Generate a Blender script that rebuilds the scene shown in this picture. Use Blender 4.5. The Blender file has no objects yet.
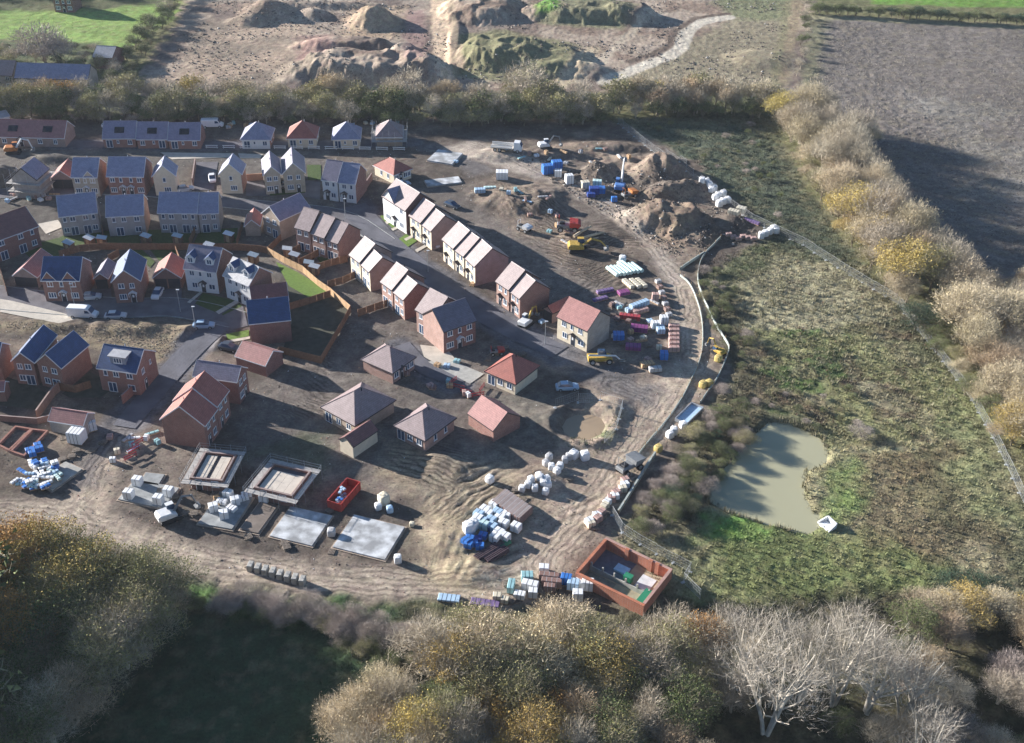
import bpy, math, random
import numpy as np
from mathutils import Vector, Matrix
random.seed(7); rng = np.random.default_rng(7)
SC = bpy.context.scene; COL = SC.collection
W_, H_ = 1024, 743
F_, PITCH, ROLL, CAMH = 1150.0, math.radians(34.0), math.radians(-1.0), 120.0

# ---------------------------------------------------------------- camera
_r = np.array([1, 0, 0.]); _f = np.array([0, math.cos(PITCH), -math.sin(PITCH)]); _d = np.array([0, -math.sin(PITCH), -math.cos(PITCH)])
_c, _s = math.cos(ROLL), math.sin(ROLL)
RIGHT = _c * _r + _s * _d; DOWN = -_s * _r + _c * _d; FWD = _f
def P(px, py, z=0.0):
    """ground survey: the place at height z seen at pixel (px, py) of the survey photograph"""
    d = RIGHT * ((px - 512) / F_) + DOWN * ((py - 371.5) / F_) + FWD
    t = (z - CAMH) / d[2]
    return np.array([d[0] * t, d[1] * t])
cam_d = bpy.data.cameras.new('camera'); cam = bpy.data.objects.new('camera', cam_d); COL.objects.link(cam)
cam_d.sensor_width = 36.0; cam_d.lens = 36.0 * F_ / W_; cam_d.clip_end = 20000; cam_d.clip_start = 1
M = Matrix.Identity(4)
for i in range(3):
    M[i][0] = RIGHT[i]; M[i][1] = -DOWN[i]; M[i][2] = -FWD[i]
M[2][3] = CAMH
cam.matrix_world = M
SC.camera = cam

# ---------------------------------------------------------------- materials
MATS = {}
def mat(name, col, rough=0.85, var=0.18, scale=1.5, bump=0.0, bscale=8.0, metal=0.0, hue=0.0, spec=0.3, rand=0.0, detail=5):
    """plain surface whose colour wanders with noise (dirt, weathering), optional bump"""
    if name in MATS: return MATS[name]
    m = bpy.data.materials.new(name); m.use_nodes = True; nt = m.node_tree; N = nt.nodes; L = nt.links
    b = N['Principled BSDF']; b.inputs['Roughness'].default_value = rough; b.inputs['Metallic'].default_value = metal
    b.inputs['Specular IOR Level'].default_value = spec
    tc = N.new('ShaderNodeTexCoord')
    no = N.new('ShaderNodeTexNoise'); no.inputs['Scale'].default_value = scale; no.inputs['Detail'].default_value = detail
    geo = N.new('ShaderNodeNewGeometry')
    L.new(geo.outputs['Position'], no.inputs['Vector'])
    mr = N.new('ShaderNodeMapRange'); mr.inputs[1].default_value = 0.28; mr.inputs[2].default_value = 0.72
    mr.inputs[3].default_value = 1 - var; mr.inputs[4].default_value = 1 + var
    L.new(no.outputs['Fac'], mr.inputs[0])
    hs = N.new('ShaderNodeHueSaturation'); hs.inputs['Color'].default_value = (*col, 1)
    L.new(mr.outputs[0], hs.inputs['Value'])
    if hue or rand:
        oi = N.new('ShaderNodeObjectInfo')
        if hue:
            m2 = N.new('ShaderNodeMapRange'); m2.inputs[3].default_value = 0.5 - hue; m2.inputs[4].default_value = 0.5 + hue
            L.new(oi.outputs['Random'], m2.inputs[0]); L.new(m2.outputs[0], hs.inputs['Hue'])
        if rand:
            mw = N.new('ShaderNodeMath'); mw.operation = 'MULTIPLY'; mw.inputs[1].default_value = 7.31
            fr = N.new('ShaderNodeMath'); fr.operation = 'FRACT'
            m3 = N.new('ShaderNodeMapRange'); m3.inputs[3].default_value = 1 - rand; m3.inputs[4].default_value = 1 + rand
            mu = N.new('ShaderNodeMath'); mu.operation = 'MULTIPLY'
            L.new(oi.outputs['Random'], mw.inputs[0]); L.new(mw.outputs[0], fr.inputs[0]); L.new(fr.outputs[0], m3.inputs[0])
            L.new(m3.outputs[0], mu.inputs[0]); L.new(mr.outputs[0], mu.inputs[1]); L.new(mu.outputs[0], hs.inputs['Value'])
    L.new(hs.outputs[0], b.inputs['Base Color'])
    if bump:
        n2 = N.new('ShaderNodeTexNoise'); n2.inputs['Scale'].default_value = bscale; n2.inputs['Detail'].default_value = 4
        L.new(geo.outputs['Position'], n2.inputs['Vector'])
        bp = N.new('ShaderNodeBump'); bp.inputs['Strength'].default_value = bump; bp.inputs['Distance'].default_value = 0.3
        L.new(n2.outputs['Fac'], bp.inputs['Height']); L.new(bp.outputs[0], b.inputs['Normal'])
    MATS[name] = m; return m
def coursed(name, col, col2, mortar, bw, bh, var=0.15, rough=0.85, ms=0.012, spec=.25):
    """bricks or roof tiles laid in courses (brick pattern in the object's own coordinates) with weathering"""
    if name in MATS: return MATS[name]
    m = mat(name, col, rough, var, 0.9, spec=spec); nt = m.node_tree; N = nt.nodes; L = nt.links
    hs = [n for n in N if n.type == 'HUE_SAT'][0]
    tc = [n for n in N if n.type == 'TEX_COORD'][0]
    br = N.new('ShaderNodeTexBrick'); br.inputs['Color1'].default_value = (*col, 1); br.inputs['Color2'].default_value = (*col2, 1)
    br.inputs['Mortar'].default_value = (*mortar, 1); br.inputs['Scale'].default_value = 1
    br.inputs['Brick Width'].default_value = bw; br.inputs['Row Height'].default_value = bh; br.inputs['Mortar Size'].default_value = ms
    br.inputs['Bias'].default_value = 0.0
    sx = N.new('ShaderNodeSeparateXYZ'); L.new(tc.outputs['Object'], sx.inputs[0])
    ad = N.new('ShaderNodeMath'); ad.operation = 'ADD'; L.new(sx.outputs['X'], ad.inputs[0]); L.new(sx.outputs['Y'], ad.inputs[1])
    cx = N.new('ShaderNodeCombineXYZ'); L.new(ad.outputs[0], cx.inputs['X']); L.new(sx.outputs['Z'], cx.inputs['Y'])
    L.new(cx.outputs[0], br.inputs['Vector']); L.new(br.outputs['Color'], hs.inputs['Color'])
    return m
def brick(n, c): return coursed('brick_' + n, c, tuple(x * 0.8 for x in c), tuple(min(1, x * .5 + .18) for x in c), 0.225, 0.075)
def tile(n, c, v=0.12): return coursed('tile_' + n, c, tuple(x * 0.82 for x in c), tuple(x * .55 for x in c), 0.33, 0.2, v, 0.5, 0.012, spec=.4)

BR = {'red': brick('red', (.31, .135, .10)), 'brown': brick('brown', (.27, .12, .085)), 'orange': brick('orange', (.38, .20, .13)),
      'dark': brick('dark', (.24, .09, .07)), 'buff': brick('buff', (.44, .34, .26)), 'grey': brick('grey', (.38, .34, .31)),
      'pink': brick('pink', (.42, .25, .20)), 'cream': mat('render_cream', (.66, .58, .45), .9, .08), 'white': mat('render_white', (.76, .77, .77), .9, .06),
      'stone': brick('stone', (.50, .42, .32)), 'taupe': brick('taupe', (.36, .25, .21)), 'mauve': brick('mauve', (.31, .2, .2)), 'ash': brick('ash', (.40, .37, .37))}
TL = {'pink': tile('pink', (.37, .29, .285)), 'red': tile('red', (.40, .14, .11)), 'grey': tile('grey', (.19, .18, .23)), 'navy': tile('navy', (.048, .095, .22)),
      'brown': tile('brown', (.22, .11, .105)), 'purple': tile('purple', (.29, .265, .36)), 'rose': tile('rose', (.40, .19, .175)),
      'slate': tile('slate', (.30, .31, .43)), 'pale': tile('pale', (.46, .46, .48)), 'lilac': tile('lilac', (.24, .22, .29)), 'dark': tile('dark', (.33, .255, .255))}
UPVC = mat('white_upvc', (.78, .8, .82), .4, .04)
GLASS = mat('window_glass', (.045, .085, .16), .08, .1, spec=.6)  # blue of the reflected sky is put into the pane colour
DOORM = mat('door_dark', (.03, .035, .05), .4, .1)
GARDOOR = mat('garage_door_dark', (.05, .05, .06), .5, .1)
TRIMW = mat('trim_white', (.72, .73, .76), .5, .05)
TRIMD = mat('trim_dark', (.06, .05, .055), .6, .1)
SOLAR = mat('solar_glass', (.012, .014, .022), .15, .1, spec=.6)
LEAD = mat('lead_flat', (.28, .32, .38), .5, .1)
STEEL = mat('galvanised_steel', (.42, .44, .46), .45, .12, metal=.4)
TIMBER = mat('fence_timber', (.25, .14, .085), .85, .2, 2.5)
TIMBERL = mat('new_and_sunlit_timber', (.50, .33, .19), .85, .15, 2.5)
CONC = mat('concrete', (.40, .39, .36), .9, .2, 1.2)
CONCD = mat('concrete_grey', (.30, .31, .31), .9, .25, .9)
FROST = mat('frosted_concrete', (.62, .64, .66), .8, .15, 1.5)
RUBBER = mat('tyre_rubber', (.025, .025, .027), .8, .1)
BLACK = mat('black_plastic', (.03, .03, .035), .5, .1)
WHITEP = mat('white_sheet', (.78, .79, .80), .6, .06, 3)
POLY = {'white': WHITEP, 'cream': mat('cream_sheet', (.66, .6, .47), .6, .1), 'pale_blue': mat('pale_blue_sheet', (.42, .58, .74), .5, .12), 'blue': mat('blue_plastic', (.05, .19, .55), .45, .15),
        'teal': mat('teal_sheet', (.3, .52, .55), .5, .15), 'purple': mat('purple_plastic', (.19, .13, .27), .5, .15), 'magenta': mat('magenta_plastic', (.24, .06, .19), .5, .15),
        'red': mat('red_plastic', (.42, .06, .07), .5, .12), 'pinkbrick': brick('packpink', (.52, .33, .29)), 'brownbrick': brick('packbrown', (.26, .15, .125)),
        'grey': mat('grey_sheet', (.45, .45, .46), .6, .1), 'yellow': mat('yellow_plastic', (.55, .43, .16), .5, .1), 'green': mat('green_plastic', (.03, .22, .12), .5, .1),
        'timber': TIMBERL, 'darkpipe': mat('dark_pipe', (.09, .06, .07), .6, .15), 'navy': mat('navy_plastic', (.03, .07, .3), .5, .15), 'mint': mat('mint_sheet', (.55, .72, .70), .5, .1)}

# ---------------------------------------------------------------- mesh helper
class MB:
    def __init__(s): s.v = []; s.f = []; s.m = []; s.smooth = False
    def face(s, pts, mi=0):
        n = len(s.v); s.v += [tuple(p) for p in pts]; s.f.append(tuple(range(n, n + len(pts)))); s.m.append(mi)
    def poly(s, verts, faces, mi=0):
        n = len(s.v); s.v += [tuple(p) for p in verts]
        for f in faces: s.f.append(tuple(n + i for i in f)); s.m.append(mi)
    def box(s, x0, x1, y0, y1, z0, z1, mi=0, ch=0.0):
        if ch > 0:      # box with chamfered top edge
            V = [(x0, y0, z0), (x1, y0, z0), (x1, y1, z0), (x0, y1, z0), (x0, y0, z1 - ch), (x1, y0, z1 - ch), (x1, y1, z1 - ch), (x0, y1, z1 - ch),
                 (x0 + ch, y0 + ch, z1), (x1 - ch, y0 + ch, z1), (x1 - ch, y1 - ch, z1), (x0 + ch, y1 - ch, z1)]
            Fc = [(3, 2, 1, 0), (8, 9, 10, 11)] + [(i, (i + 1) % 4, 4 + (i + 1) % 4, 4 + i) for i in range(4)] + [(4 + i, 4 + (i + 1) % 4, 8 + (i + 1) % 4, 8 + i) for i in range(4)]
            s.poly(V, Fc, mi); return
        V = [(x0, y0, z0), (x1, y0, z0), (x1, y1, z0), (x0, y1, z0), (x0, y0, z1), (x1, y0, z1), (x1, y1, z1), (x0, y1, z1)]
        s.poly(V, [(3, 2, 1, 0), (4, 5, 6, 7), (0, 1, 5, 4), (1, 2, 6, 5), (2, 3, 7, 6), (3, 0, 4, 7)], mi)
    def obox(s, c, ax, ay, az, mi=0):
        c, ax, ay, az = map(np.array, (c, ax, ay, az)); V = []
        for k in (-1, 1):
            for (i, j) in ((-1, -1), (1, -1), (1, 1), (-1, 1)): V.append(c + i * ax + j * ay + k * az)
        s.poly(V, [(3, 2, 1, 0), (4, 5, 6, 7), (0, 1, 5, 4), (1, 2, 6, 5), (2, 3, 7, 6), (3, 0, 4, 7)], mi)
    def prism(s, sec, fn, a, b, mi=0):
        """sec: closed section (list of 2d), swept from a to b through fn(p, t) -> 3d"""
        n = len(sec); V = [fn(p, a) for p in sec] + [fn(p, b) for p in sec]
        s.poly(V, [tuple(range(n - 1, -1, -1)), tuple(range(n, 2 * n))] + [(i, (i + 1) % n, n + (i + 1) % n, n + i) for i in range(n)], mi)
    def tube(s, pts, rad, seg=6, mi=0, cap=True):
        pts = [np.array(p, float) for p in pts]; n = len(pts); rings = []
        if not hasattr(rad, '__len__'): rad = [rad] * n
        for i, p in enumerate(pts):
            t = pts[min(i + 1, n - 1)] - pts[max(i - 1, 0)]; t = t / (np.linalg.norm(t) + 1e-9)
            u = np.cross(t, (0, 0, 1.) if abs(t[2]) < .9 else (1., 0, 0)); u /= np.linalg.norm(u); w = np.cross(t, u)
            rings.append([p + rad[i] * (math.cos(2 * math.pi * k / seg) * u + math.sin(2 * math.pi * k / seg) * w) for k in range(seg)])
        V = [v for r in rings for v in r]; Fc = []
        for i in range(n - 1):
            for k in range(seg):
                a, b = i * seg + k, i * seg + (k + 1) % seg; Fc.append((a, a + seg, b + seg, b))
        if cap: Fc += [tuple(range(seg)), tuple(range((n - 1) * seg + seg - 1, (n - 1) * seg - 1, -1))]
        s.poly(V, Fc, mi)
    def cyl(s, c, r, h, ax='z', seg=14, mi=0):
        e = {'z': (0, 0, 1), 'x': (1, 0, 0), 'y': (0, 1, 0)}[ax]; c = np.array(c, float); e = np.array(e, float)
        s.tube([c - e * h / 2, c + e * h / 2], r, seg, mi)
    def mesh(s, name, mats):
        me = bpy.data.meshes.new(name); me.from_pydata([tuple(map(float, v)) for v in s.v], [], s.f)
        if not isinstance(mats, (list, tuple)): mats = [mats]
        for m in mats: me.materials.append(m)
        if len(mats) > 1: me.polygons.foreach_set('material_index', s.m)
        if s.smooth: me.polygons.foreach_set('use_smooth', [True] * len(me.polygons))
        me.update(); return me
    def build(s, name, mats, parent=None, loc=None, rz=0.0):
        return obj(name, s.mesh(name, mats), parent, loc, rz)
def obj(name, me, parent=None, loc=None, rz=0.0):
    o = bpy.data.objects.new(name, me); COL.objects.link(o)
    if parent is not None: o.parent = parent
    if loc is not None: o.location = tuple(map(float, loc))
    if rz: o.rotation_euler = (0, 0, rz)
    return o
def tag(o, label=None, cat=None, group=None, kind=None):
    if label: o['label'] = label
    if cat: o['category'] = cat
    if group: o['group'] = group
    if kind: o['kind'] = kind
    return o
def thing(name, loc, rz, label, cat, group=None):
    o = obj(name, None, None, loc, rz); o.empty_display_size = .5
    return tag(o, label, cat, group)
KIDS = {}
def dup(root, loc, rz=0.0, label=None, group=None, sc=None):
    kids = KIDS.get(root.name)
    if kids is None:
        kids = [(c, list(c.children)) for c in root.children]; KIDS[root.name] = kids
    r = root.copy(); COL.objects.link(r); r.location = tuple(map(float, loc)); r.rotation_euler = (0, 0, rz)
    if sc: r.scale = sc
    if label: r['label'] = label
    if group: r['group'] = group
    for c, gs in kids:
        k = c.copy(); COL.objects.link(k); k.parent = r
        for g in gs:
            q = g.copy(); COL.objects.link(q); q.parent = k
    return r
def arr_mesh(name, V, Fq, mats, smooth=False, mi=None):
    me = bpy.data.meshes.new(name); V = np.asarray(V, np.float32); Fq = np.asarray(Fq, np.int32); n = Fq.shape[1]
    me.vertices.add(len(V)); me.vertices.foreach_set('co', V.ravel()); me.loops.add(Fq.size); me.loops.foreach_set('vertex_index', Fq.ravel())
    me.polygons.add(len(Fq)); me.polygons.foreach_set('loop_start', np.arange(0, Fq.size, n, dtype=np.int32))
    try: me.polygons.foreach_set('loop_total', np.full(len(Fq), n, np.int32))
    except Exception: pass
    for m in (mats if isinstance(mats, (list, tuple)) else [mats]): me.materials.append(m)
    if mi is not None: me.polygons.foreach_set('material_index', np.asarray(mi, np.int32))
    if smooth: me.polygons.foreach_set('use_smooth', np.ones(len(Fq), bool))
    me.update(calc_edges=True); return me
# ---------------------------------------------------------------- noise and polygons on arrays
def _hash(i, j, k):
    n = (i * 374761393 + j * 668265263 + k * 1442695041) & 0xffffffff
    n = ((n ^ (n >> 13)) * 1274126177) & 0xffffffff
    return ((n ^ (n >> 16)) & 0xffff) / 65535.0
def vnoise(x, y, seed=0):
    xi = np.floor(x).astype(np.int64); yi = np.floor(y).astype(np.int64); fx = x - xi; fy = y - yi
    u = fx * fx * (3 - 2 * fx); v = fy * fy * (3 - 2 * fy)
    a = _hash(xi, yi, seed); b = _hash(xi + 1, yi, seed); c = _hash(xi, yi + 1, seed); d = _hash(xi + 1, yi + 1, seed)
    return (a * (1 - u) + b * u) * (1 - v) + (c * (1 - u) + d * u) * v
def fbm(x, y, seed=0, o=4):
    s = 0; a = .5; t = 0
    for i in range(o):
        s = s + a * vnoise(x, y, seed + i * 17); t += a; a *= .5; x = x * 2.03 + 3.1; y = y * 2.03 + 1.7
    return s / t
def wpoly(px, z=0.0): return np.array([P(a, b, z) for a, b in px])
def sdist(X, Y, poly, closed=True):
    """signed distance to a polygon (positive inside), or distance to an open line"""
    d = np.full(X.shape, 1e9); ins = np.zeros(X.shape, bool); n = len(poly)
    for i in range(n if closed else n - 1):
        ax, ay = poly[i]; bx, by = poly[(i + 1) % n]; ex, ey = bx - ax, by - ay; L = ex * ex + ey * ey + 1e-9
        t = np.clip(((X - ax) * ex + (Y - ay) * ey) / L, 0, 1)
        d = np.minimum(d, (X - ax - t * ex) ** 2 + (Y - ay - t * ey) ** 2)
        if closed and ay != by:
            c = ((ay > Y) != (by > Y)) & (X < ex * (Y - ay) / (ey) + ax); ins ^= c
    d = np.sqrt(d)
    return np.where(ins, d, -d) if closed else d
def sub_bbox(X, Y, poly, m):
    return np.where((X > poly[:, 0].min() - m) & (X < poly[:, 0].max() + m) & (Y > poly[:, 1].min() - m) & (Y < poly[:, 1].max() + m))[0]

POND = wpoly([(772.6, 423), (794, 428), (820, 440), (822.8, 451), (820, 461), (802.7, 465), (798.4, 477), (799.5, 496), (807, 511), (816.7, 518), (809, 528.5),
              (800.5, 528.5), (774.7, 520), (751, 514.5), (729.5, 507), (712.3, 496), (721, 481), (736, 464), (746.7, 451), (764, 431.7)])
def chaikin(c, n=2):
    for _ in range(n): c = np.stack([c * .75 + np.roll(c, -1, 0) * .25, c * .25 + np.roll(c, -1, 0) * .75], 1).reshape(-1, 2)
    return c
POND = chaikin(POND)
PUDDLE = wpoly([(562, 425), (566, 418), (575, 414.5), (588, 413), (600, 417), (604, 424), (600, 432), (588, 437), (573, 436), (565, 431)])
# spoil mounds: pixel of the middle of the base, radii (m), height, top flatness
MOUNDS = [(659, 173, 9, 8, 4.9, .15), (598, 173, 5, 6, 3.0, .1), (640, 161, 12, 4, 1.6, .3), (672, 222, 9, 9, 3.7, .5), (650, 220, 9, 7, 2.4, .4), (700, 235, 8, 6, 1.6, .3), (668, 193, 7, 5, 2.6, .2), (690, 190, 7, 5, 2.4, .2), (655, 197, 5, 4, 1.6, .3),
          (522, 200, 13, 9, 2.0, .3), (545, 208, 7, 5, 1.8, .1), (585, 236, 8, 4, 1.3, .2), (450, 530, 6, 9, .9, .2), (612, 408, 5, 4, .9, .2), (540, 420, 8, 6, .8, .2), (455, 465, 8, 5, .8, .2), (470, 570, 6, 4, .7, .3), (540, 480, 5, 4, .9, .2),
          (270, 14, 12, 10, 8, .2), (250, 22, 9, 7, 4, .2), (313, 16, 7, 8, 4.5, .1), (372, 22, 10, 12, 9, .15), (375, 74, 27, 12, 9, .6), (335, 66, 12, 12, 5, .5), (345, 46, 18, 7, 4, .5), (378, 48, 6, 6, 4, .1), (405, 56, 7, 9, 6, .3), (300, 74, 8, 14, 3, .3),
          (500, 56, 16, 16, 8, .5), (482, 10, 16, 20, 6, .5), (548, 62, 16, 18, 5, .5), (585, 14, 26, 12, 6, .55), (630, 18, 12, 10, 5, .5), (590, 72, 9, 8, 3, .3), (765, 60, 14, 12, 2.5, .4), (455, 40, 3, 30, 1.6, .4), (320, 6, 30, 6, 3, .3),
          (190, 332, 5, 4, 1.0, .2), (60, 325, 12, 4, .7, .4), (130, 328, 12, 4, .9, .4), (215, 340, 6, 4, 1.2, .2), (0, 185, 9, 9, 4.6, .2), (50, 160, 7, 4, 1.3, .2),
          (505, 155, 12, 5, .9, .3), (560, 155, 16, 4, 1.2, .3), (600, 148, 14, 5, 1.2, .3), (730, 222, 5, 5, 1.2, .2)]
_MW = [(*P(a, b), rx, ry, h, fl, i) for i, (a, b, rx, ry, h, fl) in enumerate(MOUNDS)]
SITE = wpoly([(-80, 108), (0, 112), (400, 118), (620, 122), (690, 160), (772, 238), (700, 268), (694, 290), (732, 372), (705, 412), (668, 470), (612, 548), (665, 600), (560, 612), (420, 600), (250, 585), (120, 562), (0, 530), (-80, 520)])
QUARRY = wpoly([(205, -60), (178, 20), (150, 60), (132, 98), (400, 102), (600, 98), (650, 92), (800, 88), (812, -60)])
RUTS = [(wpoly([(408, 500), (470, 455), (560, 470), (545, 500), (490, 560), (470, 595), (425, 570)]), P(640, 600), 1.5, .16), (wpoly([(380, 440), (470, 440), (480, 480), (430, 500), (380, 470)]), P(330, 570), 1.3, .13),
        (wpoly([(500, 180), (560, 200), (640, 290), (600, 300), (560, 270), (490, 215)]), P(640, 180), 1.4, .11), (wpoly([(570, 300), (590, 215), (650, 235), (640, 290), (610, 300)]), P(700, 330), 1.4, .13),
        (wpoly([(310, 360), (340, 350), (330, 420), (280, 420)]), P(420, 330), 1.4, .12), (wpoly([(580, 540), (540, 560), (500, 600), (420, 590), (600, 470), (690, 375), (690, 400), (640, 460)]), P(300, 300), 1.7, .05), (wpoly([(0, 520), (100, 500), (200, 570), (420, 590), (420, 575), (190, 545), (90, 480)]), P(200, 900), 1.8, .05)]
FLATS = []      # (polygon, z, feather): made ground under roads, houses
def ground_h(X, Y):
    X = np.asarray(X, float); Y = np.asarray(Y, float); sh = X.shape; X = X.ravel(); Y = Y.ravel()
    n0 = fbm(X * .05, Y * .05, 3, 3) - .5
    Z = n0 * .4
    site = np.clip(sdist(X, Y, SITE) / 4 + .5, 0, 1)
    Z = Z * (1 - .7 * site)
    wob = fbm(X * .22, Y * .22, 11, 3) - .5; wob2 = fbm(X * .9, Y * .9, 5, 3) - .5; fine = fbm(X * 1.6, Y * 1.6, 9, 2) - .5
    far = (Y > 330)
    rough = np.where(site > .5, .10, .42)
    q = sdist(X, Y, QUARRY); rough = np.where(q > 0, .3, rough)
    Z = Z + wob2 * rough + fine * np.where(site > .5, .07, .22)
    for cx, cy, rx, ry, h, fl, i in _MW:
        k = np.where((abs(X - cx) < rx * 1.6) & (abs(Y - cy) < ry * 1.6))[0]
        if not len(k): continue
        far_ = cy > 330; r = np.sqrt(((X[k] - cx) / rx) ** 2 + ((Y[k] - cy) / ry) ** 2) * (1 + (.3 if far_ else .55) * wob[k]) + .12 * wob2[k]; h = h * (.6 if far_ else 1)
        t = np.clip((1 - r) / (1 - fl), 0, 1)
        sc_ = .11 if far_ else .28; rg = np.abs(fbm(X[k] * sc_, Y[k] * sc_, 71 + i, 4) - .5) * 2
        hh = h * (.6 * t + .4 * t * t * (3 - 2 * t)) * (1.1 - .5 * rg)
        Z[k] = np.maximum(Z[k], hh + Z[k] * .5)
    for i, (poly, c, sp, am) in enumerate(RUTS):
        sp = sp * (1.0 + .12 * math.sin(i * 3))
        k = sub_bbox(X, Y, poly, 1)
        if not len(k): continue
        w = np.clip(sdist(X[k], Y[k], poly) / 2.5, 0, 1)
        r = np.hypot(X[k] - c[0], Y[k] - c[1]) + wob[k] * 2.2
        Z[k] += w * am * .4 * (np.sin(r * 2 * math.pi / sp) + .5 * np.sin(r * 2 * math.pi / (sp * 2.7) + 2)) * np.clip(fbm(X[k] * .2, Y[k] * .2, 21, 3) * 4.2 - 1.5, 0, 1.4)
    k = sub_bbox(X, Y, POND, 6); d = sdist(X[k], Y[k], POND); t = np.clip(d / 3.0 + .55, 0, 1); Z[k] = Z[k] * (1 - t) - 1.6 * t; Z[k] = np.where(d < -1.6, np.maximum(Z[k], .06), Z[k])
    k = sub_bbox(X, Y, PUDDLE, 6); d = sdist(X[k], Y[k], PUDDLE); t = np.clip(d / 1.6 + .5, 0, 1); rim = np.exp(-((d + 2.4) / 1.2) ** 2) * .75
    Z[k] = Z[k] * (1 - t) - 1.1 * t + rim * (.6 + wob2[k])
    for poly, z, fe in FLATS:
        k = sub_bbox(X, Y, poly, fe + 1)
        if not len(k): continue
        t = np.clip(sdist(X[k], Y[k], poly) / fe + 1, 0, 1); t = t * t * (3 - 2 * t)
        Z[k] = Z[k] * (1 - t) + z * t
    return Z.reshape(sh)
def gz(x, y): return float(ground_h(np.array([x]), np.array([y]))[0])

# ---------------------------------------------------------------- roads and paths (sheets on the made ground)
ROADS = []
def ribbon(px, w):
    c = np.array([P(a, b) for a, b in px]); 
    # smooth the line
    for _ in range(2):
        q = [c[0]]
        for i in range(len(c) - 1): q += [c[i] * .75 + c[i + 1] * .25, c[i] * .25 + c[i + 1] * .75]
        q.append(c[-1]); c = np.array(q)
    ws = w if hasattr(w, '__len__') else [w] * 2
    t = np.gradient(c, axis=0); t /= np.linalg.norm(t, axis=1)[:, None] + 1e-9; n = np.stack([-t[:, 1], t[:, 0]], 1)
    wd = np.linspace(ws[0], ws[1], len(c))[:, None] / 2
    return c + n * wd, c - n * wd
def road(name, px, w, m, z, label=None, kerb=True):
    kerb = kerb and m is ASPH
    a, b = ribbon(px, w); n = len(a)
    V = [(*p, z) for p in a] + [(*p, z) for p in b]; Fq = [(n + i, n + i + 1, i + 1, i) for i in range(n - 1)]
    mb = MB(); mb.poly(V, Fq); o = mb.build(name, m); tag(o, label, None, None, 'structure')
    FLATS.append((np.concatenate([a, b[::-1]]), z - .12, 1.6))
    if kerb:
        kb = MB()
        for side, s in ((a, 1), (b, -1)):
            for i in range(n - 1):
                p, q = side[i], side[i + 1]; d = (q - p) / (np.linalg.norm(q - p) + 1e-9); m_ = np.array([-d[1], d[0]]) * s
                kb.poly([(*p, z - .2), (*q, z - .2), (*(q + m_ * .15), z - .2), (*(p + m_ * .15), z - .2), (*p, z + .07), (*q, z + .07), (*(q + m_ * .15), z + .07), (*(p + m_ * .15), z + .07)],
                        [(0, 1, 5, 4), (1, 2, 6, 5), (2, 3, 7, 6), (3, 0, 4, 7), (4, 5, 6, 7)])
        tag(kb.build('kerb', CONCD), None, None, None, 'structure')
    return o
ASPH = mat('asphalt', (.14, .132, .145), .85, .28, .35, .15, 3)
ASPHD = mat('asphalt_muddy', (.125, .125, .145), .85, .3, .22, .2, 2)
PAVED_SUNLIT = mat('paving_and_sunlit_road', (.52, .47, .40), .85, .15, .8)
ROADDEFS = [('road', [(60, 144), (215, 145.5), (410, 143)], 4.5, ASPHD, .03),
            ('road', [(-40, 196), (60, 190), (150, 190), (225, 203), (290, 208), (345, 214), (385, 242)], 5.0, ASPH, .035),
            ('road', [(352, 206), (385, 242), (420, 270), (460, 300), (515, 332), (560, 352)], [7.0, 5.0], ASPHD, .04),
            ('road', [(-60, 288), (0, 298), (60, 304), (120, 309), (170, 306), (205, 312), (238, 320)], [9.0, 6.0], ASPH, .045),
            ('road', [(222, 322), (190, 350), (150, 396), (124, 427)], [5.5, 4.2], ASPHD, .05),
            ('road', [(400, 345), (425, 370), (462, 383)], [4.2, 3.0], ASPHD, .05)]
PATCH = [('driveway', [(160, 152.5), (232, 153.5), (232, 157.5), (172, 159.5)], PAVED_SUNLIT, .06), ('driveway', [(238, 153.5), (263, 154.5), (260, 158.5), (240, 158.5)], PAVED_SUNLIT, .06),  # pale concrete, with sunlight between shadows put into its colour
         ('driveway', [(196, 162), (218, 162), (214, 190), (190, 190)], ASPH, .03), ('driveway', [(246, 180), (263, 180), (268, 196), (246, 196)], ASPH, .03),
         ('driveway', [(300, 180), (320, 182), (320, 200), (300, 196)], ASPH, .03), ('driveway', [(12, 287), (38, 287), (40, 300), (8, 298)], ASPH, .06), ('driveway', [(92, 289), (111, 288), (112, 305), (90, 304)], ASPH, .06),
         ('driveway', [(152, 290), (182, 288), (181, 305), (150, 305)], ASPH, .06), ('driveway', [(222, 316), (243, 306), (248, 326), (232, 330)], ASPH, .06),
         ('path', [(236.5, 300), (240, 302), (219, 314.5), (215.5, 312)], PAVED_SUNLIT, .07), ('path', [(201, 291), (203.5, 292), (190, 303.5), (187, 302.5)], PAVED_SUNLIT, .07),
         ('path', [(225, 341), (250, 336.5), (250, 339), (226, 343.5)], PAVED_SUNLIT, .07), ('paving', [(0, 299), (12, 301), (62, 313), (80, 319), (60, 324), (0, 312)], PAVED_SUNLIT, .055),  # the wide left area is sunlit road, light put into the colour
         ('paving', [(38, 224), (58, 220), (63, 227), (46, 234)], PAVED_SUNLIT, .05), ('path', [(385, 222), (392, 218), (394, 220), (387, 224.5)], PAVED_SUNLIT, .06), ('path', [(391, 229), (405, 222), (407, 224), (393, 231)], PAVED_SUNLIT, .06),
         ('path', [(404, 239), (418, 232), (420, 234), (406, 241)], PAVED_SUNLIT, .06), ('path', [(415, 250), (428, 243), (430, 245), (417, 252.5)], PAVED_SUNLIT, .06),
         ('paving', [(420, 345), (446, 348), (456, 360), (440, 366), (424, 357)], PAVED_SUNLIT, .07), ('paving', [(428, 362), (446, 358), (484, 374), (470, 384)], CONC, .055)]
LAWN = mat('lawn', (.06, .095, .025), .95, .22, 1.6, .3, 9)
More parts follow.
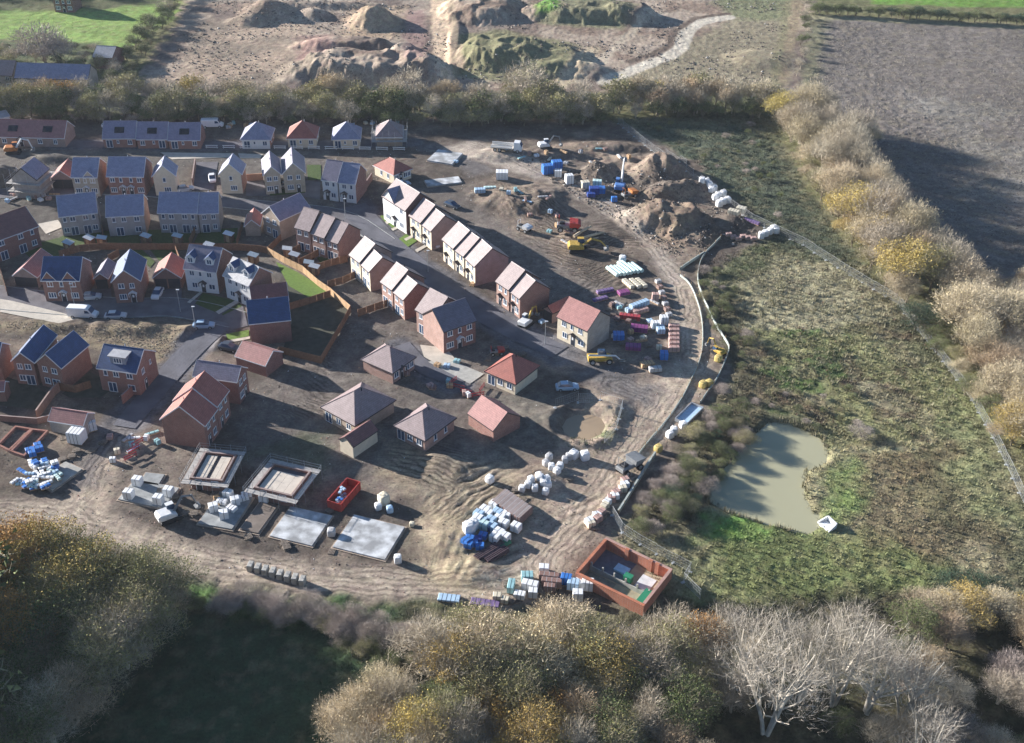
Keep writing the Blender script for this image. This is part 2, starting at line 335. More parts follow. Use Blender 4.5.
LAWNS = [[(276, 262), (297, 272), (330, 292), (311, 299), (292, 292)], [(282, 282), (311, 299), (333, 293), (350, 310), (322, 361), (282, 352), (292, 322)],
         [(203, 293), (236, 301), (217, 313), (195, 304)], [(240, 303), (246, 313), (224, 319), (222, 314)], [(226, 334), (249, 330), (249, 336), (228, 341)],
         [(380, 216), (390, 214), (392, 218), (385, 222)], [(388, 224), (394, 221), (403, 225), (393, 229)], [(399, 239), (406, 234), (417, 241), (408, 247)],
         [(66, 234), (100, 231), (103, 247), (60, 248), (50, 243)], [(104, 231), (140, 230), (140, 245), (106, 245)], [(146, 230), (198, 229), (192, 243), (144, 244)], [(200, 230), (238, 228), (236, 243), (194, 243)],
         [(20, 248), (58, 238), (62, 256), (30, 258)], [(124, 245), (140, 248), (155, 262), (150, 268), (140, 256)], [(150, 250), (178, 250), (176, 262), (160, 262)], [(307, 165), (321, 165), (321, 180), (308, 180)], [(270, 190), (305, 188), (305, 193), (270, 196)],
         [(317, 258), (340, 252), (347, 258), (322, 266)], [(280, 252), (292, 250), (298, 258), (288, 260)], [(0, 375), (34, 386), (52, 396), (36, 410), (-10, 404)], [(62, 394), (90, 372), (118, 386), (100, 398), (70, 398)]]
# ---------------------------------------------------------------- houses
WIN = {}
def win_meshes(w, h, kind):
    key = (round(w, 2), round(h, 2), kind)
    if key in WIN: return WIN[key]
    f = MB(); fr = .11; hw = w / 2
    y0, y1 = -.05, .06
    f.box(-hw, hw, y0, y1, 0, fr); f.box(-hw, hw, y0, y1, h - fr, h); f.box(-hw, -hw + fr, y0, y1, fr, h - fr); f.box(hw - fr, hw, y0, y1, fr, h - fr)
    n = {'w': 2 if w > .85 else 1, 'p': 2, 'n': 1, 't': 3}[kind]
    for i in range(1, n): x = -hw + w * i / n; f.box(x - .06, x + .06, y0 + .005, y1 - .005, fr, h - fr)
    if kind != 'p': f.box(-hw - .06, hw + .06, -.11, .05, -.07, -.005)
    g = MB(); g.face([(-hw + .03, -.025, .03), (hw - .03, -.025, .03), (hw - .03, -.025, h - .03), (-hw + .03, -.025, h - .03)])
    WIN[key] = (f.mesh('window', UPVC), g.mesh('pane', GLASS)); return WIN[key]
DOORME = {}
def door_mesh(kind):
    if kind in DOORME: return DOORME[kind]
    m = MB()
    if kind == 'd':
        m.box(-.52, .52, -.03, .06, 0, 2.12, 1); m.box(-.44, .44, -.06, 0, .02, 2.04, 0); m.box(-.2, .2, -.068, -.05, 1.2, 1.8, 1)
        DOORME[kind] = m.mesh('door', [DOORM, UPVC])
    else:
        m.box(-1.2, 1.2, -.02, .06, 0, 2.2, 1)
        for i in range(4): m.box(-1.12, 1.12, -.05, 0, .03 + i * .53, .53 + i * .53, 0)
        DOORME[kind] = m.mesh('garage_door', [GARDOOR, TRIMD])
    return DOORME[kind]
FACE = {
 'semi_f': [(.13, 1.15, 1), (.36, .75, 1), (.64, .75, 1), (.87, 1.15, 1), (.13, 1.5, 0), (.39, 'd', 0), (.61, 'd', 0), (.87, 1.5, 0)],
 'semi_b': [(.12, .8, 1), (.33, 1.2, 1), (.67, 1.2, 1), (.88, .8, 1), (.12, 1.2, 0), (.33, 'p', 0), (.67, 'p', 0), (.88, 1.2, 0)],
 'det_f': [(.2, 1.2, 1), (.5, .75, 1), (.8, 1.2, 1), (.2, 1.6, 0), (.5, 'd', 0), (.8, 1.5, 0)],
 'det_b': [(.18, .8, 1), (.45, 1.1, 1), (.8, 1.2, 1), (.3, 'p', 0), (.8, 1.4, 0)],
 'thin_f': [(.32, 1.1, 1), (.74, .7, 1), (.3, 'd', 0), (.7, 1.2, 0)],
 'thin_b': [(.27, 1.0, 1), (.73, 1.0, 1), (.3, 'p', 0), (.76, 1.0, 0)],
 'gab_f': [(.3, 1.2, 1), (.7, 1.0, 1), (.3, 1.5, 0), (.68, 'd', 0)],
 'gab_b': [(.3, 1.0, 1), (.7, 1.2, 1), (.3, 1.2, 0), (.68, 'p', 0)],
 'bung': [(.17, 'p', 0), (.48, 1.2, 0), (.8, 1.2, 0)],
 'bung2': [(.17, 1.2, 0), (.4, 'd', 0), (.66, 1.2, 0), (.87, 1.0, 0)],
 'bungt': [(.18, 'p', 0), (.45, .6, 0), (.82, 1.2, 0)], 'bungtr': [(.82, 'p', 0), (.55, .6, 0), (.18, 1.2, 0)],
 'side': [(.5, .6, 1)], 'side2': [(.3, 1.0, 1), (.7, .6, 1), (.35, 'd', 0)], 'sideb': [(.35, .8, 0), (.7, .8, 0)], 'none': [],
 'gar1': [(.5, 'g', 0)], 'gar2': [(.26, 'g', 0), (.74, 'g', 0)], 'cream_f': [(.5, .8, 1), (.6, 1.6, 0)],
 'villa_f': [(.22, 1.1, 1), (.48, .7, 1), (.76, 1.1, 1), (.26, 1.2, 0), (.53, 'd', 0), (.8, 1.4, 0)]}
def roof_solid(kind, W, D, eave, t, th=.16):
    """roof body in the frame whose origin is the middle of the roof plan"""
    m = MB(); x, y = W / 2, D / 2
    if kind == 'x':
        sec = [(-y, eave), (0, eave + y * t), (y, eave), (y, eave - th), (0, eave + y * t - th), (-y, eave - th)]
        m.prism(sec, lambda p, a: (a, p[0], p[1]), -x, x)
    elif kind == 'y':
        sec = [(x, eave), (0, eave + x * t), (-x, eave), (-x, eave - th), (0, eave + x * t - th), (x, eave - th)]
        m.prism(sec, lambda p, a: (p[0], a, p[1]), -y, y)
    else:
        k = min(x, y); h = eave + k * t; rx, ry = max(x - k, .02), max(y - k, .02)
        if x - k < .05 and y - k < .05: R = [(0, 0, h)]
        elif x > y: R = [(-rx, 0, h), (rx, 0, h)]
        else: R = [(0, -ry, h), (0, ry, h)]
        B = [(-x, -y, eave), (x, -y, eave), (x, y, eave), (-x, y, eave)]; C = [(a, b, eave - th) for a, b, _ in B]; n = len(R)
        V = R + B + C; o = n
        if n == 1: Fs = [(0, o, o + 1), (0, o + 1, o + 2), (0, o + 2, o + 3), (0, o + 3, o)]
        elif x > y: Fs = [(0, o, o + 1, 1), (1, o + 1, o + 2), (1, o + 2, o + 3, 0), (0, o + 3, o)]
        else: Fs = [(0, o, o + 1), (0, o + 1, o + 2, 1), (1, o + 2, o + 3), (1, o + 3, o, 0)]
        Fs += [(o + i, o + 4 + i, o + 4 + (i + 1) % 4, o + (i + 1) % 4) for i in range(4)] + [(o + 7, o + 6, o + 5, o + 4)]
        m.poly(V, Fs)
    return m
def house(label, A, B, C=None, depth=8.0, eave=5.0, ridge='x', pitch=38, wall='red', roof='grey', front=None, faces=('det_f', 'side', 'det_b', 'side'),
          trim='w', cat='house', name='house', group=None, solar=(), gablets=(), dormers=(), porch=True, vents=1, plinth=0.0, z0=0.0, chim=False):
    a = P(*A, eave + z0); b = P(*B, eave + z0); u = (b - a); Wt = np.linalg.norm(u); u = u / Wt; n = np.array([-u[1], u[0]])
    D = depth if C is None else abs(float((P(*C, eave + z0) - b) @ n))
    rz = math.atan2(u[1], u[0]); ctr = (a + b) / 2 + n * D / 2
    root = thing(name, (*ctr, z0), rz, label, cat, group)
    hx, hy = Wt / 2, D / 2; t = math.tan(math.radians(pitch)); e, v = .32, .12
    if name == 'garage' or name == 'carport': e, v = .2, .1
    if ridge == 'x': wx, wy = hx - v, hy - e
    elif ridge == 'y': wx, wy = hx - e, hy - v
    else: wx, wy = hx - e, hy - e
    FLATS.append((np.array([ctr + u * i * (hx + .3) + n * j * (hy + .3) for i, j in ((-1, -1), (1, -1), (1, 1), (-1, 1))]), -.02 + z0, 1.2))
    # walls
    ze = eave + e * t - .17 if ridge != 'hip' else eave - .1
    w = MB(); bt = -.25
    c4 = [(-wx, -wy), (wx, -wy), (wx, wy), (-wx, wy)]
    zr = (hy if ridge == 'x' else hx) * t + eave - .17
    for i in range(4):
        p, q = c4[i], c4[(i + 1) % 4]; pts = [(*p, bt), (*q, bt), (*q, ze)]
        if (ridge == 'x' and i in (1, 3)) or (ridge == 'y' and i in (0, 2)): pts.append(((p[0] + q[0]) / 2, (p[1] + q[1]) / 2, zr))
        pts.append((*p, ze)); w.face(pts, 1 if i == 0 and front else 0)
    wm = w.build('wall', [BR[wall], BR[front or wall]], root)
    rm = roof_solid(ridge, Wt, D, eave, t); ro = rm.build('roof', TL[roof], root)
    # ridge tiles
    r = MB()
    zz = eave + (hy if ridge == 'x' else hx) * t
    if ridge == 'x': r.tube([(-hx, 0, zz - .02), (hx, 0, zz - .02)], .1, 5)
    elif ridge == 'y': r.tube([(0, -hy, zz - .02), (0, hy, zz - .02)], .1, 5)
    else:
        k = min(hx, hy); zk = eave + k * t - .02; q1, q2 = ((-(hx - k), 0), (hx - k, 0)) if hx >= hy else ((0, -(hy - k)), (0, hy - k))
        r.tube([(*q1, zk), (q2[0] + .01, q2[1] + .01, zk)], .1, 5)
        for sx in (-1, 1):
            for sy in (-1, 1):
                q = (q2 if sx > 0 else q1) if hx >= hy else (q2 if sy > 0 else q1)
                r.tube([(sx * hx, sy * hy, eave - .02), (*q, zk)], .09, 5)
    r.build('ridge_tiles', TL[roof], ro)
    # gutters and bargeboards
    TM = TRIMW if trim == 'w' else TRIMD
    gz0, gz1 = eave - .2, eave - .03
    if ridge in ('x', 'hip'):
        for s in (-1, 1):
            g = MB(); g.box(-hx, hx, min(s * hy, s * (hy + .07)), max(s * hy, s * (hy + .07)), gz0, gz1); g.build('gutter', TM, root)
    if ridge in ('y', 'hip'):
        for s in (-1, 1):
            g = MB(); g.box(min(s * hx, s * (hx + .07)), max(s * hx, s * (hx + .07)), -hy, hy, gz0, gz1); g.build('gutter', TM, root)
    if ridge != 'hip':
        bb = MB(); L = hy if ridge == 'x' else hx; bh = .24
        sec = [(-L, eave), (0, eave + L * t), (L, eave), (L, eave - bh), (0, eave + L * t - bh), (-L, eave - bh)]; sec = [(p[0], p[1] + .015) for p in sec]
        E = hx if ridge == 'x' else hy
        for s in (-1, 1):
            lo, hi = sorted((s * E, s * (E + .05))); bb = MB()
            bb.prism(sec, (lambda p, q: (q, p[0], p[1])) if ridge == 'x' else (lambda p, q: (p[0], q, p[1])), lo, hi)
            bb.build('bargeboard', TM, root)
    # openings
    ex = [(0, -wy, 0, 2 * wx, -wx), (wx, 0, math.pi / 2, 2 * wy, -wy), (0, wy, math.pi, 2 * wx, -wx), (-wx, 0, -math.pi / 2, 2 * wy, -wy)]
    for i, fc in enumerate(faces):
        cx, cy, ra, LL, st = ex[i]
        dx, dy = math.cos(ra), math.sin(ra)
        for uu, sz, lev in FACE[fc]:
            q = (uu - .5) * LL; x, y = cx + dx * q, cy + dy * q
            if sz == 'd' or sz == 'g':
                o = obj('door' if sz == 'd' else 'garage_door', door_mesh(sz), root, (x, y, .02), ra)
                if sz == 'd' and porch:
                    pm = MB(); sec = [(-.85, 2.3), (0, 2.85), (.85, 2.3), (.85, 2.2), (0, 2.68), (-.85, 2.2)]
                    pm.prism(sec, lambda p, q_: (p[0], q_, p[1]), -.75, .02, 0)
                    for s in (-1, 1): pm.box(s * .72 - .05, s * .72 + .05, -.68, -.58, 1.6, 2.28, 0)
                    pm.build('porch_canopy', [TRIMW if porch == 'w' else TRIMD], root, (x, y, 0), ra)
                continue
            kind, hh, zb = ('w', 1.15, (2.62 + .9 if eave > 4 else .95)) if sz != 'p' else ('p', 2.1, .03)
            if lev == 1: zb = eave - 1.62 + (e * t if ridge == 'x' else 0) * .25
            elif sz != 'p': hh, zb = 1.25, .85
            ww = 1.65 if sz == 'p' else sz
            if sz != 'p' and ww < .65: kind, hh = 'n', .9; zb += .3
            if ww >= 1.45 and sz != 'p': kind = 't'
            f_, g_ = win_meshes(ww, hh, kind)
            fo = obj('window' if sz != 'p' else 'patio_door', f_, root, (x, y, zb), ra); obj('pane', g_, fo)
    # roof furniture
    sa = math.atan(t)
    for us in solar:
        s = MB(); uu = us; cy = -hy * .52; zc = eave + (hy + cy) * t
        ay = np.array([0, math.cos(sa), math.sin(sa)]); az = np.array([0, -math.sin(sa), math.cos(sa)])
        c = np.array([(uu - .5) * Wt, cy, zc]) + az * .1
        for i in (-1, 0, 1): s.obox(c + np.array([i * .82, 0, 0]), (.4, 0, 0), ay * .85, az * .04)
        s.build('solar_panel', SOLAR, ro)
    for gq in gablets:
        uu, gw, rise = gq[:3]; groof = gq[3] if len(gq) > 3 else roof      # small front gables rising from the eave
        gx = (uu - .5) * 2 * wx; gb = MB(); tt = rise / (gw / 2); yb = -wy + rise / t + .6
        gb.poly([(gx - gw / 2, -wy - .03, eave - 1.9), (gx + gw / 2, -wy - .03, eave - 1.9), (gx + gw / 2, -wy - .03, eave + .0), (gx, -wy - .03, eave + rise), (gx - gw / 2, -wy - .03, eave)], [(0, 1, 2, 3, 4)], 0)
        ov = .18; k = ov * tt
        gb.prism([(gx - gw / 2 - ov, eave - k + .1), (gx, eave + rise + .1), (gx + gw / 2 + ov, eave - k + .1), (gx + gw / 2 + ov, eave - k), (gx, eave + rise), (gx - gw / 2 - ov, eave - k)][::-1], lambda p, q: (p[0], q, p[1]), -wy - .25, yb, 1)
        gb.prism([(gx - gw / 2 - ov, eave - k + .12), (gx, eave + rise + .12), (gx + gw / 2 + ov, eave - k + .12), (gx + gw / 2 + ov, eave - k - .06), (gx, eave + rise - .06), (gx - gw / 2 - ov, eave - k - .06)][::-1], lambda p, q: (p[0], q, p[1]), -wy - .31, -wy - .25, 2)
        gb.build('gablet', [BR[front or wall], TL[groof], TM], root)
    for (uu, droof, dwall) in dormers:      # tall gabled dormers on the front slope
        gx = (uu - .5) * 2 * wx; dw = 1.75; y0 = -hy + 1.15; z0_ = eave + 1.15 * t - .05; hh = 1.25; tt = .85; ap = z0_ + hh + dw / 2 * tt; yb = -hy + (ap - eave) / t + .15
        yb = min(yb, 0); db = MB()
        db.prism([(gx - dw / 2, z0_ - .4), (gx + dw / 2, z0_ - .4), (gx + dw / 2, z0_ + hh), (gx, ap - .05), (gx - dw / 2, z0_ + hh)], lambda p, q: (p[0], q, p[1]), y0, yb - .1, 0)
        o_ = .16; k = o_ * tt
        db.prism([(gx - dw / 2 - o_, z0_ + hh - k), (gx - dw / 2 - o_, z0_ + hh - k + .12), (gx, ap + .12), (gx + dw / 2 + o_, z0_ + hh - k + .12), (gx + dw / 2 + o_, z0_ + hh - k), (gx, ap)], lambda p, q: (p[0], q, p[1]), y0 - .14, yb + .2, 1)
        db.prism([(gx - dw / 2 - o_, z0_ + hh - k - .12), (gx - dw / 2 - o_, z0_ + hh - k + .13), (gx, ap + .13), (gx + dw / 2 + o_, z0_ + hh - k + .13), (gx + dw / 2 + o_, z0_ + hh - k - .12), (gx, ap - .14)], lambda p, q: (p[0], q, p[1]), y0 - .2, y0 - .14, 2)
        do = db.build('dormer', [BR[dwall], TL[droof], TRIMW], root)
        f_, g_ = win_meshes(1.1, 1.15, 'w'); obj('window', f_, do, (gx, y0 - .02, z0_ + .1)); g = obj('pane', g_, do, (gx, y0 - .02, z0_ + .1))
    if vents:
        vb = MB()
        for i in range(vents):
            uu = (i + 1) / (vents + 1) - .5
            if ridge == 'x': p = (uu * Wt * .7, hy * .12, eave + hy * .88 * t)
            elif ridge == 'y': p = (-hx * .12, uu * D * .7, eave + hx * .88 * t)
            else: p = (.5, .5, eave + (min(hx, hy) - .5) * t)
            vb.cyl((p[0], p[1], p[2] + .25), .09, .6, seg=8)
        vb.build('soil_vent', BLACK if trim != 'w' else mat('vent_grey', (.5, .5, .52)), ro)
    return root

# top row of bungalows along the tree belt
BF = ('bungt', 'sideb', 'none', 'none')
house('long red roofed brick bungalow pair with two dark roof panels', (-10, 136.6), (64, 138.3), None, 8.2, 2.6, 'x', 38, 'taupe', 'rose', faces=('bung2', 'none', 'none', 'none'), cat='bungalow', name='bungalow', solar=(.29, .76), vents=1)
house('left end bungalow of the purple roofed brick terrace by the tree belt', (102, 138.7), (135.2, 138.5), None, 8.2, 2.6, 'x', 38, 'red', 'purple', faces=('bungt', 'none', 'none', 'none'), cat='bungalow', name='bungalow', solar=(.5,), group='terrace of three purple roofed bungalows')
house('middle bungalow of the purple roofed brick terrace by the tree belt', (135.8, 139.5), (167, 139.4), None, 8.2, 2.55, 'x', 38, 'red', 'purple', faces=('bungtr', 'none', 'none', 'none'), cat='bungalow', name='bungalow', solar=(.5,), group='terrace of three purple roofed bungalows')
house('right end bungalow of the purple roofed brick terrace with bare brick gable', (167.6, 140.4), (200, 140.1), None, 8.2, 2.5, 'x', 38, 'red', 'purple', faces=('bungt', 'none', 'none', 'none'), cat='bungalow', name='bungalow', solar=(.5,), group='terrace of three purple roofed bungalows')
house('hip roofed grey bungalow with red brick sides beside the purple terrace', (240, 139.7), (270.5, 139.8), None, 8.0, 2.6, 'hip', 40, 'red', 'slate', 'white', faces=BF, cat='bungalow', name='bungalow')
house('small red hip roofed bungalow with cream walls below the tree belt', (286.2, 138.7), (316.7, 138.6), None, 8.0, 2.6, 'hip', 40, 'cream', 'red', faces=BF, cat='bungalow', name='bungalow')
house('grey hip roofed bungalow with cream walls right of the red roofed one', (331.4, 139.6), (360.7, 139.2), None, 8.0, 2.6, 'hip', 40, 'cream', 'slate', faces=BF, cat='bungalow', name='bungalow')
house('grey hip roofed bungalow shell still wrapped in scaffold', (375, 137.4), (403, 137.2), None, 8.0, 2.6, 'hip', 40, 'buff', 'dark', faces=('none',) * 4, cat='bungalow', name='bungalow')
house('red hip roofed bungalow standing alone on the corner by the cleared plot', (372.6, 165), (393.6, 175.3), (416, 170), 8, 2.6, 'hip', 36, 'cream', 'red', faces=('sideb', 'bung2', 'none', 'none'), cat='bungalow', name='bungalow')
# second row
house('dark gabled house shell wrapped in scaffold at the left edge', (10, 178), (36.5, 180), (48, 168.5), 8, 5, 'y', 40, 'grey', 'purple', faces=('none',) * 4, trim='d')
house('red roofed double garage with two dark doors beside the stone gabled house', (50, 178.7), (73, 178.7), None, 7, 2.5, 'y', 38, 'taupe', 'red', faces=('gar2', 'none', 'none', 'none'), cat='garage', name='garage', vents=0)
house('stone fronted house with one small front gable and orange brick side', (70.5, 177.3), (97, 177.5), None, 8.3, 5, 'x', 38, 'orange', 'slate', 'stone', faces=('det_f', 'none', 'det_b', 'none'), gablets=((.68, 2.6, 1.5),), porch='w')
house('red brick pair of houses with two white porches and slate grey roof', (106, 176.5), (143.5, 176.8), None, 8.3, 5, 'x', 38, 'red', 'slate', faces=('semi_f', 'none', 'semi_b', 'none'), porch='w')
house('cream gabled house left of the pale driveway with a side window', (151.5, 176.6), (175.5, 175.6), (184.5, 165.5), 9, 5, 'y', 45, 'cream', 'slate', faces=('cream_f', 'side', 'none', 'none'), porch=False)
house('cream gabled house right of the pale driveway with red brick side wall', (218.3, 174.4), (242, 174.4), (247.5, 164), 9, 5, 'y', 45, 'red', 'slate', 'cream', faces=('cream_f', 'none', 'none', 'none'), porch=False)
house('left house of the stone pair with twin steep front gables', (262.7, 175.6), (281.4, 174.2), None, 9.5, 5, 'y', 45, 'stone', 'lilac', faces=('gab_f', 'none', 'none', 'none'), group='stone houses with twin gables', porch=False)
house('right house of the stone pair with twin steep front gables', (281.8, 174.3), (305.6, 172.8), None, 9.5, 5, 'y', 45, 'buff', 'lilac', 'stone', faces=('gab_f', 'none', 'none', 'none'), group='stone houses with twin gables', porch=False)
house('pale blue rendered house of the pair, left half with the higher greyer roof', (321, 179.8), (337, 182), None, 8.3, 5.2, 'x', 40, 'white', 'lilac', faces=('thin_f', 'none', 'none', 'none'), group='pale rendered pair of houses')
house('pale blue rendered house of the pair, right half with red brick gable', (337.6, 182.6), (355.4, 184.6), None, 8.3, 5.0, 'x', 40, 'red', 'slate', 'white', faces=('thin_f', 'none', 'none', 'none'), group='pale rendered pair of houses')
# third row, seen from behind
house('large brown roofed brick house at the left edge with white patio doors', (-18, 246.5), (38.75, 226), None, 8.5, 5, 'x', 38, 'dark', 'brown', faces=('semi_b', 'none', 'none', 'none'), cat='house')
house('grey brick house with slate roof backing onto the long garden fence, tilted', (58.6, 217), (97.7, 212.6), None, 8.2, 5, 'x', 38, 'ash', 'slate', faces=('semi_b', 'none', 'none', 'none'))
house('grey brick house with slate roof and orange brick gable end', (105.5, 217), (143.8, 215), None, 8.2, 5, 'x', 38, 'orange', 'slate', 'ash', faces=('det_b', 'none', 'none', 'none'))
house('wide grey brick house of the joined pair with slate roof and patio doors', (157, 213), (197, 213.4), None, 8.2, 5.1, 'x', 38, 'ash', 'slate', faces=('semi_b', 'none', 'none', 'none'), group='joined grey brick houses')
house('narrow grey brick house joined to the right of the wide one', (197.5, 213.8), (218.5, 213), None, 8.2, 4.9, 'x', 38, 'buff', 'slate', 'ash', faces=('thin_b', 'none', 'none', 'none'), group='joined grey brick houses')
house('buff gabled house with a purple roof turned to the diagonal street', (261, 213), (279.8, 221), (303.4, 204.2), 9, 5, 'y', 40, 'buff', 'purple', faces=('gab_b', 'none', 'none', 'none'), trim='w')
house('small red roofed brick garage beside the buff gabled house', (243.9, 226.4), (260.3, 226), None, 6, 2.5, 'y', 42, 'buff', 'red', faces=('none',) * 4, cat='garage', name='garage', vents=0)
# terraces on the lower-left side of the diagonal street
TB = ('thin_b', 'none', 'thin_f', 'none'); g = 'terrace of three beside the striped lawn'
house('upper house of the brick terrace of three with pale tiles', (293.8, 227.6), (309.4, 231.8), None, 8.3, 5.5, 'x', 38, 'pink', 'pink', faces=TB, trim='d', group=g)
house('middle house of the brick terrace of three with pale tiles', (310, 233.6), (324, 238.3), None, 8.3, 5.1, 'x', 38, 'pink', 'pink', faces=TB, trim='d', group=g)
house('lower end house of the brick terrace of three, dark red gable', (324.6, 239.6), (337.6, 244), (361.6, 229.8), 8.3, 4.7, 'x', 38, 'red', 'pink', 'pink', faces=TB, trim='d', group=g)
g = 'cream backed pair on the diagonal street'
house('upper house of the cream pair with brown gable below the terrace of three', (348.5, 254.8), (359.2, 262.9), None, 8.2, 5.0, 'x', 38, 'taupe', 'pink', 'cream', faces=TB, trim='d', group=g)
house('lower house of the cream pair, plain brown brick gable', (359.8, 264), (368.5, 272.3), (394.8, 262), 8.2, 4.7, 'x', 38, 'taupe', 'pink', 'cream', faces=TB, trim='d', group=g)
g = 'pink brick pair above the corner house'
house('upper house of the pink brick pair above the corner house', (379.8, 281.8), (391.4, 290.3), None, 8.3, 5.0, 'x', 38, 'red', 'pink', 'pink', faces=TB, trim='d', group=g)
house('lower house of the pink brick pair with dark red gable', (392.2, 291.8), (402.9, 300.4), (430.2, 288.3), 8.3, 4.7, 'x', 38, 'dark', 'pink', 'pink', faces=TB, trim='d', group=g)
house('pink roofed end house joined to the navy roofed corner house', (414.6, 309.7), (432.5, 319.5), None, 8.3, 5.0, 'x', 38, 'red', 'pink', 'pink', faces=TB, trim='d')
house('navy roofed brick corner house with white front windows and white door', (443.8, 332.3), (477, 320.6), None, 8.0, 5.0, 'x', 38, 'pink', 'grey', 'dark', faces=('det_f', 'none', 'none', 'none'), trim='d', porch='w')
# terraces on the upper-right side
TF = ('thin_f', 'none', 'thin_b', 'none'); g = 'cream terrace of three above the diagonal street'
house('tall white fronted end house with a navy front gable on the street', (381.3, 196), (404.8, 211), None, 8.4, 5.9, 'x', 38, 'dark', 'pink', 'white', faces=('det_f', 'none', 'none', 'none'), trim='d', gablets=((.27, 5.2, 2.6, 'slate'),))
house('middle cream fronted house between the white gabled one and the brown gable', (408.3, 215.5), (420, 223.2), None, 8.3, 5.0, 'x', 38, 'taupe', 'pink', 'cream', faces=TF, trim='d', group=g)
house('cream fronted end house with a plain brown gable and small round vent', (420.4, 224), (430.2, 231.7), (455, 219.8), 8.3, 4.7, 'x', 38, 'taupe', 'pink', 'cream', faces=TF, trim='d', group=g)
g = 'stepped cream terrace of three facing the diagonal street'
house('upper house of the stepped cream terrace of three', (441.5, 239.2), (452.8, 248.8), None, 8.3, 5.2, 'x', 38, 'mauve', 'pink', 'cream', faces=TF, trim='d', group=g)
house('middle house of the stepped cream terrace of three', (453.2, 249.4), (463, 256.7), None, 8.3, 4.95, 'x', 38, 'mauve', 'pink', 'cream', faces=TF, trim='d', group=g)
house('lower end house of the stepped cream terrace with big mauve gable', (463.4, 257.2), (474, 267), (505, 253.4), 8.3, 4.7, 'x', 38, 'mauve', 'pink', 'cream', faces=TF, trim='d', group=g)
g = 'pair before the last house'
house('upper house of the pink roofed pair before the last cream house', (495, 281.2), (508.2, 290.2), None, 8.3, 5.0, 'x', 38, 'red', 'pink', 'pink', faces=TF, trim='d', group=g)
house('lower house of the pink roofed pair with tall red brick gable', (508.8, 291), (519, 299), (549.2, 287.3), 8.3, 4.7, 'x', 38, 'red', 'pink', 'pink', faces=TF, trim='d', group=g)
house('last cream fronted house with plain red roof and grey gable', (556.2, 316.6), (587.2, 331.3), (608.6, 315.2), 8, 4.9, 'x', 38, 'grey', 'rose', 'cream', faces=('villa_f', 'none', 'none', 'none'), trim='d')
house('red roofed garage with dark doorway behind the last cream house', (542.5, 308), (552.6, 313.6), None, 6, 2.4, 'y', 38, 'pink', 'red', faces=('gar1', 'none', 'none', 'none'), trim='d', cat='garage', name='garage', vents=0)
# bungalows on the lower site
house('hip roofed bungalow with orange brick side and white windows by the bare yard', (360.5, 359.5), (392.6, 373.4), (418.3, 357.4), 8, 2.6, 'hip', 38, 'pink', 'dark', faces=('none', 'bung2', 'none', 'none'), trim='d', cat='bungalow', name='bungalow')
house('largest hip roofed bungalow with a garage joined at its corner', (320.2, 407), (354.8, 426), (395.5, 399.5), 8, 2.7, 'hip', 36, 'buff', 'dark', faces=('bung', 'none', 'none', 'none'), trim='d', cat='bungalow', name='bungalow')
house('brown roofed cream garage standing against the largest bungalow', (338.3, 439), (353.2, 447), (378.2, 430), 6, 2.5, 'y', 38, 'cream', 'brown', faces=('none',) * 4, trim='d', cat='garage', name='garage', vents=0)
house('hip roofed bungalow with pinkish brick side and teal windows near the red garage', (393.4, 425.5), (425, 441), (457.5, 418), 8, 2.6, 'hip', 38, 'pink', 'dark', faces=('bung', 'sideb', 'none', 'none'), trim='d', cat='bungalow', name='bungalow')
house('red hip roofed bungalow by the road junction with cream side wall', (484.2, 371.2), (515.7, 384.5), (543.3, 367), 8, 2.6, 'hip', 40, 'cream', 'red', faces=('bung', 'none', 'none', 'none'), trim='d', cat='bungalow', name='bungalow')
house('plain red roofed garage in red brick beside the lower bungalow', (467.2, 413.2), (492.9, 431), (513.3, 410.8), 6, 2.5, 'x', 36, 'red', 'rose', faces=('none',) * 4, trim='d', cat='garage', name='garage', vents=0)
# houses along the left street
house('navy roofed brick house with two white edged front gables', (40.2, 280.6), (79.4, 280.8), None, 8.3, 5, 'x', 38, 'brown', 'navy', faces=('det_f', 'none', 'none', 'none'), gablets=((.2, 2.9, 1.9), (.74, 2.9, 1.9)), porch='w')
house('rose roofed double garage with two dark doors left of the twin gabled navy house', (12.1, 275.6), (37.2, 277.4), None, 8.5, 2.5, 'y', 38, 'taupe', 'rose', faces=('gar2', 'none', 'none', 'none'), cat='garage', name='garage', vents=0)
house('navy roofed gable fronted brick house with bright left roof slope', (110.6, 282.2), (140.6, 280.8), None, 9, 5, 'y', 42, 'brown', 'navy', faces=('gab_f', 'none', 'none', 'none'), porch='w')
house('brownish single garage with one dark door beside the gable fronted navy house', (93, 278.6), (108.2, 278.6), None, 6.5, 2.5, 'y', 40, 'brown', 'mauve' if 'mauve' in TL else 'lilac', faces=('gar1', 'none', 'none', 'none'), cat='garage', name='garage', vents=0)
house('red roofed double garage with a white car in front', (152, 278), (181.4, 277.8), None, 6.8, 2.5, 'y', 38, 'brown', 'red', faces=('gar2', 'none', 'none', 'none'), cat='garage', name='garage', vents=0)
house('white rendered tall house with grey roof and two navy dormers', (183, 268.7), (216.1, 272.6), None, 8.4, 5.2, 'x', 40, 'brown', 'lilac', 'white', faces=('villa_f', 'none', 'none', 'none'), dormers=((.17, 'navy', 'white'), (.76, 'navy', 'white')))
house('white rendered tall house with bright pale roof and two navy dormers', (222.4, 275.4), (248.4, 286), (273.9, 273), 8.4, 5.2, 'x', 40, 'brown', 'pale', 'white', faces=('villa_f', 'none', 'none', 'none'), dormers=((.22, 'navy', 'white'), (.8, 'navy', 'white')))  # pale tiles carry the sunlit white of this roof as colour
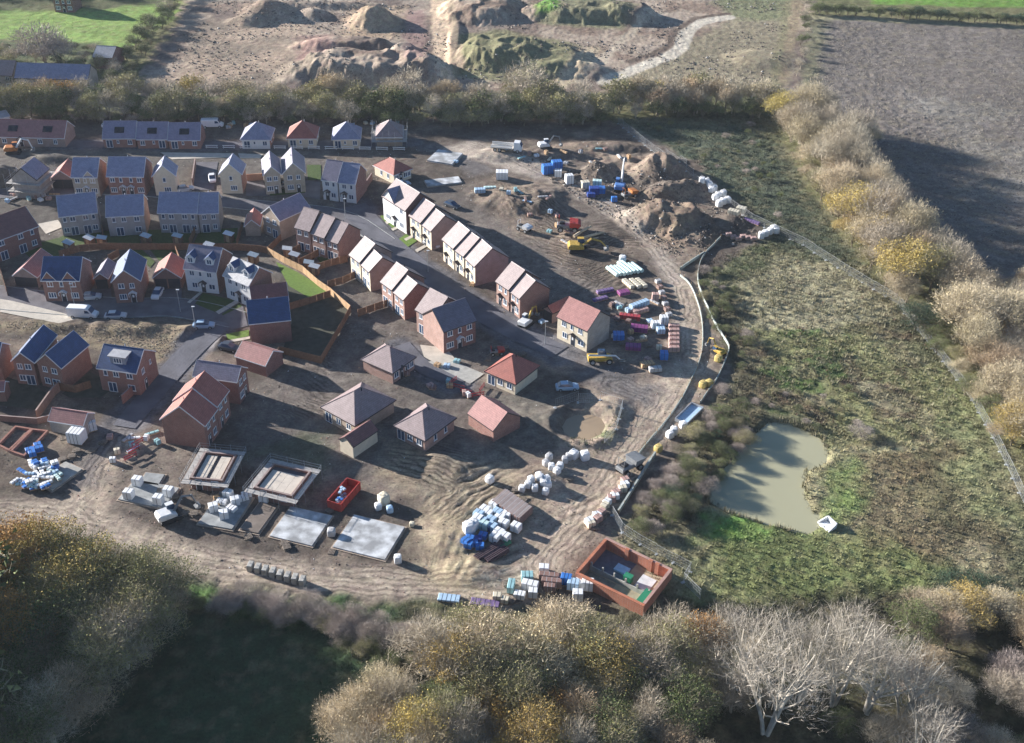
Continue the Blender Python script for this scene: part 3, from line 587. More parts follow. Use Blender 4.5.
house('plain navy roofed brick house with windowless back wall by the dark lawn', (248.6, 324.3), (290.9, 320), None, 8.0, 5.0, 'x', 36, 'dark', 'navy', faces=('none', 'none', 'none', 'none'))
house('purple brown roofed garage half hidden behind the windowless navy house', (252, 304), (289, 299.5), None, 6, 2.5, 'x', 38, 'pink', 'brown', faces=('none',) * 4, cat='garage', name='garage', vents=0)
house('rose roofed garage in dark red brick behind the lilac roofed house', (234.4, 356), (265.2, 366), (278, 350), 6, 2.6, 'x', 34, 'dark', 'rose', faces=('none',) * 4, cat='garage', name='garage', vents=0)
house('lilac grey roofed brick house with white windows in its right gable', (192.2, 376), (236.8, 382.3), (248.6, 367.6), 8, 5, 'x', 38, 'dark', 'lilac', faces=('none', 'gab_f', 'none', 'none'), porch=False)
g = 'red roofed pair by the scaffolded plots'
house('front house of the big red roofed pair with windowless red gable', (159.4, 419.4), (205, 426.2), (216.8, 408.6), 8, 5, 'y', 40, 'red', 'red', faces=('none', 'thin_f', 'none', 'none'), group=g, porch=False)
house('rear house of the big red roofed pair joined behind the windowless gable', (172.4, 400.4), (217.2, 406.8), (230.2, 390.3), 8, 5.3, 'y', 40, 'red', 'red', faces=('none', 'thin_f', 'none', 'none'), group=g, porch=False)
g = 'navy roofed twin gabled pair by the brick garden wall'
house('left house of the navy roofed twin gabled pair with patio doors', (10.4, 361), (34.4, 362.8), None, 9.5, 5, 'y', 42, 'brown', 'navy', faces=('gab_b', 'none', 'none', 'none'), group=g)
house('right house of the navy roofed twin gabled pair with long brick side', (34.8, 362.6), (61.2, 368.4), (85.9, 344), 9, 5, 'y', 42, 'brown', 'navy', faces=('gab_b', 'none', 'none', 'none'), group=g)
house('navy roofed house cut by the left edge with brown gable and white rake', (-40, 357), (-2, 359), (10, 344), 8, 5, 'x', 38, 'brown', 'navy', faces=('none',) * 4)
house('rose roofed garage cut by the left edge below the twin gabled pair', (-28, 392), (4, 391), (16, 381), 6.5, 2.5, 'x', 36, 'brown', 'rose', faces=('none',) * 4, cat='garage', name='garage', vents=0)
FD = house('navy roofed brick house with a pale flat dormer facing the gardens', (96, 368), (136.2, 373.6), (157.2, 351), 8.2, 5, 'x', 36, 'red', 'navy', faces=('det_b', 'side2', 'none', 'none'), porch=False)
b = MB(); b.box(-1.5, 1.5, -2.7, 0, 5.4, 7.2); b.build('flat_dormer', LEAD, FD); b = MB(); b.box(-1.75, 1.75, -2.95, .2, 7.2, 7.38); b.build('dormer_roof', TL['pale'], FD); f_, g_ = win_meshes(1.6, 1.1, 't'); fo = obj('window', f_, FD, (0, -2.72, 5.9)); obj('pane', g_, fo)
house('rose roofed open carport with a white tank under it', (47.5, 420.5), (83, 426), (96, 413), 6, 2.5, 'x', 36, 'grey', 'rose', faces=('none', 'none', 'none', 'none'), cat='carport', name='carport', vents=0)
# old cottages far behind the belt
house('old grey stone cottage row far behind the tree belt', (14, 78), (88, 80), None, 8, 4.5, 'x', 38, 'grey', 'slate', faces=('semi_f', 'none', 'none', 'none'), trim='d', cat='cottage', name='cottage')
house('far cottage cut by the left edge behind the belt', (-30, 74), (12, 76), None, 8, 4.5, 'x', 38, 'grey', 'dark', faces=('semi_f', 'none', 'none', 'none'), trim='d', cat='cottage', name='cottage')
house('far barn with a pale tin roof behind the cottages', (92, 57), (112, 58), None, 9, 3.5, 'x', 25, 'dark', 'pale', faces=('none',) * 4, trim='d', cat='barn', name='barn', vents=0)
house('far farmhouse at the top of the green field', (52, -1), (72, -.5), None, 8, 4.5, 'x', 38, 'brown', 'brown', faces=('det_f', 'none', 'none', 'none'), trim='d', name='farmhouse', cat='house')
house('pale low shed by the left edge beyond the red roofed bungalow pair', (-12, 121), (10, 116), None, 5, 2.6, 'x', 20, 'white', 'pale', faces=('none',) * 4, cat='shed', name='shed', vents=0)
def patch(name, px, m, z, kind='structure'):
    w = wpoly(px); mb = MB()
    # make counter-clockwise so that it faces up
    a = sum(w[i][0] * w[(i + 1) % len(w)][1] - w[(i + 1) % len(w)][0] * w[i][1] for i in range(len(w)))
    if a < 0: w = w[::-1]
    mb.face([(*p, z) for p in w]); o = mb.build(name, m); tag(o, kind=kind)
    FLATS.append((w, z - .12, .8)); return o
for r in ROADDEFS: road(r[0], r[1], r[2], r[3], r[4])
for r in PATCH: patch(*r)
LAWNB = mat('lawn_bright', (.13, .21, .04), .95, .2, 1.6, .3, 9); LAWND = mat('lawn_darker', (.075, .075, .055), .95, .3, .8, .3, 5)  # striped lawn is sunlit: sunlight put into the brighter green
for i, l in enumerate(LAWNS): patch('lawn', l, LAWNB if i in (0, 4, 5, 6, 7) else LAWND if i in (1, 18, 19, 20) else LAWN, .05 + .001 * i)  # some plots get a darker tone than the plain lawn

# ---------------------------------------------------------------- the ground sheet
def axis(lo, hi, fine, flo, fhi, coarse, far):
    a = list(np.arange(flo, fhi, fine)); x = flo
    while x > lo: x -= coarse; a.insert(0, x)
    st = coarse
    while x > -far: st *= 1.5; x -= st; a.insert(0, x)
    x = a[-1]
    while x < hi: x += coarse; a.append(x)
    st = coarse
    while x < far: st *= 1.5; x += st; a.append(x)
    return np.array(a)
def fine(a, lo, hi, st): a = a[(a < lo - st / 2) | (a > hi + st / 2)]; return np.sort(np.r_[a, np.arange(lo, hi, st)])
GX = fine(axis(-205, 215, .55, -118, 118, .9, 4000), -70, 60, .38); GY = fine(axis(40, 470, .55, 84, 320, .9, 4000), 118, 235, .38)
XX, YY = np.meshgrid(GX, GY); X = XX.ravel(); Y = YY.ravel()
ZZ = ground_h(X, Y)
alb = np.empty((len(X), 3)); alb[:] = (.15, .15, .075); veg = np.ones(len(X))
wx = (fbm(X * .25, Y * .25, 31, 3) - .5); wy = (fbm(X * .25, Y * .25, 57, 3) - .5); big = fbm(X * .035, Y * .035, 77, 4); mid = fbm(X * .16, Y * .16, 41, 4)
def zone(px, col, v, fe=1.2, warp=4.0, amt=1.0, poly=None, patchy=0.0, seed=0, line=None):
    poly = wpoly(px) if poly is None else poly
    k = sub_bbox(X, Y, poly, 12 if line is None else 12 + line)
    x = X[k] + wx[k] * warp; y = Y[k] + wy[k] * warp
    d = sdist(x, y, poly) if line is None else line - sdist(x, y, poly, False)
    t = np.clip(d / fe + .5, 0, 1) * amt
    if patchy: t = t * np.clip((fbm(X[k] * patchy, Y[k] * patchy, 100 + seed, 4) - .45) * 7, 0, 1)
    alb[k] = alb[k] * (1 - t[:, None]) + np.array(col) * t[:, None]; veg[k] = veg[k] * (1 - t) + v * t
# far country
zone([(-200, 4), (0, 6), (185, 2), (198, -4), (178, 14), (140, 42), (118, 53), (95, 44), (40, 38), (-200, 46)], (.215, .31, .085), 1, 2, 3)
zone([(-200, -60), (205, -60), (195, 0), (100, 9), (-200, 12)], (.09, .10, .05), 1, 4, 8)
zone([(-200, 40), (100, 42), (140, 98), (-200, 110)], (.10, .12, .06), 1, 3, 5)
zone([(806, 14), (1200, 34), (1200, 380), (940, 262), (850, 140), (785, 96)], (.17, .15, .135), .75, 3, 5)
zone([(806, 14), (830, 16), (822, 60), (815, 100), (800, 96)], (.17, .165, .10), 1, 4, 5, .8)
zone([(840, 30), (1200, 60), (1200, 130), (860, 70)], (.2, .175, .155), .75, 6, 16, .6, patchy=.03)
zone([(900, 90), (1200, 140), (1200, 300), (960, 220)], (.22, .205, .18), .75, 6, 16, .7, patchy=.04, seed=3)
zone([(850, -60), (1300, -60), (1300, 16), (872, 4)], (.15, .27, .055), 1, 2, 2)
zone([(806, 14), (1300, 36), (1300, 44), (806, 18)], (.26, .24, .15), 1, 2, 2)
# quarry earthworks
zone(None, (.235, .175, .135), 0, 3, 6, poly=QUARRY)
zone(None, (.15, .12, .105), 0, 2, 12, .75, poly=QUARRY, patchy=.045, seed=51)
zone(None, (.40, .33, .26), 0, 2, 10, .6, poly=QUARRY, patchy=.1, seed=52)
zone([(225, 20), (310, 20), (300, 70), (160, 90), (190, 50)], (.38, .29, .215), .1, 6, 10, .8)
zone([(200, 20), (330, 5), (330, 90), (180, 90)], (.2, .165, .13), .2, 3, 8, .7, patchy=.09, seed=1)
zone([(300, 35), (332, 35), (332, 66), (298, 66)], (.33, .205, .175), 0, 3, 6, .7)
zone([(405, 10), (425, 10), (428, 75), (405, 75)], (.30, .2, .175), 0, 2, 3, .8)
zone([(348, 8), (405, 6), (400, 40), (340, 40)], (.40, .29, .19), 0, 4, 6, .6)
zone([(458, 36), (500, 30), (575, 45), (575, 78), (520, 82), (455, 78)], (.20, .19, .11), .8, 4, 6)
zone([(530, 4), (600, 4), (640, 16), (620, 30), (540, 24)], (.21, .20, .125), .8, 3, 4)
zone([(535, 7), (560, 5), (558, 18), (535, 18)], (.13, .24, .055), 1, 2, 3)
zone([(610, 82), (690, 42), (725, 20), (730, -20), (800, -30), (788, 84), (700, 92)], (.25, .215, .15), .5, 4, 6)
zone([(690, -20), (790, -20), (786, 20), (730, 18)], (.185, .19, .11), .7, 4, 8)
zone([(430, -20), (446, -20), (450, 40), (448, 78), (440, 78), (434, 30)], (.52, .39, .27), 0, 1.5, 2)
zone([(448, -20), (456, 20), (464, 70), (456, 72), (450, 30)], (.28, .22, .16), .2, 1.5, 2)
zone([(728, 17), (700, 22), (686, 32), (681, 48), (668, 57), (640, 67), (606, 82)], (.47, .42, .34), 0, 1.2, 1.5, line=2.2)
zone([(728, 14), (695, 19), (676, 32), (671, 46), (655, 54), (630, 63)], (.16, .12, .095), 0, 1, 1.5, line=.9)
zone([(575, 82), (600, 62), (640, 25), (660, 14)], (.42, .35, .27), 0, 1.5, 3, line=1.8)
zone([(558, 86), (580, 70), (592, 50)], (.44, .36, .25), 0, 2, 3, line=3)
zone([(796, -40), (806, -40), (803, 8), (786, 84), (773, 84), (790, 8)], (.27, .215, .145), .5, 1.5, 2)
zone([(785, 0), (792, 0), (778, 84), (768, 84)], (.22, .2, .12), .9, 1.5, 2, .8)
zone([(728, 17), (700, 22), (686, 32), (681, 48), (668, 57), (640, 67), (606, 82)], (.50, .45, .37), 0, 1, 1, line=2.6)
zone([(728, 13.5), (695, 18), (675, 31), (670, 45), (654, 53), (628, 62)], (.13, .10, .08), 0, 1, 1, line=1.3)
zone([(437, -20), (440, 30), (444, 80)], (.54, .41, .29), 0, 1.2, 1.5, line=2.6)
# hedge foot, rough field on the right
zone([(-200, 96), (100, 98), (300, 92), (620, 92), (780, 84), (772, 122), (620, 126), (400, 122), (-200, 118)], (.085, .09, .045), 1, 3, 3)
RIGHT_FIELD = wpoly([(618, 118), (700, 118), (772, 118), (800, 180), (860, 262), (905, 300), (950, 360), (1000, 430), (1060, 520), (1060, 640), (700, 640), (668, 600), (614, 540), (660, 470), (706, 408), (733, 373), (694, 287), (700, 262), (772, 238), (690, 160)])
zone(None, (.15, .15, .085), 1, 2, 3, poly=RIGHT_FIELD)
zone(None, (.30, .26, .165), 1, 4, 8, .8, poly=RIGHT_FIELD, patchy=.11, seed=41)
zone(None, (.075, .08, .045), 1, 4, 8, .7, poly=RIGHT_FIELD, patchy=.17, seed=42)
zone([(732, 300), (760, 275), (800, 258), (850, 268), (880, 310), (870, 345), (800, 335), (745, 325)], (.36, .33, .215), 1, 6, 10, .85)
zone([(735, 290), (830, 260), (960, 380), (900, 440), (770, 370)], (.34, .31, .2), 1, 6, 14, .8, patchy=.2, seed=11)
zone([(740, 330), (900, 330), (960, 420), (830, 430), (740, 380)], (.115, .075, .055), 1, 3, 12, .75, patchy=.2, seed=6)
zone([(740, 310), (1000, 360), (1010, 520), (840, 540), (830, 420)], (.25, .255, .12), 1, 6, 10, .8, patchy=.1, seed=7)
zone([(850, 440), (930, 432), (985, 470), (1000, 545), (900, 560), (850, 530)], (.185, .15, .09), 1, 5, 8, .75)
zone([(905, 430), (935, 430), (975, 540), (950, 545)], (.09, .085, .05), 1, 3, 6, .6)
zone([(920, 420), (960, 380), (1000, 450), (1020, 540), (980, 520)], (.24, .26, .13), 1, 5, 8, .6)
zone([(860, 430), (960, 440), (990, 540), (860, 560)], (.20, .155, .09), 1, 3, 10, .6, patchy=.16, seed=8)
zone([(770, 330), (850, 330), (850, 420), (770, 410)], (.07, .14, .035), 1, 2, 8, .7, patchy=.2, seed=9)
zone([(818, 470), (850, 455), (862, 470), (850, 520), (828, 520)], (.20, .27, .09), 1, 4, 6, .8)
zone([(822, 456), (850, 452), (900, 446), (928, 440), (926, 410)], (.36, .32, .19), 1, 1.5, 2.5, .8, line=1.1)
zone([(803, 465), (820, 463), (824, 480), (812, 516), (806, 505), (799, 485)], (.30, .27, .16), 1, 2, 3, .9)
zone([(700, 515), (745, 512), (770, 525), (770, 545), (700, 545)], (.11, .25, .045), 1, 3, 6, .85)
zone([(745, 520), (830, 530), (940, 560), (940, 600), (700, 600), (690, 560)], (.17, .2, .075), 1, 5, 8, .7)
zone([(700, 290), (742, 300), (750, 340), (770, 400), (745, 450), (710, 500), (640, 550), (640, 500), (700, 420), (730, 375)], (.085, .075, .05), 1, 4, 6, .8)
zone([(630, 126), (765, 126), (800, 190), (850, 262), (800, 250), (760, 225), (690, 165)], (.075, .095, .065), 1, 6, 8, .9)  # dark green turf, hedge shade partly put into its colour
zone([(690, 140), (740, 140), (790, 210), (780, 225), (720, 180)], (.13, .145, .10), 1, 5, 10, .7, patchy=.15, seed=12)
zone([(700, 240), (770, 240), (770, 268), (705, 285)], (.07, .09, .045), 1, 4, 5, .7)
# bottom meadow and woods floor
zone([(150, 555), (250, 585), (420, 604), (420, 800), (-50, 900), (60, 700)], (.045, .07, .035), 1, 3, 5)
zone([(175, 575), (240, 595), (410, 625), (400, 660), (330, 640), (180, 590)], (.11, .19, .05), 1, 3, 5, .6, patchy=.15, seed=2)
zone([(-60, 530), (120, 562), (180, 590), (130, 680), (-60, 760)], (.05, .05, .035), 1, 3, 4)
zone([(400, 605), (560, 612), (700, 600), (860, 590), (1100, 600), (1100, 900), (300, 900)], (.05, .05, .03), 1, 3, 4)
# the building site
zone(None, (.165, .135, .112), 0, 2.5, 4, poly=SITE)
zone(None, (.23, .18, .14), 0, 2, 8, .8, poly=SITE, patchy=.07, seed=31)
zone(None, (.085, .07, .06), 0, 2, 8, .75, poly=SITE, patchy=.11, seed=32)
zone([(-60, 150), (330, 150), (330, 260), (240, 290), (-60, 290)], (.13, .118, .105), 0, 3, 4, .8)
zone([(300, 250), (420, 300), (520, 360), (560, 420), (420, 500), (330, 470), (240, 460), (230, 390), (320, 360)], (.145, .125, .11), 0, 4, 4, .8)
zone([(400, 190), (440, 180), (620, 300), (620, 345), (560, 330), (470, 280)], (.15, .13, .115), 0, 4, 5, .8)
zone([(0, 318), (60, 325), (180, 325), (190, 335), (160, 372), (90, 345), (0, 330)], (.23, .185, .125), .4, 2, 4, .9)
zone([(590, 380), (668, 380), (700, 340), (715, 380), (640, 470), (560, 570), (490, 598), (300, 590), (420, 575), (500, 570)], (.31, .245, .19), 0, 2, 2, .85)
zone([(0, 515), (90, 490), (130, 535), (260, 565), (420, 578), (430, 592), (240, 582), (120, 556), (0, 528)], (.34, .28, .22), 0, 2, 2, .9)
zone([(70, 500), (118, 436), (150, 440), (110, 480), (108, 515)], (.36, .29, .225), 0, 2, 2, .9)  # tan dirt track end, its sunlit brightness put into the colour
for r_ in ROADDEFS:
    if r_[3] is ASPHD: zone(r_[1], (.13, .128, .14), 0, 1.5, 3, .85, line=(r_[2] if not hasattr(r_[2], '__len__') else r_[2][0]) / 2 + 1.1)
zone([(540, 343), (575, 358), (625, 385), (660, 402)], (.135, .128, .13), 0, 3, 5, .8, line=4)
zone([(410, 143), (450, 155), (480, 170)], (.135, .128, .13), 0, 3, 5, .7, line=2.5)
zone([(124, 427), (100, 456), (85, 480)], (.15, .135, .13), 0, 3, 5, .7, line=2.5)
zone([(470, 140), (540, 160), (620, 205), (665, 245), (692, 290), (695, 340), (665, 345), (680, 300), (640, 240), (560, 185), (440, 150)], (.38, .32, .265), 0, 2, 2, .9)
zone([(690, 290), (697, 330), (690, 365), (655, 425), (600, 500), (545, 565)], (.39, .315, .245), 0, 3, 3, .75, line=3.0)
zone([(545, 565), (500, 590), (420, 582), (300, 578), (190, 562), (120, 535), (60, 515), (-20, 512)], (.39, .32, .255), 0, 3, 3, .8, line=3.2)
zone([(630, 195), (700, 195), (690, 250), (650, 250)], (.27, .2, .145), 0, 4, 5, .7)
zone([(500, 150), (640, 140), (700, 190), (640, 190), (560, 180)], (.28, .215, .165), 0, 4, 8, .7, patchy=.1, seed=4)
zone([(420, 460), (510, 460), (540, 500), (470, 590), (410, 580)], (.30, .245, .175), 0, 4, 5, .7)
zone([(440, 520), (470, 520), (480, 595), (430, 595)], (.40, .32, .215), 0, 3, 4, .7)
zone([(505, 385), (560, 395), (560, 420), (490, 470), (440, 470)], (.16, .145, .12), 0, 3, 3, .6)
zone([(590, 430), (612, 425), (625, 420), (605, 460), (565, 450)], (.10, .135, .055), .9, 3, 4, .8, patchy=.2, seed=13)
zone([(240, 455), (330, 430), (330, 470), (320, 490), (300, 460)], (.08, .09, .06), .6, 3, 4, .8)
zone([(380, 440), (430, 445), (410, 500), (380, 480)], (.28, .22, .15), 0, 3, 5, .7)
# overall variety
alb *= (.82 + .36 * big)[:, None] * (.8 + .4 * mid)[:, None]
fine_n = fbm(X * .8, Y * .8, 64, 3)
alb *= (1 + (fine_n - .5) * .7)[:, None]
for poly, c, sp, am in RUTS:        # trodden wet furrows are darker than the dry crests
    k = sub_bbox(X, Y, poly, 1); w_ = np.clip(sdist(X[k], Y[k], poly) / 2.5, 0, 1); r_ = np.hypot(X[k] - c[0], Y[k] - c[1]) + ((fbm(X[k] * .22, Y[k] * .22, 11, 3) - .5)) * 2.2
    alb[k] *= (1 + w_ * .3 * np.sin(r_ * 2 * math.pi / sp) * np.clip(fbm(X[k] * .2, Y[k] * .2, 21, 3) * 4.2 - 1.5, 0, 1.4))[:, None]
straw = np.clip((fbm(X * .5, Y * .5, 91, 3) - .52) * 6, 0, 1) * np.clip(veg, 0, 1) * .3
alb = alb * (1 - straw[:, None]) + np.array((.25, .21, .125)) * straw[:, None]
alb = np.clip(alb, .01, .9)
ny, nx = XX.shape; idx = np.arange(nx * ny).reshape(ny, nx)
Fq = np.stack([idx[:-1, :-1], idx[:-1, 1:], idx[1:, 1:], idx[1:, :-1]], -1).reshape(-1, 4)
G = bpy.data.materials.new('ground_soil'); G.use_nodes = True; nt = G.node_tree; N = nt.nodes; L = nt.links; b = N['Principled BSDF']
b.inputs['Roughness'].default_value = .95; b.inputs['Specular IOR Level'].default_value = .1
at = N.new('ShaderNodeAttribute'); at.attribute_name = 'albedo'; av = N.new('ShaderNodeAttribute'); av.attribute_name = 'veg'
ge = N.new('ShaderNodeNewGeometry')
def noise(sc, de, rough=.6):
    n = N.new('ShaderNodeTexNoise'); n.inputs['Scale'].default_value = sc; n.inputs['Detail'].default_value = de; n.inputs['Roughness'].default_value = rough
    L.new(ge.outputs['Position'], n.inputs['Vector']); return n
def maprange(src, a, b_, c, d):
    m = N.new('ShaderNodeMapRange'); m.inputs[1].default_value = a; m.inputs[2].default_value = b_; m.inputs[3].default_value = c; m.inputs[4].default_value = d
    L.new(src, m.inputs[0]); return m.outputs[0]
def math_(op, a, b_):
    m = N.new('ShaderNodeMath'); m.operation = op
    for i, q in enumerate((a, b_)):
        if isinstance(q, (int, float)): m.inputs[i].default_value = q
        else: L.new(q, m.inputs[i])
    return m.outputs[0]
nA = noise(2.2, 5, .65); nB = noise(.6, 4)
v1 = maprange(nA.outputs['Fac'], .25, .75, .62, 1.38); v2 = maprange(nB.outputs['Fac'], .3, .7, .82, 1.18)
hs = N.new('ShaderNodeHueSaturation'); L.new(at.outputs['Color'], hs.inputs['Color']); L.new(math_('MULTIPLY', v1, v2), hs.inputs['Value'])
L.new(maprange(nB.outputs['Fac'], .3, .7, .48, .52), hs.inputs['Hue']); L.new(hs.outputs[0], b.inputs['Base Color'])
ar = N.new('ShaderNodeAttribute'); ar.attribute_name = 'rutr'; am_ = N.new('ShaderNodeAttribute'); am_.attribute_name = 'rutm'
rw = math_('MULTIPLY_ADD', ar.outputs['Fac'], 6.6); rw.node.inputs[2].default_value = 0; L.new(math_('MULTIPLY', nB.outputs['Fac'], 9.0), rw.node.inputs[2])
rs = maprange(math_('SINE', rw, 0), -.2, .7, 0, 1); rf = math_('MULTIPLY', rs, am_.outputs['Fac'])
h2 = N.new('ShaderNodeHueSaturation'); L.new(hs.outputs[0], h2.inputs['Color']); L.new(maprange(rf, 0, 1, 1.08, .6), h2.inputs['Value']); L.new(h2.outputs[0], b.inputs['Base Color'])
bp = N.new('ShaderNodeBump'); bp.inputs['Distance'].default_value = .35
L.new(maprange(av.outputs['Fac'], 0, 1, .22, .6), bp.inputs['Strength']); L.new(math_('SUBTRACT', nA.outputs['Fac'], math_('MULTIPLY', rf, .55)), bp.inputs['Height']); L.new(bp.outputs[0], b.inputs['Normal'])
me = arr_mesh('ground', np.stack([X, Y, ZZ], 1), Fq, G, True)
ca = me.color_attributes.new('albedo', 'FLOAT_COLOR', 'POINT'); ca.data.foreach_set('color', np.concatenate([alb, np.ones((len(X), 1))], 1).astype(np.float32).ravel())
rutm = np.zeros(len(X)); rutr = np.zeros(len(X))
for poly, c, sp, am in RUTS:
    k = sub_bbox(X, Y, poly, 1); t_ = np.clip(sdist(X[k] + wx[k] * 6, Y[k] + wy[k] * 6, poly) / 3, 0, 1) * np.clip(fbm(X[k] * .13, Y[k] * .13, 23, 3) * 4 - 1.3, 0, 1) * min(1, am * 9); q_ = t_ > rutm[k]; k = k[q_]
    rutm[k] = t_[q_]; rutr[k] = (np.hypot(X[k] - c[0], Y[k] - c[1]) + wx[k] * 3)
for px_, wd_ in [([(690, 290), (697, 330), (690, 365), (655, 425), (600, 500), (545, 565)], 4.2), ([(545, 565), (500, 590), (420, 582), (300, 578), (190, 562), (120, 535), (60, 515), (-20, 512)], 4.0), ([(470, 145), (540, 168), (600, 205), (650, 245), (685, 285)], 3.0), ([(118, 436), (95, 470), (70, 510)], 3.0), ([(620, 385), (660, 400), (640, 440)], 4)]:
    ln_ = ribbon(px_, .01)[0]; k = sub_bbox(X, Y, ln_, 6); d_ = sdist(X[k] + wx[k] * 2, Y[k] + wy[k] * 2, ln_, False); t_ = np.clip((wd_ - d_) / 1.2, 0, 1) * np.clip(fbm(X[k] * .1, Y[k] * .1, 29, 3) * 4 - 1.1, 0, 1) * .75
    q_ = t_ > rutm[k]; rutm[k[q_]] = t_[q_]; rutr[k[q_]] = d_[q_] * .85
for nm_, dt_ in (('rutm', rutm), ('rutr', rutr)): me.attributes.new(nm_, 'FLOAT', 'POINT').data.foreach_set('value', dt_.astype(np.float32))
va = me.attributes.new('veg', 'FLOAT', 'POINT'); va.data.foreach_set('value', veg.astype(np.float32))
tag(obj('ground', me), kind='structure')
# quick height lookup from the sheet's own grid
def gzf(x, y):
    i = np.clip(np.searchsorted(GX, x) - 1, 0, nx - 2); j = np.clip(np.searchsorted(GY, y) - 1, 0, ny - 2)
    fx = (x - GX[i]) / (GX[i + 1] - GX[i]); fy = (y - GY[j]) / (GY[j + 1] - GY[j]); g = ZZ.reshape(ny, nx)
    return (g[j, i] * (1 - fx) + g[j, i + 1] * fx) * (1 - fy) + (g[j + 1, i] * (1 - fx) + g[j + 1, i + 1] * fx) * fy
def albf(x, y):
    i = np.clip(np.searchsorted(GX, x), 0, nx - 1); j = np.clip(np.searchsorted(GY, y), 0, ny - 1); return alb.reshape(ny, nx, 3)[j, i]
def at_px(px, py, dz=0.0):
    p = P(px, py); return (p[0], p[1], float(gzf(p[0], p[1])) + dz)

# ---------------------------------------------------------------- water
WATER = mat('pond_water', (.40, .385, .255), .12, .05, .05, spec=.35)
def sheet(name, poly, z, m):
    a = sum(poly[i][0] * poly[(i + 1) % len(poly)][1] - poly[(i + 1) % len(poly)][0] * poly[i][1] for i in range(len(poly)))
    if a < 0: poly = poly[::-1]
    mb = MB(); mb.face([(*p, z) for p in poly]); return tag(mb.build(name, m), kind='structure')
def grow_poly(poly, d):
    c = poly.mean(0); v = poly - c; return c + v * (1 + d / np.linalg.norm(v, axis=1)[:, None])
def hull(p):
    p = sorted(map(tuple, p)); o = []
    for seq in (p, p[::-1]):
        h = []
        for q in seq:
            while len(h) > 1 and (h[-1][0] - h[-2][0]) * (q[1] - h[-2][1]) - (h[-1][1] - h[-2][1]) * (q[0] - h[-2][0]) <= 0: h.pop()
            h.append(q)
        o += h[:-1]
    return np.array(o)
sheet('pond_water', grow_poly(hull(POND), 1.6), -.3, WATER)
sheet('puddle_water', grow_poly(PUDDLE, 1.2), -.35, mat('muddy_water', (.36, .27, .18), .2, .06, .2, spec=.3))

# rubble, offcuts and clods lying about the site: nobody could count them
def scatter(name, poly, n, szr, cols, seed, patch=.1, thr=.42, avoid=()):
    R = np.random.default_rng(seed); lo, hi = poly.min(0), poly.max(0); p = lo + (hi - lo) * R.uniform(0, 1, (n, 2)); m = sdist(p[:, 0], p[:, 1], poly) > 1
    m &= fbm(p[:, 0] * patch, p[:, 1] * patch, seed, 3) > thr
    for q, z_, f_ in FLATS: 
        k = np.where(m)[0]; k2 = k[sub_bbox(p[k, 0], p[k, 1], q, 0)]
        if len(k2): m[k2] &= sdist(p[k2, 0], p[k2, 1], q) < .1
    p = p[m]; n = len(p); z = gzf(p[:, 0], p[:, 1]); a = R.uniform(0, 6.28, n); s = szr[0] * (szr[1] / szr[0]) ** R.uniform(0, 1, n) ** 1.6; e = R.uniform(.4, 1.0, n) * np.where(R.uniform(0, 1, n) > .96, 3, 1)
    C = np.stack([np.cos(a), np.sin(a)], 1); S = np.stack([-C[:, 1], C[:, 0]], 1); V = []
    for i, j in ((-1, -1), (1, -1), (1, 1), (-1, 1)): V.append(np.c_[p + C * (i * s * e)[:, None] + S * (j * s * .5)[:, None], z - .03])
    for i, j in ((-1, -1), (1, -1), (1, 1), (-1, 1)): V.append(np.c_[p + C * (i * s * e * .75)[:, None] + S * (j * s * .4)[:, None] + R.normal(0, .02, (n, 2)), z + s * R.uniform(.3, .8, n)])
    V = np.stack(V, 1).reshape(-1, 3); f = np.array([(4, 5, 6, 7), (0, 1, 5, 4), (1, 2, 6, 5), (2, 3, 7, 6), (3, 0, 4, 7)]); Fq_ = (np.arange(n)[:, None, None] * 8 + f[None]).reshape(-1, 4)
    mi = np.repeat(R.choice(len(cols), n, p=np.array([c[1] for c in cols]) / sum(c[1] for c in cols)), 5)
    tag(obj(name, arr_mesh(name, V, Fq_, [c[0] for c in cols], mi=mi)), kind='stuff')
RUB = [(mat('clod', (.17, .14, .115), .95, .25), 6), (mat('clod_dark', (.12, .1, .085), .95, .25), 5), (mat('stone_pale', (.45, .42, .38), .9, .2), 1), (WHITEP, .5), (TIMBERL, .7), (BR['red'], .8)]
scatter('rubble', SITE, 40000, (.04, .15), RUB, 5)
scatter('rubble', wpoly([(500, 150), (700, 180), (770, 235), (690, 270), (600, 215)]), 9000, (.08, .4), RUB[:3], 6, .15, .45)
scatter('clods', wpoly([(0, 318), (60, 325), (180, 325), (190, 335), (160, 368), (90, 342), (0, 330)]), 6000, (.05, .16), RUB[:3], 7, .15, .3)
scatter('clods', wpoly([(830, 20), (1030, 35), (1040, 260), (960, 245), (870, 150), (800, 95)]), 36000, (.08, .22), [(mat('field_clod', (.2, .17, .14), .95, .2), 3), (mat('field_clod_pale', (.3, .27, .22), .95, .2), 2), (mat('field_clod_dark', (.11, .095, .08), .95, .2), 2)], 8, .2, .3)
scatter('quarry_rubble', wpoly([(200, 0), (790, 0), (780, 82), (150, 90)]), 12000, (.12, .5), RUB[:3], 9, .08, .5)
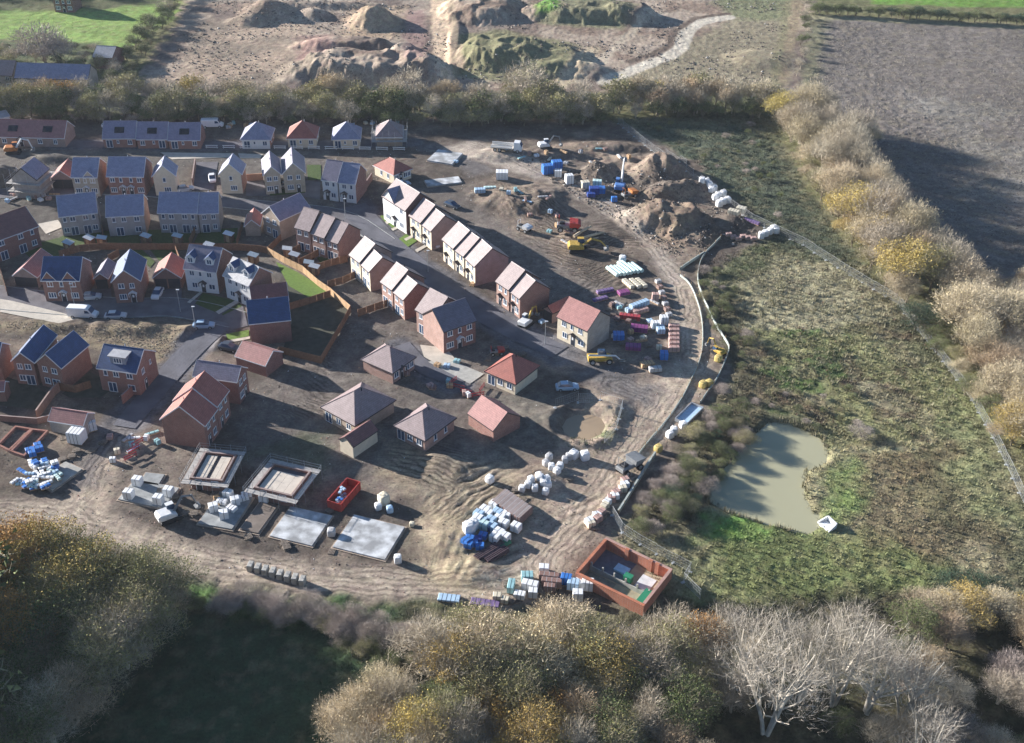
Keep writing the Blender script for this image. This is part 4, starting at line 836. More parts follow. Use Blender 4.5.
# ---------------------------------------------------------------- trees
def bark(n, c, rand=.12): return mat('bark_' + n, c, .9, .25, 1.2, rand=rand)
def leafm(n, c, hue=.008, rand=.16): return mat('crown_' + n, c, .85, .38, .7, hue=hue, rand=rand, detail=3)
TK = {  # kind: (twigs, twig colour, leaves, leaf colour, bark colour, limb thickness, spread, rise)
 'bare': (.62, (.46, .40, .31), 0, None, (.46, .40, .32), 1.1, .42, .55), 'brown': (.8, (.46, .36, .245), .15, (.36, .25, .13), (.28, .22, .16), 1.0, .42, .55),
 'pale': (.34, (.44, .395, .335), 0, None, (.62, .56, .47), 1.2, .40, .65), 'olive': (.7, (.38, .34, .23), .9, (.27, .255, .10), (.22, .18, .13), 1.0, .45, .5),
 'yellow': (.55, (.44, .37, .23), 1.5, (.49, .375, .11), (.24, .2, .14), 1.0, .46, .5), 'gold': (.55, (.36, .27, .16), 1.4, (.46, .27, .08), (.22, .17, .12), 1.0, .44, .5),
 'green': (.35, (.26, .24, .16), 1.3, (.125, .155, .055), (.16, .13, .10), 1.0, .46, .5), 'evergreen': (.1, (.1, .1, .07), 1.7, (.04, .075, .045), (.12, .1, .08), 1.0, .5, .4),
 'straw': (.9, (.54, .46, .33), .35, (.50, .41, .25), (.28, .23, .17), 1.0, .45, .5), 'mauve': (.9, (.40, .34, .30), 0, None, (.3, .25, .22), .8, .5, .45)}
def unit(v): return v / (np.linalg.norm(v) + 1e-9)
def grow_tree(kind, seed, near):
    """a tree ten metres tall: trunk and limbs (tubes) reaching into several domes of fine twigs and leaves"""
    tw, twc, lf, lfc, bk, thick, spread, rise = TK[kind]; R = np.random.default_rng(seed); H = 10.0
    tr = MB(); seg = 5 if near else 4; low = kind == 'mauve'; pale = kind == 'pale'
    # domes of the crown: (centre, radius, height radius)
    nd = int(R.integers(5, 8)) if not low else 5; domes = []
    cz = .60 * H if not low else .45 * H; Wd = spread * H * 1.0
    domes.append((np.array([0, 0, cz + .05 * H]), Wd * .62, .34 * H))
    for i in range(nd):
        a = 2 * math.pi * (i + R.uniform(-.3, .3)) / nd; r = Wd * R.uniform(.42, .68); domes.append((np.array([math.cos(a) * r, math.sin(a) * r, cz * R.uniform(.62, 1.08)]), Wd * R.uniform(.38, .56), H * R.uniform(.2, .3)))
    # trunk(s) and limbs
    nst = 4 if low else (int(R.integers(2, 4)) if pale else int(R.integers(1, 3))); stems = []
    for s_ in range(nst):
        a0 = R.uniform(0, 6.28) + s_ * 6.28 / nst; lean = (.10 if nst == 1 else .22) * R.uniform(.6, 1.3); d = unit(np.array([math.cos(a0) * lean, math.sin(a0) * lean, 1.0])); p = np.array([math.cos(a0), math.sin(a0), 0]) * .12 * (nst > 1); pts = [p - np.array([0, 0, .3])]; top = H * R.uniform(.66, .82); n = 7
        for i in range(n): p = p + d * top / n; pts.append(p.copy()); d = unit(d + R.normal(0, .06, 3) + np.array([0, 0, .03]))
        r0 = .19 * thick / math.sqrt(nst) * 1.15; tr.tube(pts, [r0 * (1 - .85 * i / n) + .012 for i in range(n + 1)], seg + 1); stems.append((np.array(pts), r0))
    tips = []
    for c, r, h in domes:
        for l in range(((3 if pale else 5) if near else 2) if not low else 2):
            pts, r0 = min(stems, key=lambda s: np.linalg.norm(s[0][-1][:2] - c[:2] * .6) * R.uniform(.7, 1.3)); t = R.uniform(.18, .62) if not low else .05; t = min(t, .3) if pale and R.uniform() < .6 else t; k = int(t * 7); q = pts[k] + (pts[k + 1] - pts[k]) * (t * 7 - k)
            v = R.normal(0, 1, 3); v[2] = abs(v[2]) * .8; v = unit(v); e = c + v * np.array([r, r, h]) * R.uniform(.6, .95)
            if e[2] < q[2] + .4: e[2] = q[2] + .4
            mid_ = q * .5 + e * .5 + np.array([0, 0, -.08 * np.linalg.norm(e - q)]) + R.normal(0, .2, 3); r1 = r0 * R.uniform(.3, .5)
            tr.tube([q, mid_, e], [r1, r1 * .65, .015], seg, cap=False); tips.append((q, mid_, e))
            if near:
                for b in range(3 if pale else 4):
                    o = mid_ + (e - mid_) * R.uniform(0, .8); w = unit(unit(e - mid_) + R.normal(0, .5, 3) + np.array([0, 0, .3])); e2 = o + w * R.uniform(.8, 1.9); kf = .13 if pale else .35; tr.tube([o, o * .5 + e2 * .5 + R.normal(0, .06, 3), e2], [r1 * kf + .006, r1 * kf * .6 + .004, .004], 3, cap=False)
    V, F3, mi = [], [], []
    vol = np.array([r * r * h for _, r, h in domes]) ** .75; vol /= vol.sum()
    def in_domes(n, shell):
        i = R.choice(len(domes), n, p=vol); C = np.array([d[0] for d in domes])[i]; RR = np.array([[d[1], d[1], d[2]] for d in domes])[i]
        v = R.normal(0, 1, (n, 3)); v[:, 2] = np.where(v[:, 2] < -.25, -v[:, 2] * .7, v[:, 2]); v /= np.linalg.norm(v, axis=1)[:, None]
        u = 1 - R.uniform(0, 1, n) ** shell * .75
        u = u * R.normal(1, .13, n); return C + v * RR * u[:, None], v
    nt_ = int((8000 if near else 2700) * tw)
    if nt_:
        p, v = in_domes(nt_, 1.5); d = v * .75 + R.normal(0, .42, (nt_, 3)) + np.array([0, 0, .45]); d /= np.linalg.norm(d, axis=1)[:, None]
        ln = R.uniform(.35, 1.25, nt_)[:, None]; w = (R.uniform(.011, .023, nt_) if near else R.uniform(.03, .06, nt_))[:, None]
        w = w * (.55 if pale else 1); s = np.cross(d, R.normal(0, 1, (nt_, 3))); s /= np.linalg.norm(s, axis=1)[:, None] + 1e-9; p = p - d * ln * .6
        V.append(np.stack([p - s * w, p + s * w, p + d * ln], 1).reshape(-1, 3)); F3.append(np.arange(nt_ * 3).reshape(-1, 3)); mi.append(np.zeros(nt_))
    nlv = int((6500 if near else 1700) * lf)
    if nlv:
        p, v = in_domes(nlv, 2.2); p = p + R.normal(0, .12, (nlv, 3)); g = fbm(p[:, 0] * .9 + 7, p[:, 1] * .9 + p[:, 2] * .8, seed, 2); p = p[g > .40]; n2 = len(p)
        sz = (R.uniform(.06, .13, n2) if near else R.uniform(.14, .28, n2))[:, None]
        a = R.normal(0, 1, (n2, 3)); a /= np.linalg.norm(a, axis=1)[:, None]; b_ = np.cross(a, R.normal(0, 1, (n2, 3))); b_ /= np.linalg.norm(b_, axis=1)[:, None]; off = sum(len(x) for x in V)
        V.append(np.stack([p - a * sz, p + a * sz * .4 + b_ * sz * .8, p + a * sz * .6 - b_ * sz * .7], 1).reshape(-1, 3)); F3.append(off + np.arange(n2 * 3).reshape(-1, 3)); mi.append(np.ones(n2))
    tm = tr.mesh('trunk', bark(kind, bk))
    cm = arr_mesh('crown', np.concatenate(V), np.concatenate(F3), [leafm(kind + '_twigs', twc), leafm(kind + '_leaves', lfc or twc, .012 if kind in ('yellow', 'gold', 'olive', 'straw') else .008)], mi=np.concatenate(mi))
    return tm, cm
TREE = {}
NAMES = {'bare': 'bare_tree', 'brown': 'bare_tree', 'pale': 'pale_barked_tree', 'olive': 'leafy_tree', 'yellow': 'yellow_leaved_tree', 'gold': 'yellow_leaved_tree', 'green': 'leafy_tree', 'evergreen': 'evergreen_tree', 'straw': 'bare_tree', 'mauve': 'shrub'}
LOOK = {'bare': 'bare grey brown tree', 'brown': 'nearly bare russet brown tree', 'pale': 'bare tree with pale whitish limbs', 'olive': 'olive green thinning tree', 'yellow': 'yellow autumn leaved tree', 'gold': 'orange gold autumn tree',
        'green': 'dull green leafy tree', 'evergreen': 'dark evergreen tree', 'straw': 'straw coloured half bare tree', 'mauve': 'bare greyish mauve shrub'}
def tree(x, y, kind, H, where, near=True, wide=1.0, var=None, z=None, label=None):
    v = int(rng.integers(0, 3)) if var is None else var
    low = kind in ('green', 'olive') and H < 6.3; key = (kind, near, v, low); z = float(gzf(x, y)) if z is None else z
    cat = 'shrub' if kind == 'mauve' or low else 'tree'
    lab = label or (LOOK[kind].replace('tree', 'bush' if low else 'tree') + ' ' + where); sc = H / 10.0; s2 = sc * wide * rng.uniform(.9, 1.1)
    grp = None if label else (LOOK[kind].replace('tree', 'bush' if low else 'tree') + ' group ' + where)
    if key not in TREE:
        tm, cm = grow_tree(kind, 100 * v + len(TREE) * 7 + 5, near); r = thing('leafy_bush' if low else NAMES[kind], (x, y, z), 0, lab, cat, grp)
        obj('trunk', tm, r); obj('crown', cm, r); TREE[key] = r; KIDS[r.name] = [(c, []) for c in r.children]
        r.scale = (s2, s2, sc); r.rotation_euler = (0, 0, rng.uniform(0, 6.28)); return r
    r = dup(TREE[key], (x, y, z), rng.uniform(0, 6.28), lab, grp, (s2, s2, sc)); r['category'] = cat
    if grp is None and 'group' in r: del r['group']
    if grp is None and r.get('group') is not None: del r['group']
    return r
def pick(mix):
    ks = list(mix); w = np.array([mix[k] for k in ks], float); return ks[int(rng.choice(len(ks), p=w / w.sum()))]
def wood(px, n, mix, hh, where, near, gap=3.0, wide=1.0, holes=()):
    """n trees inside a polygon, kept apart"""
    poly = wpoly(px); lo, hi = poly.min(0), poly.max(0); got = []; tries = 0
    while len(got) < n and tries < n * 60:
        tries += 1; p = lo + (hi - lo) * rng.uniform(0, 1, 2)
        if sdist(np.array([p[0]]), np.array([p[1]]), poly)[0] < 0: continue
        if any((p[0] - q[0]) ** 2 + (p[1] - q[1]) ** 2 < gap * gap for q in got): continue
        got.append(p); tree(p[0], p[1], pick(mix), rng.uniform(*hh), where, near, wide)
def row(px, n, mix, hh, where, near, jit=1.5, wide=1.0):
    c = np.array([P(*p) for p in px]); L = np.r_[0, np.cumsum(np.linalg.norm(np.diff(c, axis=0), axis=1))]
    for i in range(n):
        t = L[-1] * (i + rng.uniform(.1, .9)) / n; x = np.interp(t, L, c[:, 0]) + rng.normal(0, jit); y = np.interp(t, L, c[:, 1]) + rng.normal(0, jit)
        tree(x, y, pick(mix), rng.uniform(*hh), where, near, wide)
def one(px, py, kind, H, label, near=True, wide=1.0, var=None):
    p = P(px, py); return tree(p[0], p[1], kind, H, '', near, wide, var, None, label)
# belt of trees behind the bungalows
W1 = 'in the belt behind the bungalows'
row([(-20, 117), (110, 118), (250, 119), (400, 119), (560, 121), (620, 118)], 66, {'bare': 4, 'olive': 3, 'green': 3, 'straw': 1}, (6.5, 9.5), W1, False, 2.0, 1.15)
row([(-20, 110), (120, 109), (250, 110), (400, 110), (600, 111), (700, 105)], 60, {'bare': 5, 'brown': 1, 'olive': 2, 'straw': 2, 'green': 1.5}, (7, 10), W1, False, 2.2, 1.15)
row([(-20, 121), (200, 123), (400, 123), (610, 125)], 80, {'green': 5, 'olive': 2, 'bare': 1}, (3, 5.2), W1, False, 1.4, 1.3)
row([(620, 110), (700, 111), (770, 112)], 20, {'bare': 4, 'straw': 3, 'brown': 2, 'olive': 1}, (7, 11), 'in the hedge above the rough field', False, 2.2, 1.1)
row([(630, 116), (700, 117), (765, 118)], 14, {'green': 3, 'bare': 3, 'olive': 2}, (4, 7), 'in the hedge above the rough field', False, 1.5, 1.2)
for (a, b, k, h, l) in [(28, 112, 'yellow', 8.5, 'first yellow tree from the left end of the belt'), (62, 110, 'gold', 9, 'orange gold tree in the belt above the red roofed pair'), (80, 109, 'yellow', 7.5, 'small yellow tree just right of the orange gold belt tree'),
                        (192, 104, 'yellow', 8.5, 'lone yellow tree in the belt above the purple terrace'), (655, 108, 'yellow', 8, 'yellowish tree in the hedge above the rough field'), (100, 112, 'green', 8, 'bright green bush at the foot of the lane hedge'),
                        (525, 104, 'bare', 14, 'tallest bare tree of the belt, standing below the olive mound'), (410, 108, 'bare', 13, 'tall spreading bare tree above the scaffolded bungalow'), (330, 106, 'brown', 11, 'brown bare tree above the grey hipped bungalow'),
                        (45, 62, 'mauve', 15, 'big bare tree between the stone cottages and the green field'), (60, 66, 'mauve', 12, 'smaller bare tree right of the big one by the cottages')]:
    one(a, b, k, h, l, False, 1.2)
row([(186, -6), (160, 30), (138, 62), (122, 92)], 18, {'green': 3, 'olive': 2}, (3, 5), 'in the lane hedge beside the quarry', False, .8, 1.6)
row([(178, 0), (150, 30), (126, 60), (108, 88)], 14, {'green': 2, 'bare': 3}, (4, 6), 'in the lane hedge beside the quarry', False, .8, 1.4)
wood([(-40, 56), (95, 58), (112, 88), (-40, 106)], 24, {'green': 3, 'bare': 2, 'olive': 2, 'evergreen': 1}, (3.5, 6), 'among the old cottages', False, 4, 1.3)
row([(-60, 52), (0, 50), (90, 50), (120, 55), (150, 42)], 18, {'green': 3, 'evergreen': 1, 'bare': 1}, (2, 3.6), 'along the near edge of the green field', False, 1, 1.3)
wood([(-60, -30), (200, -30), (190, -6), (-60, 0)], 44, {'green': 3, 'bare': 3, 'evergreen': 2, 'brown': 1}, (6, 9), 'beyond the green field', False, 5, 1.3)
row([(812, 13), (900, 18), (1080, 28)], 40, {'evergreen': 2, 'green': 3}, (3.2, 4.5), 'in the far hedge of the ploughed field', False, .6, 1.6)
row([(808, 5), (806, 40), (796, 80)], 14, {'green': 2, 'bare': 2}, (2.5, 4), 'along the ploughed field edge track', False, .8, 1.3)
# tree line on the right
RW = 'in the tree line beside the ploughed field'
for (a, b, k, h, wd, l) in [(784, 130, 'yellow', 11, 1.15, 'yellow tree at the top corner of the tree line'), (868, 238, 'pale', 15, 1.25, 'whitish bare tree standing out over the ploughed field shadow'), (905, 288, 'yellow', 11.5, 1.35, 'round yellow green tree in the middle of the tree line'),
                            (930, 292, 'olive', 11, 1.3, 'olive tree right of the round yellow green one'), (996, 345, 'gold', 8.5, 1.3, 'orange gold tree at the right edge of the photo'), (1012, 445, 'yellow', 9, 1.3, 'bright yellow tree by the right edge above the fence'),
                            (868, 148, 'straw', 7, 1.2, 'straw coloured bush tree at the corner of the long field shadow'), (905, 245, 'bare', 10, 1.2, 'bare tree with cream top next to the field shadow'), (915, 330, 'evergreen', 6, 1.5, 'dark green ivy covered tree below the olive one')]:
    one(a, b, k, h, l, True, wd)
row([(792, 128), (818, 165), (845, 205), (868, 245), (895, 285)], 18, {'straw': 4, 'brown': 2, 'bare': 3, 'yellow': .9, 'brown': 1}, (9, 12.5), RW, True, 1.6, 1.25)
row([(800, 118), (832, 150), (862, 195), (892, 240), (925, 275), (955, 300)], 18, {'bare': 4, 'straw': 3, 'brown': 2}, (11, 15), RW, True, 1.4, 1.05)
row([(800, 160), (835, 220), (870, 268), (910, 310)], 14, {'straw': 3, 'olive': 2, 'yellow': 1}, (4, 7), RW, True, 1.2, 1.4)
wood([(955, 300), (1000, 295), (1090, 310), (1110, 520), (1050, 500), (995, 410), (962, 350)], 46, {'straw': 4, 'bare': 4, 'brown': 2, 'olive': 1, 'pale': 1}, (8, 12), 'in the wood at the right edge', True, 3.6, 1.25)
row([(905, 312), (940, 350), (975, 400), (995, 440)], 10, {'green': 2, 'olive': 2, 'straw': 2}, (3, 5), 'behind the right hand fence', True, 1, 1.4)
# wood along the bottom
BW = 'in the wood along the bottom of the photo'
row([(425, 690), (470, 676), (530, 676), (590, 684), (650, 682), (690, 678)], 20, {'bare': 4, 'straw': 3, 'olive': 2, 'brown': 1.5}, (9, 11.5), BW, True, 1.5, 1.2)
wood([(395, 710), (440, 694), (560, 690), (690, 692), (720, 710), (700, 790), (560, 800), (380, 800)], 36, {'bare': 3, 'olive': 3.5, 'brown': 2, 'straw': 1, 'green': 2.5, 'yellow': .7}, (7, 11.5), BW, True, 3.1, 1.0)
wood([(420, 800), (760, 800), (780, 880), (400, 880)], 18, {'olive': 2, 'bare': 2, 'green': 2, 'brown': 2}, (6, 9), BW, True, 3.6, 1.1)
wood([(350, 740), (395, 700), (400, 800), (350, 830)], 9, {'straw': 4, 'brown': 2, 'bare': 2}, (6, 9), BW, True, 2.4, 1.3)
for (a, b, k, h, wd, l) in [(548, 690, 'yellow', 9.5, 1.15, 'big yellow tree in the middle of the bottom wood'), (520, 688, 'green', 9, 1.1, 'green tree left of the big yellow one'), (455, 735, 'green', 8.5, 1.0, 'green ivy clad tree at the left of the bottom wood'),
                            (488, 735, 'gold', 8, 1.1, 'russet gold tree below the green one in the bottom wood'), (648, 752, 'yellow', 5, 1.5, 'round yellowish bush in the clearing of the bottom wood'), (604, 762, 'gold', 3.5, 1.3, 'tiny orange bush at the bottom edge'),
                            (692, 668, 'gold', 9.5, .9, 'russet tree just left of the pale tall trees'), (556, 735, 'gold', 8, 1.1, 'orange tinted tree right of the bottom wood centre'), (470, 708, 'mauve', 8, 1.3, 'pinkish grey bare tree left of the green ones')]:
    one(a, b, k, h, l, True, wd)
for i, (a, b, h, wd) in enumerate([(745, 690, 15, 1.05), (765, 735, 18, 1.0), (800, 700, 16.5, 1.1), (832, 705, 17, 1.05), (865, 712, 16.5, 1.1), (845, 670, 12, 1.15), (900, 720, 14, 1.0), (718, 660, 11, 1.0), (915, 785, 15, 1.1)]):
    p = P(a, b); tree(p[0], p[1], 'pale', h, 'at the right of the bottom wood', True, wd)
wood([(720, 650), (900, 650), (940, 720), (900, 760), (730, 740)], 8, {'bare': 4, 'brown': 1, 'green': 1}, (4, 7), BW, True, 3.4, 1.1)
wood([(900, 640), (1080, 640), (1120, 860), (900, 850)], 30, {'brown': 4, 'bare': 2, 'green': 3, 'mauve': 1}, (5, 8), 'at the shaded lower right corner', True, 3.5, 1.3)
row([(920, 622), (970, 628), (1060, 630)], 9, {'straw': 4, 'yellow': 1.5, 'brown': 2}, (4.5, 6.5), 'along the lower edge of the rough field', True, 1, 1.4)
for (a, b, h, l) in [(952, 598, 4.2, 'left dark evergreen bush at the field corner'), (972, 600, 4.5, 'middle dark evergreen bush at the field corner'), (990, 598, 3.6, 'right dark evergreen bush at the field corner')]: one(a, b, 'evergreen', h, l, True, 1.8)
# wood on the left
LW = 'in the shaded wood at lower left'
wood([(-60, 575), (30, 590), (110, 598), (175, 610), (165, 655), (120, 690), (60, 740), (-60, 830)], 50, {'olive': 4, 'bare': 1.6, 'green': 4, 'brown': 2}, (8, 11.5), LW, True, 2.9, 1.25)
for (a, b, k, h, l) in [(24, 590, 'gold', 12.5, 'orange brown tree at the top of the left wood'), (52, 592, 'yellow', 13, 'yellow topped tree at the top of the left wood'), (92, 615, 'yellow', 12, 'small yellow crown in the middle of the left wood'), (18, 668, 'gold', 13, 'orange crown at the left edge of the left wood'),
                        (95, 632, 'straw', 8, 'pale straw tree in the middle of the left wood'), (140, 602, 'olive', 9.5, 'olive tree at the right end of the left wood by the site road'), (115, 598, 'bare', 8, 'bare tree at the top of the left wood by the site road')]: one(a, b, k, h, l, True, 1.2)
wood([(-200, 645), (-70, 640), (-85, 700), (-95, 860), (-220, 860), (-240, 680)], 60, {'bare': 2, 'green': 3, 'olive': 2}, (20, 25), 'in the tall wood beyond the left edge', False, 3.5, 1.2)
HW = 'in the low hedge below the site road'
row([(222, 604), (280, 612), (340, 626), (420, 642)], 38, {'mauve': 1}, (2.4, 3.8), HW, True, .9, 1.5)
row([(165, 596), (225, 608), (290, 622)], 12, {'green': 1}, (1.4, 2.2), 'as bramble below the site road', True, .8, 1.8)
row([(330, 640), (380, 656), (415, 664)], 12, {'green': 2, 'olive': 1}, (1.4, 2.4), 'as bramble by the shaded meadow', True, 1.2, 1.8)
# scrub on the pond bank
wood([(722, 385), (752, 415), (745, 445), (712, 490), (690, 512), (640, 545), (640, 505), (672, 465), (705, 415)], 46, {'mauve': 1.3, 'green': 4, 'olive': 1.5, 'evergreen': 1.2}, (1.8, 3.4), 'in the scrub on the pond bank', True, 1.7, 1.5)
wood([(735, 395), (850, 385), (860, 430), (800, 432), (770, 420)], 16, {'mauve': 1.5, 'green': 2, 'olive': 1}, (.9, 1.7), 'in the brambles above the pond', True, 2, 1.7)
wood([(705, 265), (740, 290), (742, 330), (765, 370), (740, 370), (715, 330), (700, 295)], 20, {'green': 3, 'mauve': 2, 'olive': 1}, (1.2, 2.4), 'beside the curved site barrier', True, 1.6, 1.6)
wood([(640, 125), (760, 125), (800, 190), (780, 220), (700, 165)], 22, {'green': 3, 'mauve': 2}, (1.0, 1.9), 'in the rough field under the hedge', False, 2.5, 1.6)
one(862, 437, 'mauve', 2.6, 'round purplish bush at the pond corner', True, 2.0)

# ---------------------------------------------------------------- rough grass
def tufts(name, poly, dens, hh, cols, seed, spread=.35, nblade=4, avoid=(), w=.05, patch=.12, thr=.3):
    R = np.random.default_rng(seed); lo, hi = poly.min(0), poly.max(0); n = int((hi - lo).prod() * dens); p = lo + (hi - lo) * R.uniform(0, 1, (n, 2))
    m = sdist(p[:, 0], p[:, 1], poly) > .3
    for a in avoid: m &= sdist(p[:, 0], p[:, 1], a) < -.5
    m &= fbm(p[:, 0] * patch, p[:, 1] * patch, seed, 3) > thr
    p = p[m]; n = len(p); z = gzf(p[:, 0], p[:, 1]); k = fbm(p[:, 0] * patch * 2.2, p[:, 1] * patch * 2.2, seed + 5, 3)
    V = []; 
    for b in range(nblade):
        a = R.uniform(0, 6.28, n); h = R.uniform(*hh, n) * (.5 + k); d = np.stack([np.cos(a), np.sin(a)], 1); s = np.stack([-d[:, 1], d[:, 0]], 1); o = p + d * R.uniform(0, .2, n)[:, None]
        lean = R.uniform(.2, 1, n)[:, None] * spread; ww = R.uniform(.6, 1.5, n)[:, None] * w
        V.append(np.stack([np.c_[o - s * ww, z - .05], np.c_[o + s * ww, z - .05], np.c_[o + d * lean, z + h]], 1))
    V = np.stack(V, 1).reshape(-1, 3); nf = len(V) // 3
    mi = np.repeat(np.clip((k * 1.6 - .3 + R.normal(0, .12, n)) * len(cols), 0, len(cols) - 1).astype(int), nblade)
    me = arr_mesh(name, V, np.arange(nf * 3).reshape(-1, 3), cols, mi=mi)
    tint = albf(p[:, 0], p[:, 1]) * 1.15 * (.72 + .56 * R.uniform(0, 1, n))[:, None]; tint = np.c_[tint, np.ones(n)]; tint = np.repeat(tint, nblade * 3, 0).astype(np.float32)
    me.color_attributes.new('albedo', 'FLOAT_COLOR', 'POINT').data.foreach_set('color', tint.ravel()); return tag(obj(name, me), kind='stuff')
GR = [leafm('grass_dark', (.10, .11, .06)), leafm('grass_green', (.16, .175, .085)), leafm('grass_straw', (.24, .22, .13)), leafm('grass_pale', (.31, .285, .19))]
BL = bpy.data.materials.new('grass_blades'); BL.use_nodes = True; _a = BL.node_tree.nodes.new('ShaderNodeAttribute'); _a.attribute_name = 'albedo'; BL.node_tree.nodes['Principled BSDF'].inputs['Roughness'].default_value = .9; BL.node_tree.links.new(_a.outputs['Color'], BL.node_tree.nodes['Principled BSDF'].inputs['Base Color'])
tufts('rough_grass', RIGHT_FIELD, 3.2, (.15, .5), [BL], 3, .4, 4, avoid=(POND,), w=.06, patch=.3, thr=.25)
tufts('dead_weeds', wpoly([(735, 275), (800, 255), (860, 265), (910, 310), (960, 380), (950, 450), (840, 440), (760, 400), (740, 340)]), 1.2, (.3, .8), [leafm('weed_brown', (.14, .09, .065)), GR[2], GR[3], GR[2]], 8, .5, 5, (POND,), .06, .16, .42)
tufts('meadow_grass', wpoly([(150, 560), (250, 590), (420, 610), (415, 690), (340, 760), (60, 800), (120, 680)]), 1.2, (.2, .5), [BL], 5)
tufts('site_weeds', wpoly([(560, 440), (600, 428), (626, 410), (612, 450), (580, 465)]), 2.0, (.2, .5), [GR[0], GR[1]], 6, thr=.4)
tufts('reeds', grow_poly(POND, 2.2), 5.0, (.4, 1.1), [GR[2], GR[3]], 12, .3, 4, avoid=(POND,), w=.05, thr=.42, patch=.25)
# ---------------------------------------------------------------- building materials
def MB_box(r, n, m, w, d, h):
    b = MB(); b.box(-w / 2, w / 2, -d / 2, d / 2, -.05, h, 0, .05); b.build(n, m, r)
    b = MB(); b.tube([(-.2, 0, h - .02), (0, 0, h + .14), (.2, 0, h - .02)], .03, 4); b.build("lifting_eye", STEEL, r)
PROTO = {}
def place(key, make, px, py, rz, label, group=None, sc=None, dz=0.0, xyz=None):
    """first use builds the thing, later uses copy it with its parts"""
    loc = xyz if xyz is not None else at_px(px, py, dz)
    if key not in PROTO:
        r = make(); PROTO[key] = r; r.location = tuple(map(float, loc)); r.rotation_euler = (0, 0, rz)
        if sc: r.scale = sc
        r['label'] = label
        if group: r['group'] = group
        return r
    src = PROTO[key]; r = dup(src, loc, rz, label, group, sc or (1, 1, 1))
    if not group and r.get('group') is not None: del r['group']
    return r
def bag_make(col):
    def f():
        m = MB(); m.smooth = True; n = 16; R = np.random.default_rng(len(PROTO)); rings = []
        for i, (z, s) in enumerate([(0, .90), (.06, .98), (.35, 1.03), (.7, 1.02), (.93, .97), (1.0, .88), (.97, .5), (1.02, .2)]):
            r = []
            for k in range(n):
                a = 2 * math.pi * k / n; c, s_ = math.cos(a), math.sin(a); q = (abs(c) ** 6 + abs(s_) ** 6) ** (-1 / 6)
                r.append((.47 * q * c * s * (1 + R.normal(0, .025)), .47 * q * s_ * s * (1 + R.normal(0, .025)), z * .95 + R.normal(0, .01)))
            rings.append(r)
        V = [v for r in rings for v in r]; Fs = [(i * n + k, i * n + (k + 1) % n, (i + 1) * n + (k + 1) % n, (i + 1) * n + k) for i in range(len(rings) - 1) for k in range(n)]
        Fs += [tuple(range((len(rings) - 1) * n, len(rings) * n)), tuple(range(n - 1, -1, -1))]; m.poly(V, Fs)
        r = thing('bulk_bag', (0, 0, 0), 0, '', 'bulk bag'); m.build('sack', POLY[col], r)
        for sx in (-1, 1):
            l = MB(); l.tube([(sx * .36, -.36, .88), (sx * .30, -.2, 1.12), (sx * .30, .2, 1.12), (sx * .36, .36, .88)], .025, 4); l.build('lifting_loop', POLY[col], r)
        return r
    return f
def pack_make(col, w, d, h, name='wrapped_pack', cat='pack', part='wrapping'):
    def f():
        r = thing(name, (0, 0, 0), 0, '', cat)
        p = MB(); 
        for y in (-.4, 0, .4): p.box(-w / 2, w / 2, y * d - .06, y * d + .06, 0, .1)
        p.box(-w / 2, w / 2, -d / 2, d / 2, .1, .14); p.build('pallet', TIMBERL, r)
        m = MB(); m.box(-w / 2 + .02, w / 2 - .02, -d / 2 + .02, d / 2 - .02, .14, h, 0, .06); m.build(part, POLY[col], r)
        s = MB(); k = max(1, int(w / .8))
        for i in range(k):
            x = -w / 2 + w * (i + 1) / (k + 1)
            s = MB(); s.box(x - .03, x + .03, -d / 2, d / 2, .15, h + .012); s.build('strap', BLACK if col not in ('brownbrick', 'darkpipe') else POLY['grey'], r)
        return r
    return f
def bundle_make(col, ln, n, rad, name, cat, rows=2):
    def f():
        r = thing(name, (0, 0, 0), 0, '', cat)
        for j in range(rows):
            for i in range(n - j):
                m = MB(); m.tube([(-ln / 2, 0, 0), (ln / 2, 0, 0)], rad, 8)
                obj('pipe', PROTO.setdefault(('pipe', col, ln, rad), m.mesh('pipe', POLY[col])), r, (0, (i - (n - j - 1) / 2) * rad * 2.02, .1 + rad + j * rad * 1.75))
        for x in (-.3, .3):
            m = MB(); m.box(x * ln - .05, x * ln + .05, -n * rad, n * rad, 0, .1); m.build('bearer', TIMBERL, r)
        return r
    return f
def bag(px, py, col, label, group=None, s=1.0, rz=None):
    return place(('bag', col), bag_make(col), px, py, rng.uniform(0, 3) if rz is None else rz, label, group, (s, s, s * rng.uniform(.92, 1.08)))
def pack(px, py, col, label, group=None, dim=(1.2, 1.0, 1.1), rz=0.0, name='wrapped_pack', cat='pack'):
    return place(('pack', col, dim, name), pack_make(col, *dim, name, cat), px, py, rz, label, group)
# white packs standing on the first foundation slab
g = 'tall white packs on the first foundation slab'
for (a, b, l) in [(138.3, 485.5, 'white tall pack at the back left of the first foundation slab'), (129.7, 498.5, 'white tall pack at the front left of the first foundation slab'), (169.5, 496, 'white tall pack at the back right of the first foundation slab beside the excavator'), (159.4, 504, 'white tall pack near the excavator at the front of the first foundation slab')]:
    pack(a, b, 'white', l, g, (1.5, 1.3, 1.7), -.2)
g = 'white packs on the cluttered foundation slab'
for (a, b, d) in [(214, 511.5, (1.4, 1.2, 1.6)), (224.5, 518.5, (1.4, 1.2, 1.6)), (228.7, 498, (1.4, 1.2, 1.6)), (235.8, 505, (1.4, 1.2, 1.6)), (243.6, 500.5, (1.6, 1.2, .9)), (232, 511, (1.6, 1.2, .9)), (222, 504, (1.6, 1.2, .9)), (247, 497, (1.6, 1.2, .9))]:
    pack(a, b, 'white', 'white wrapped pack piled on the cluttered foundation slab', g, d, rng.uniform(-.5, .5))
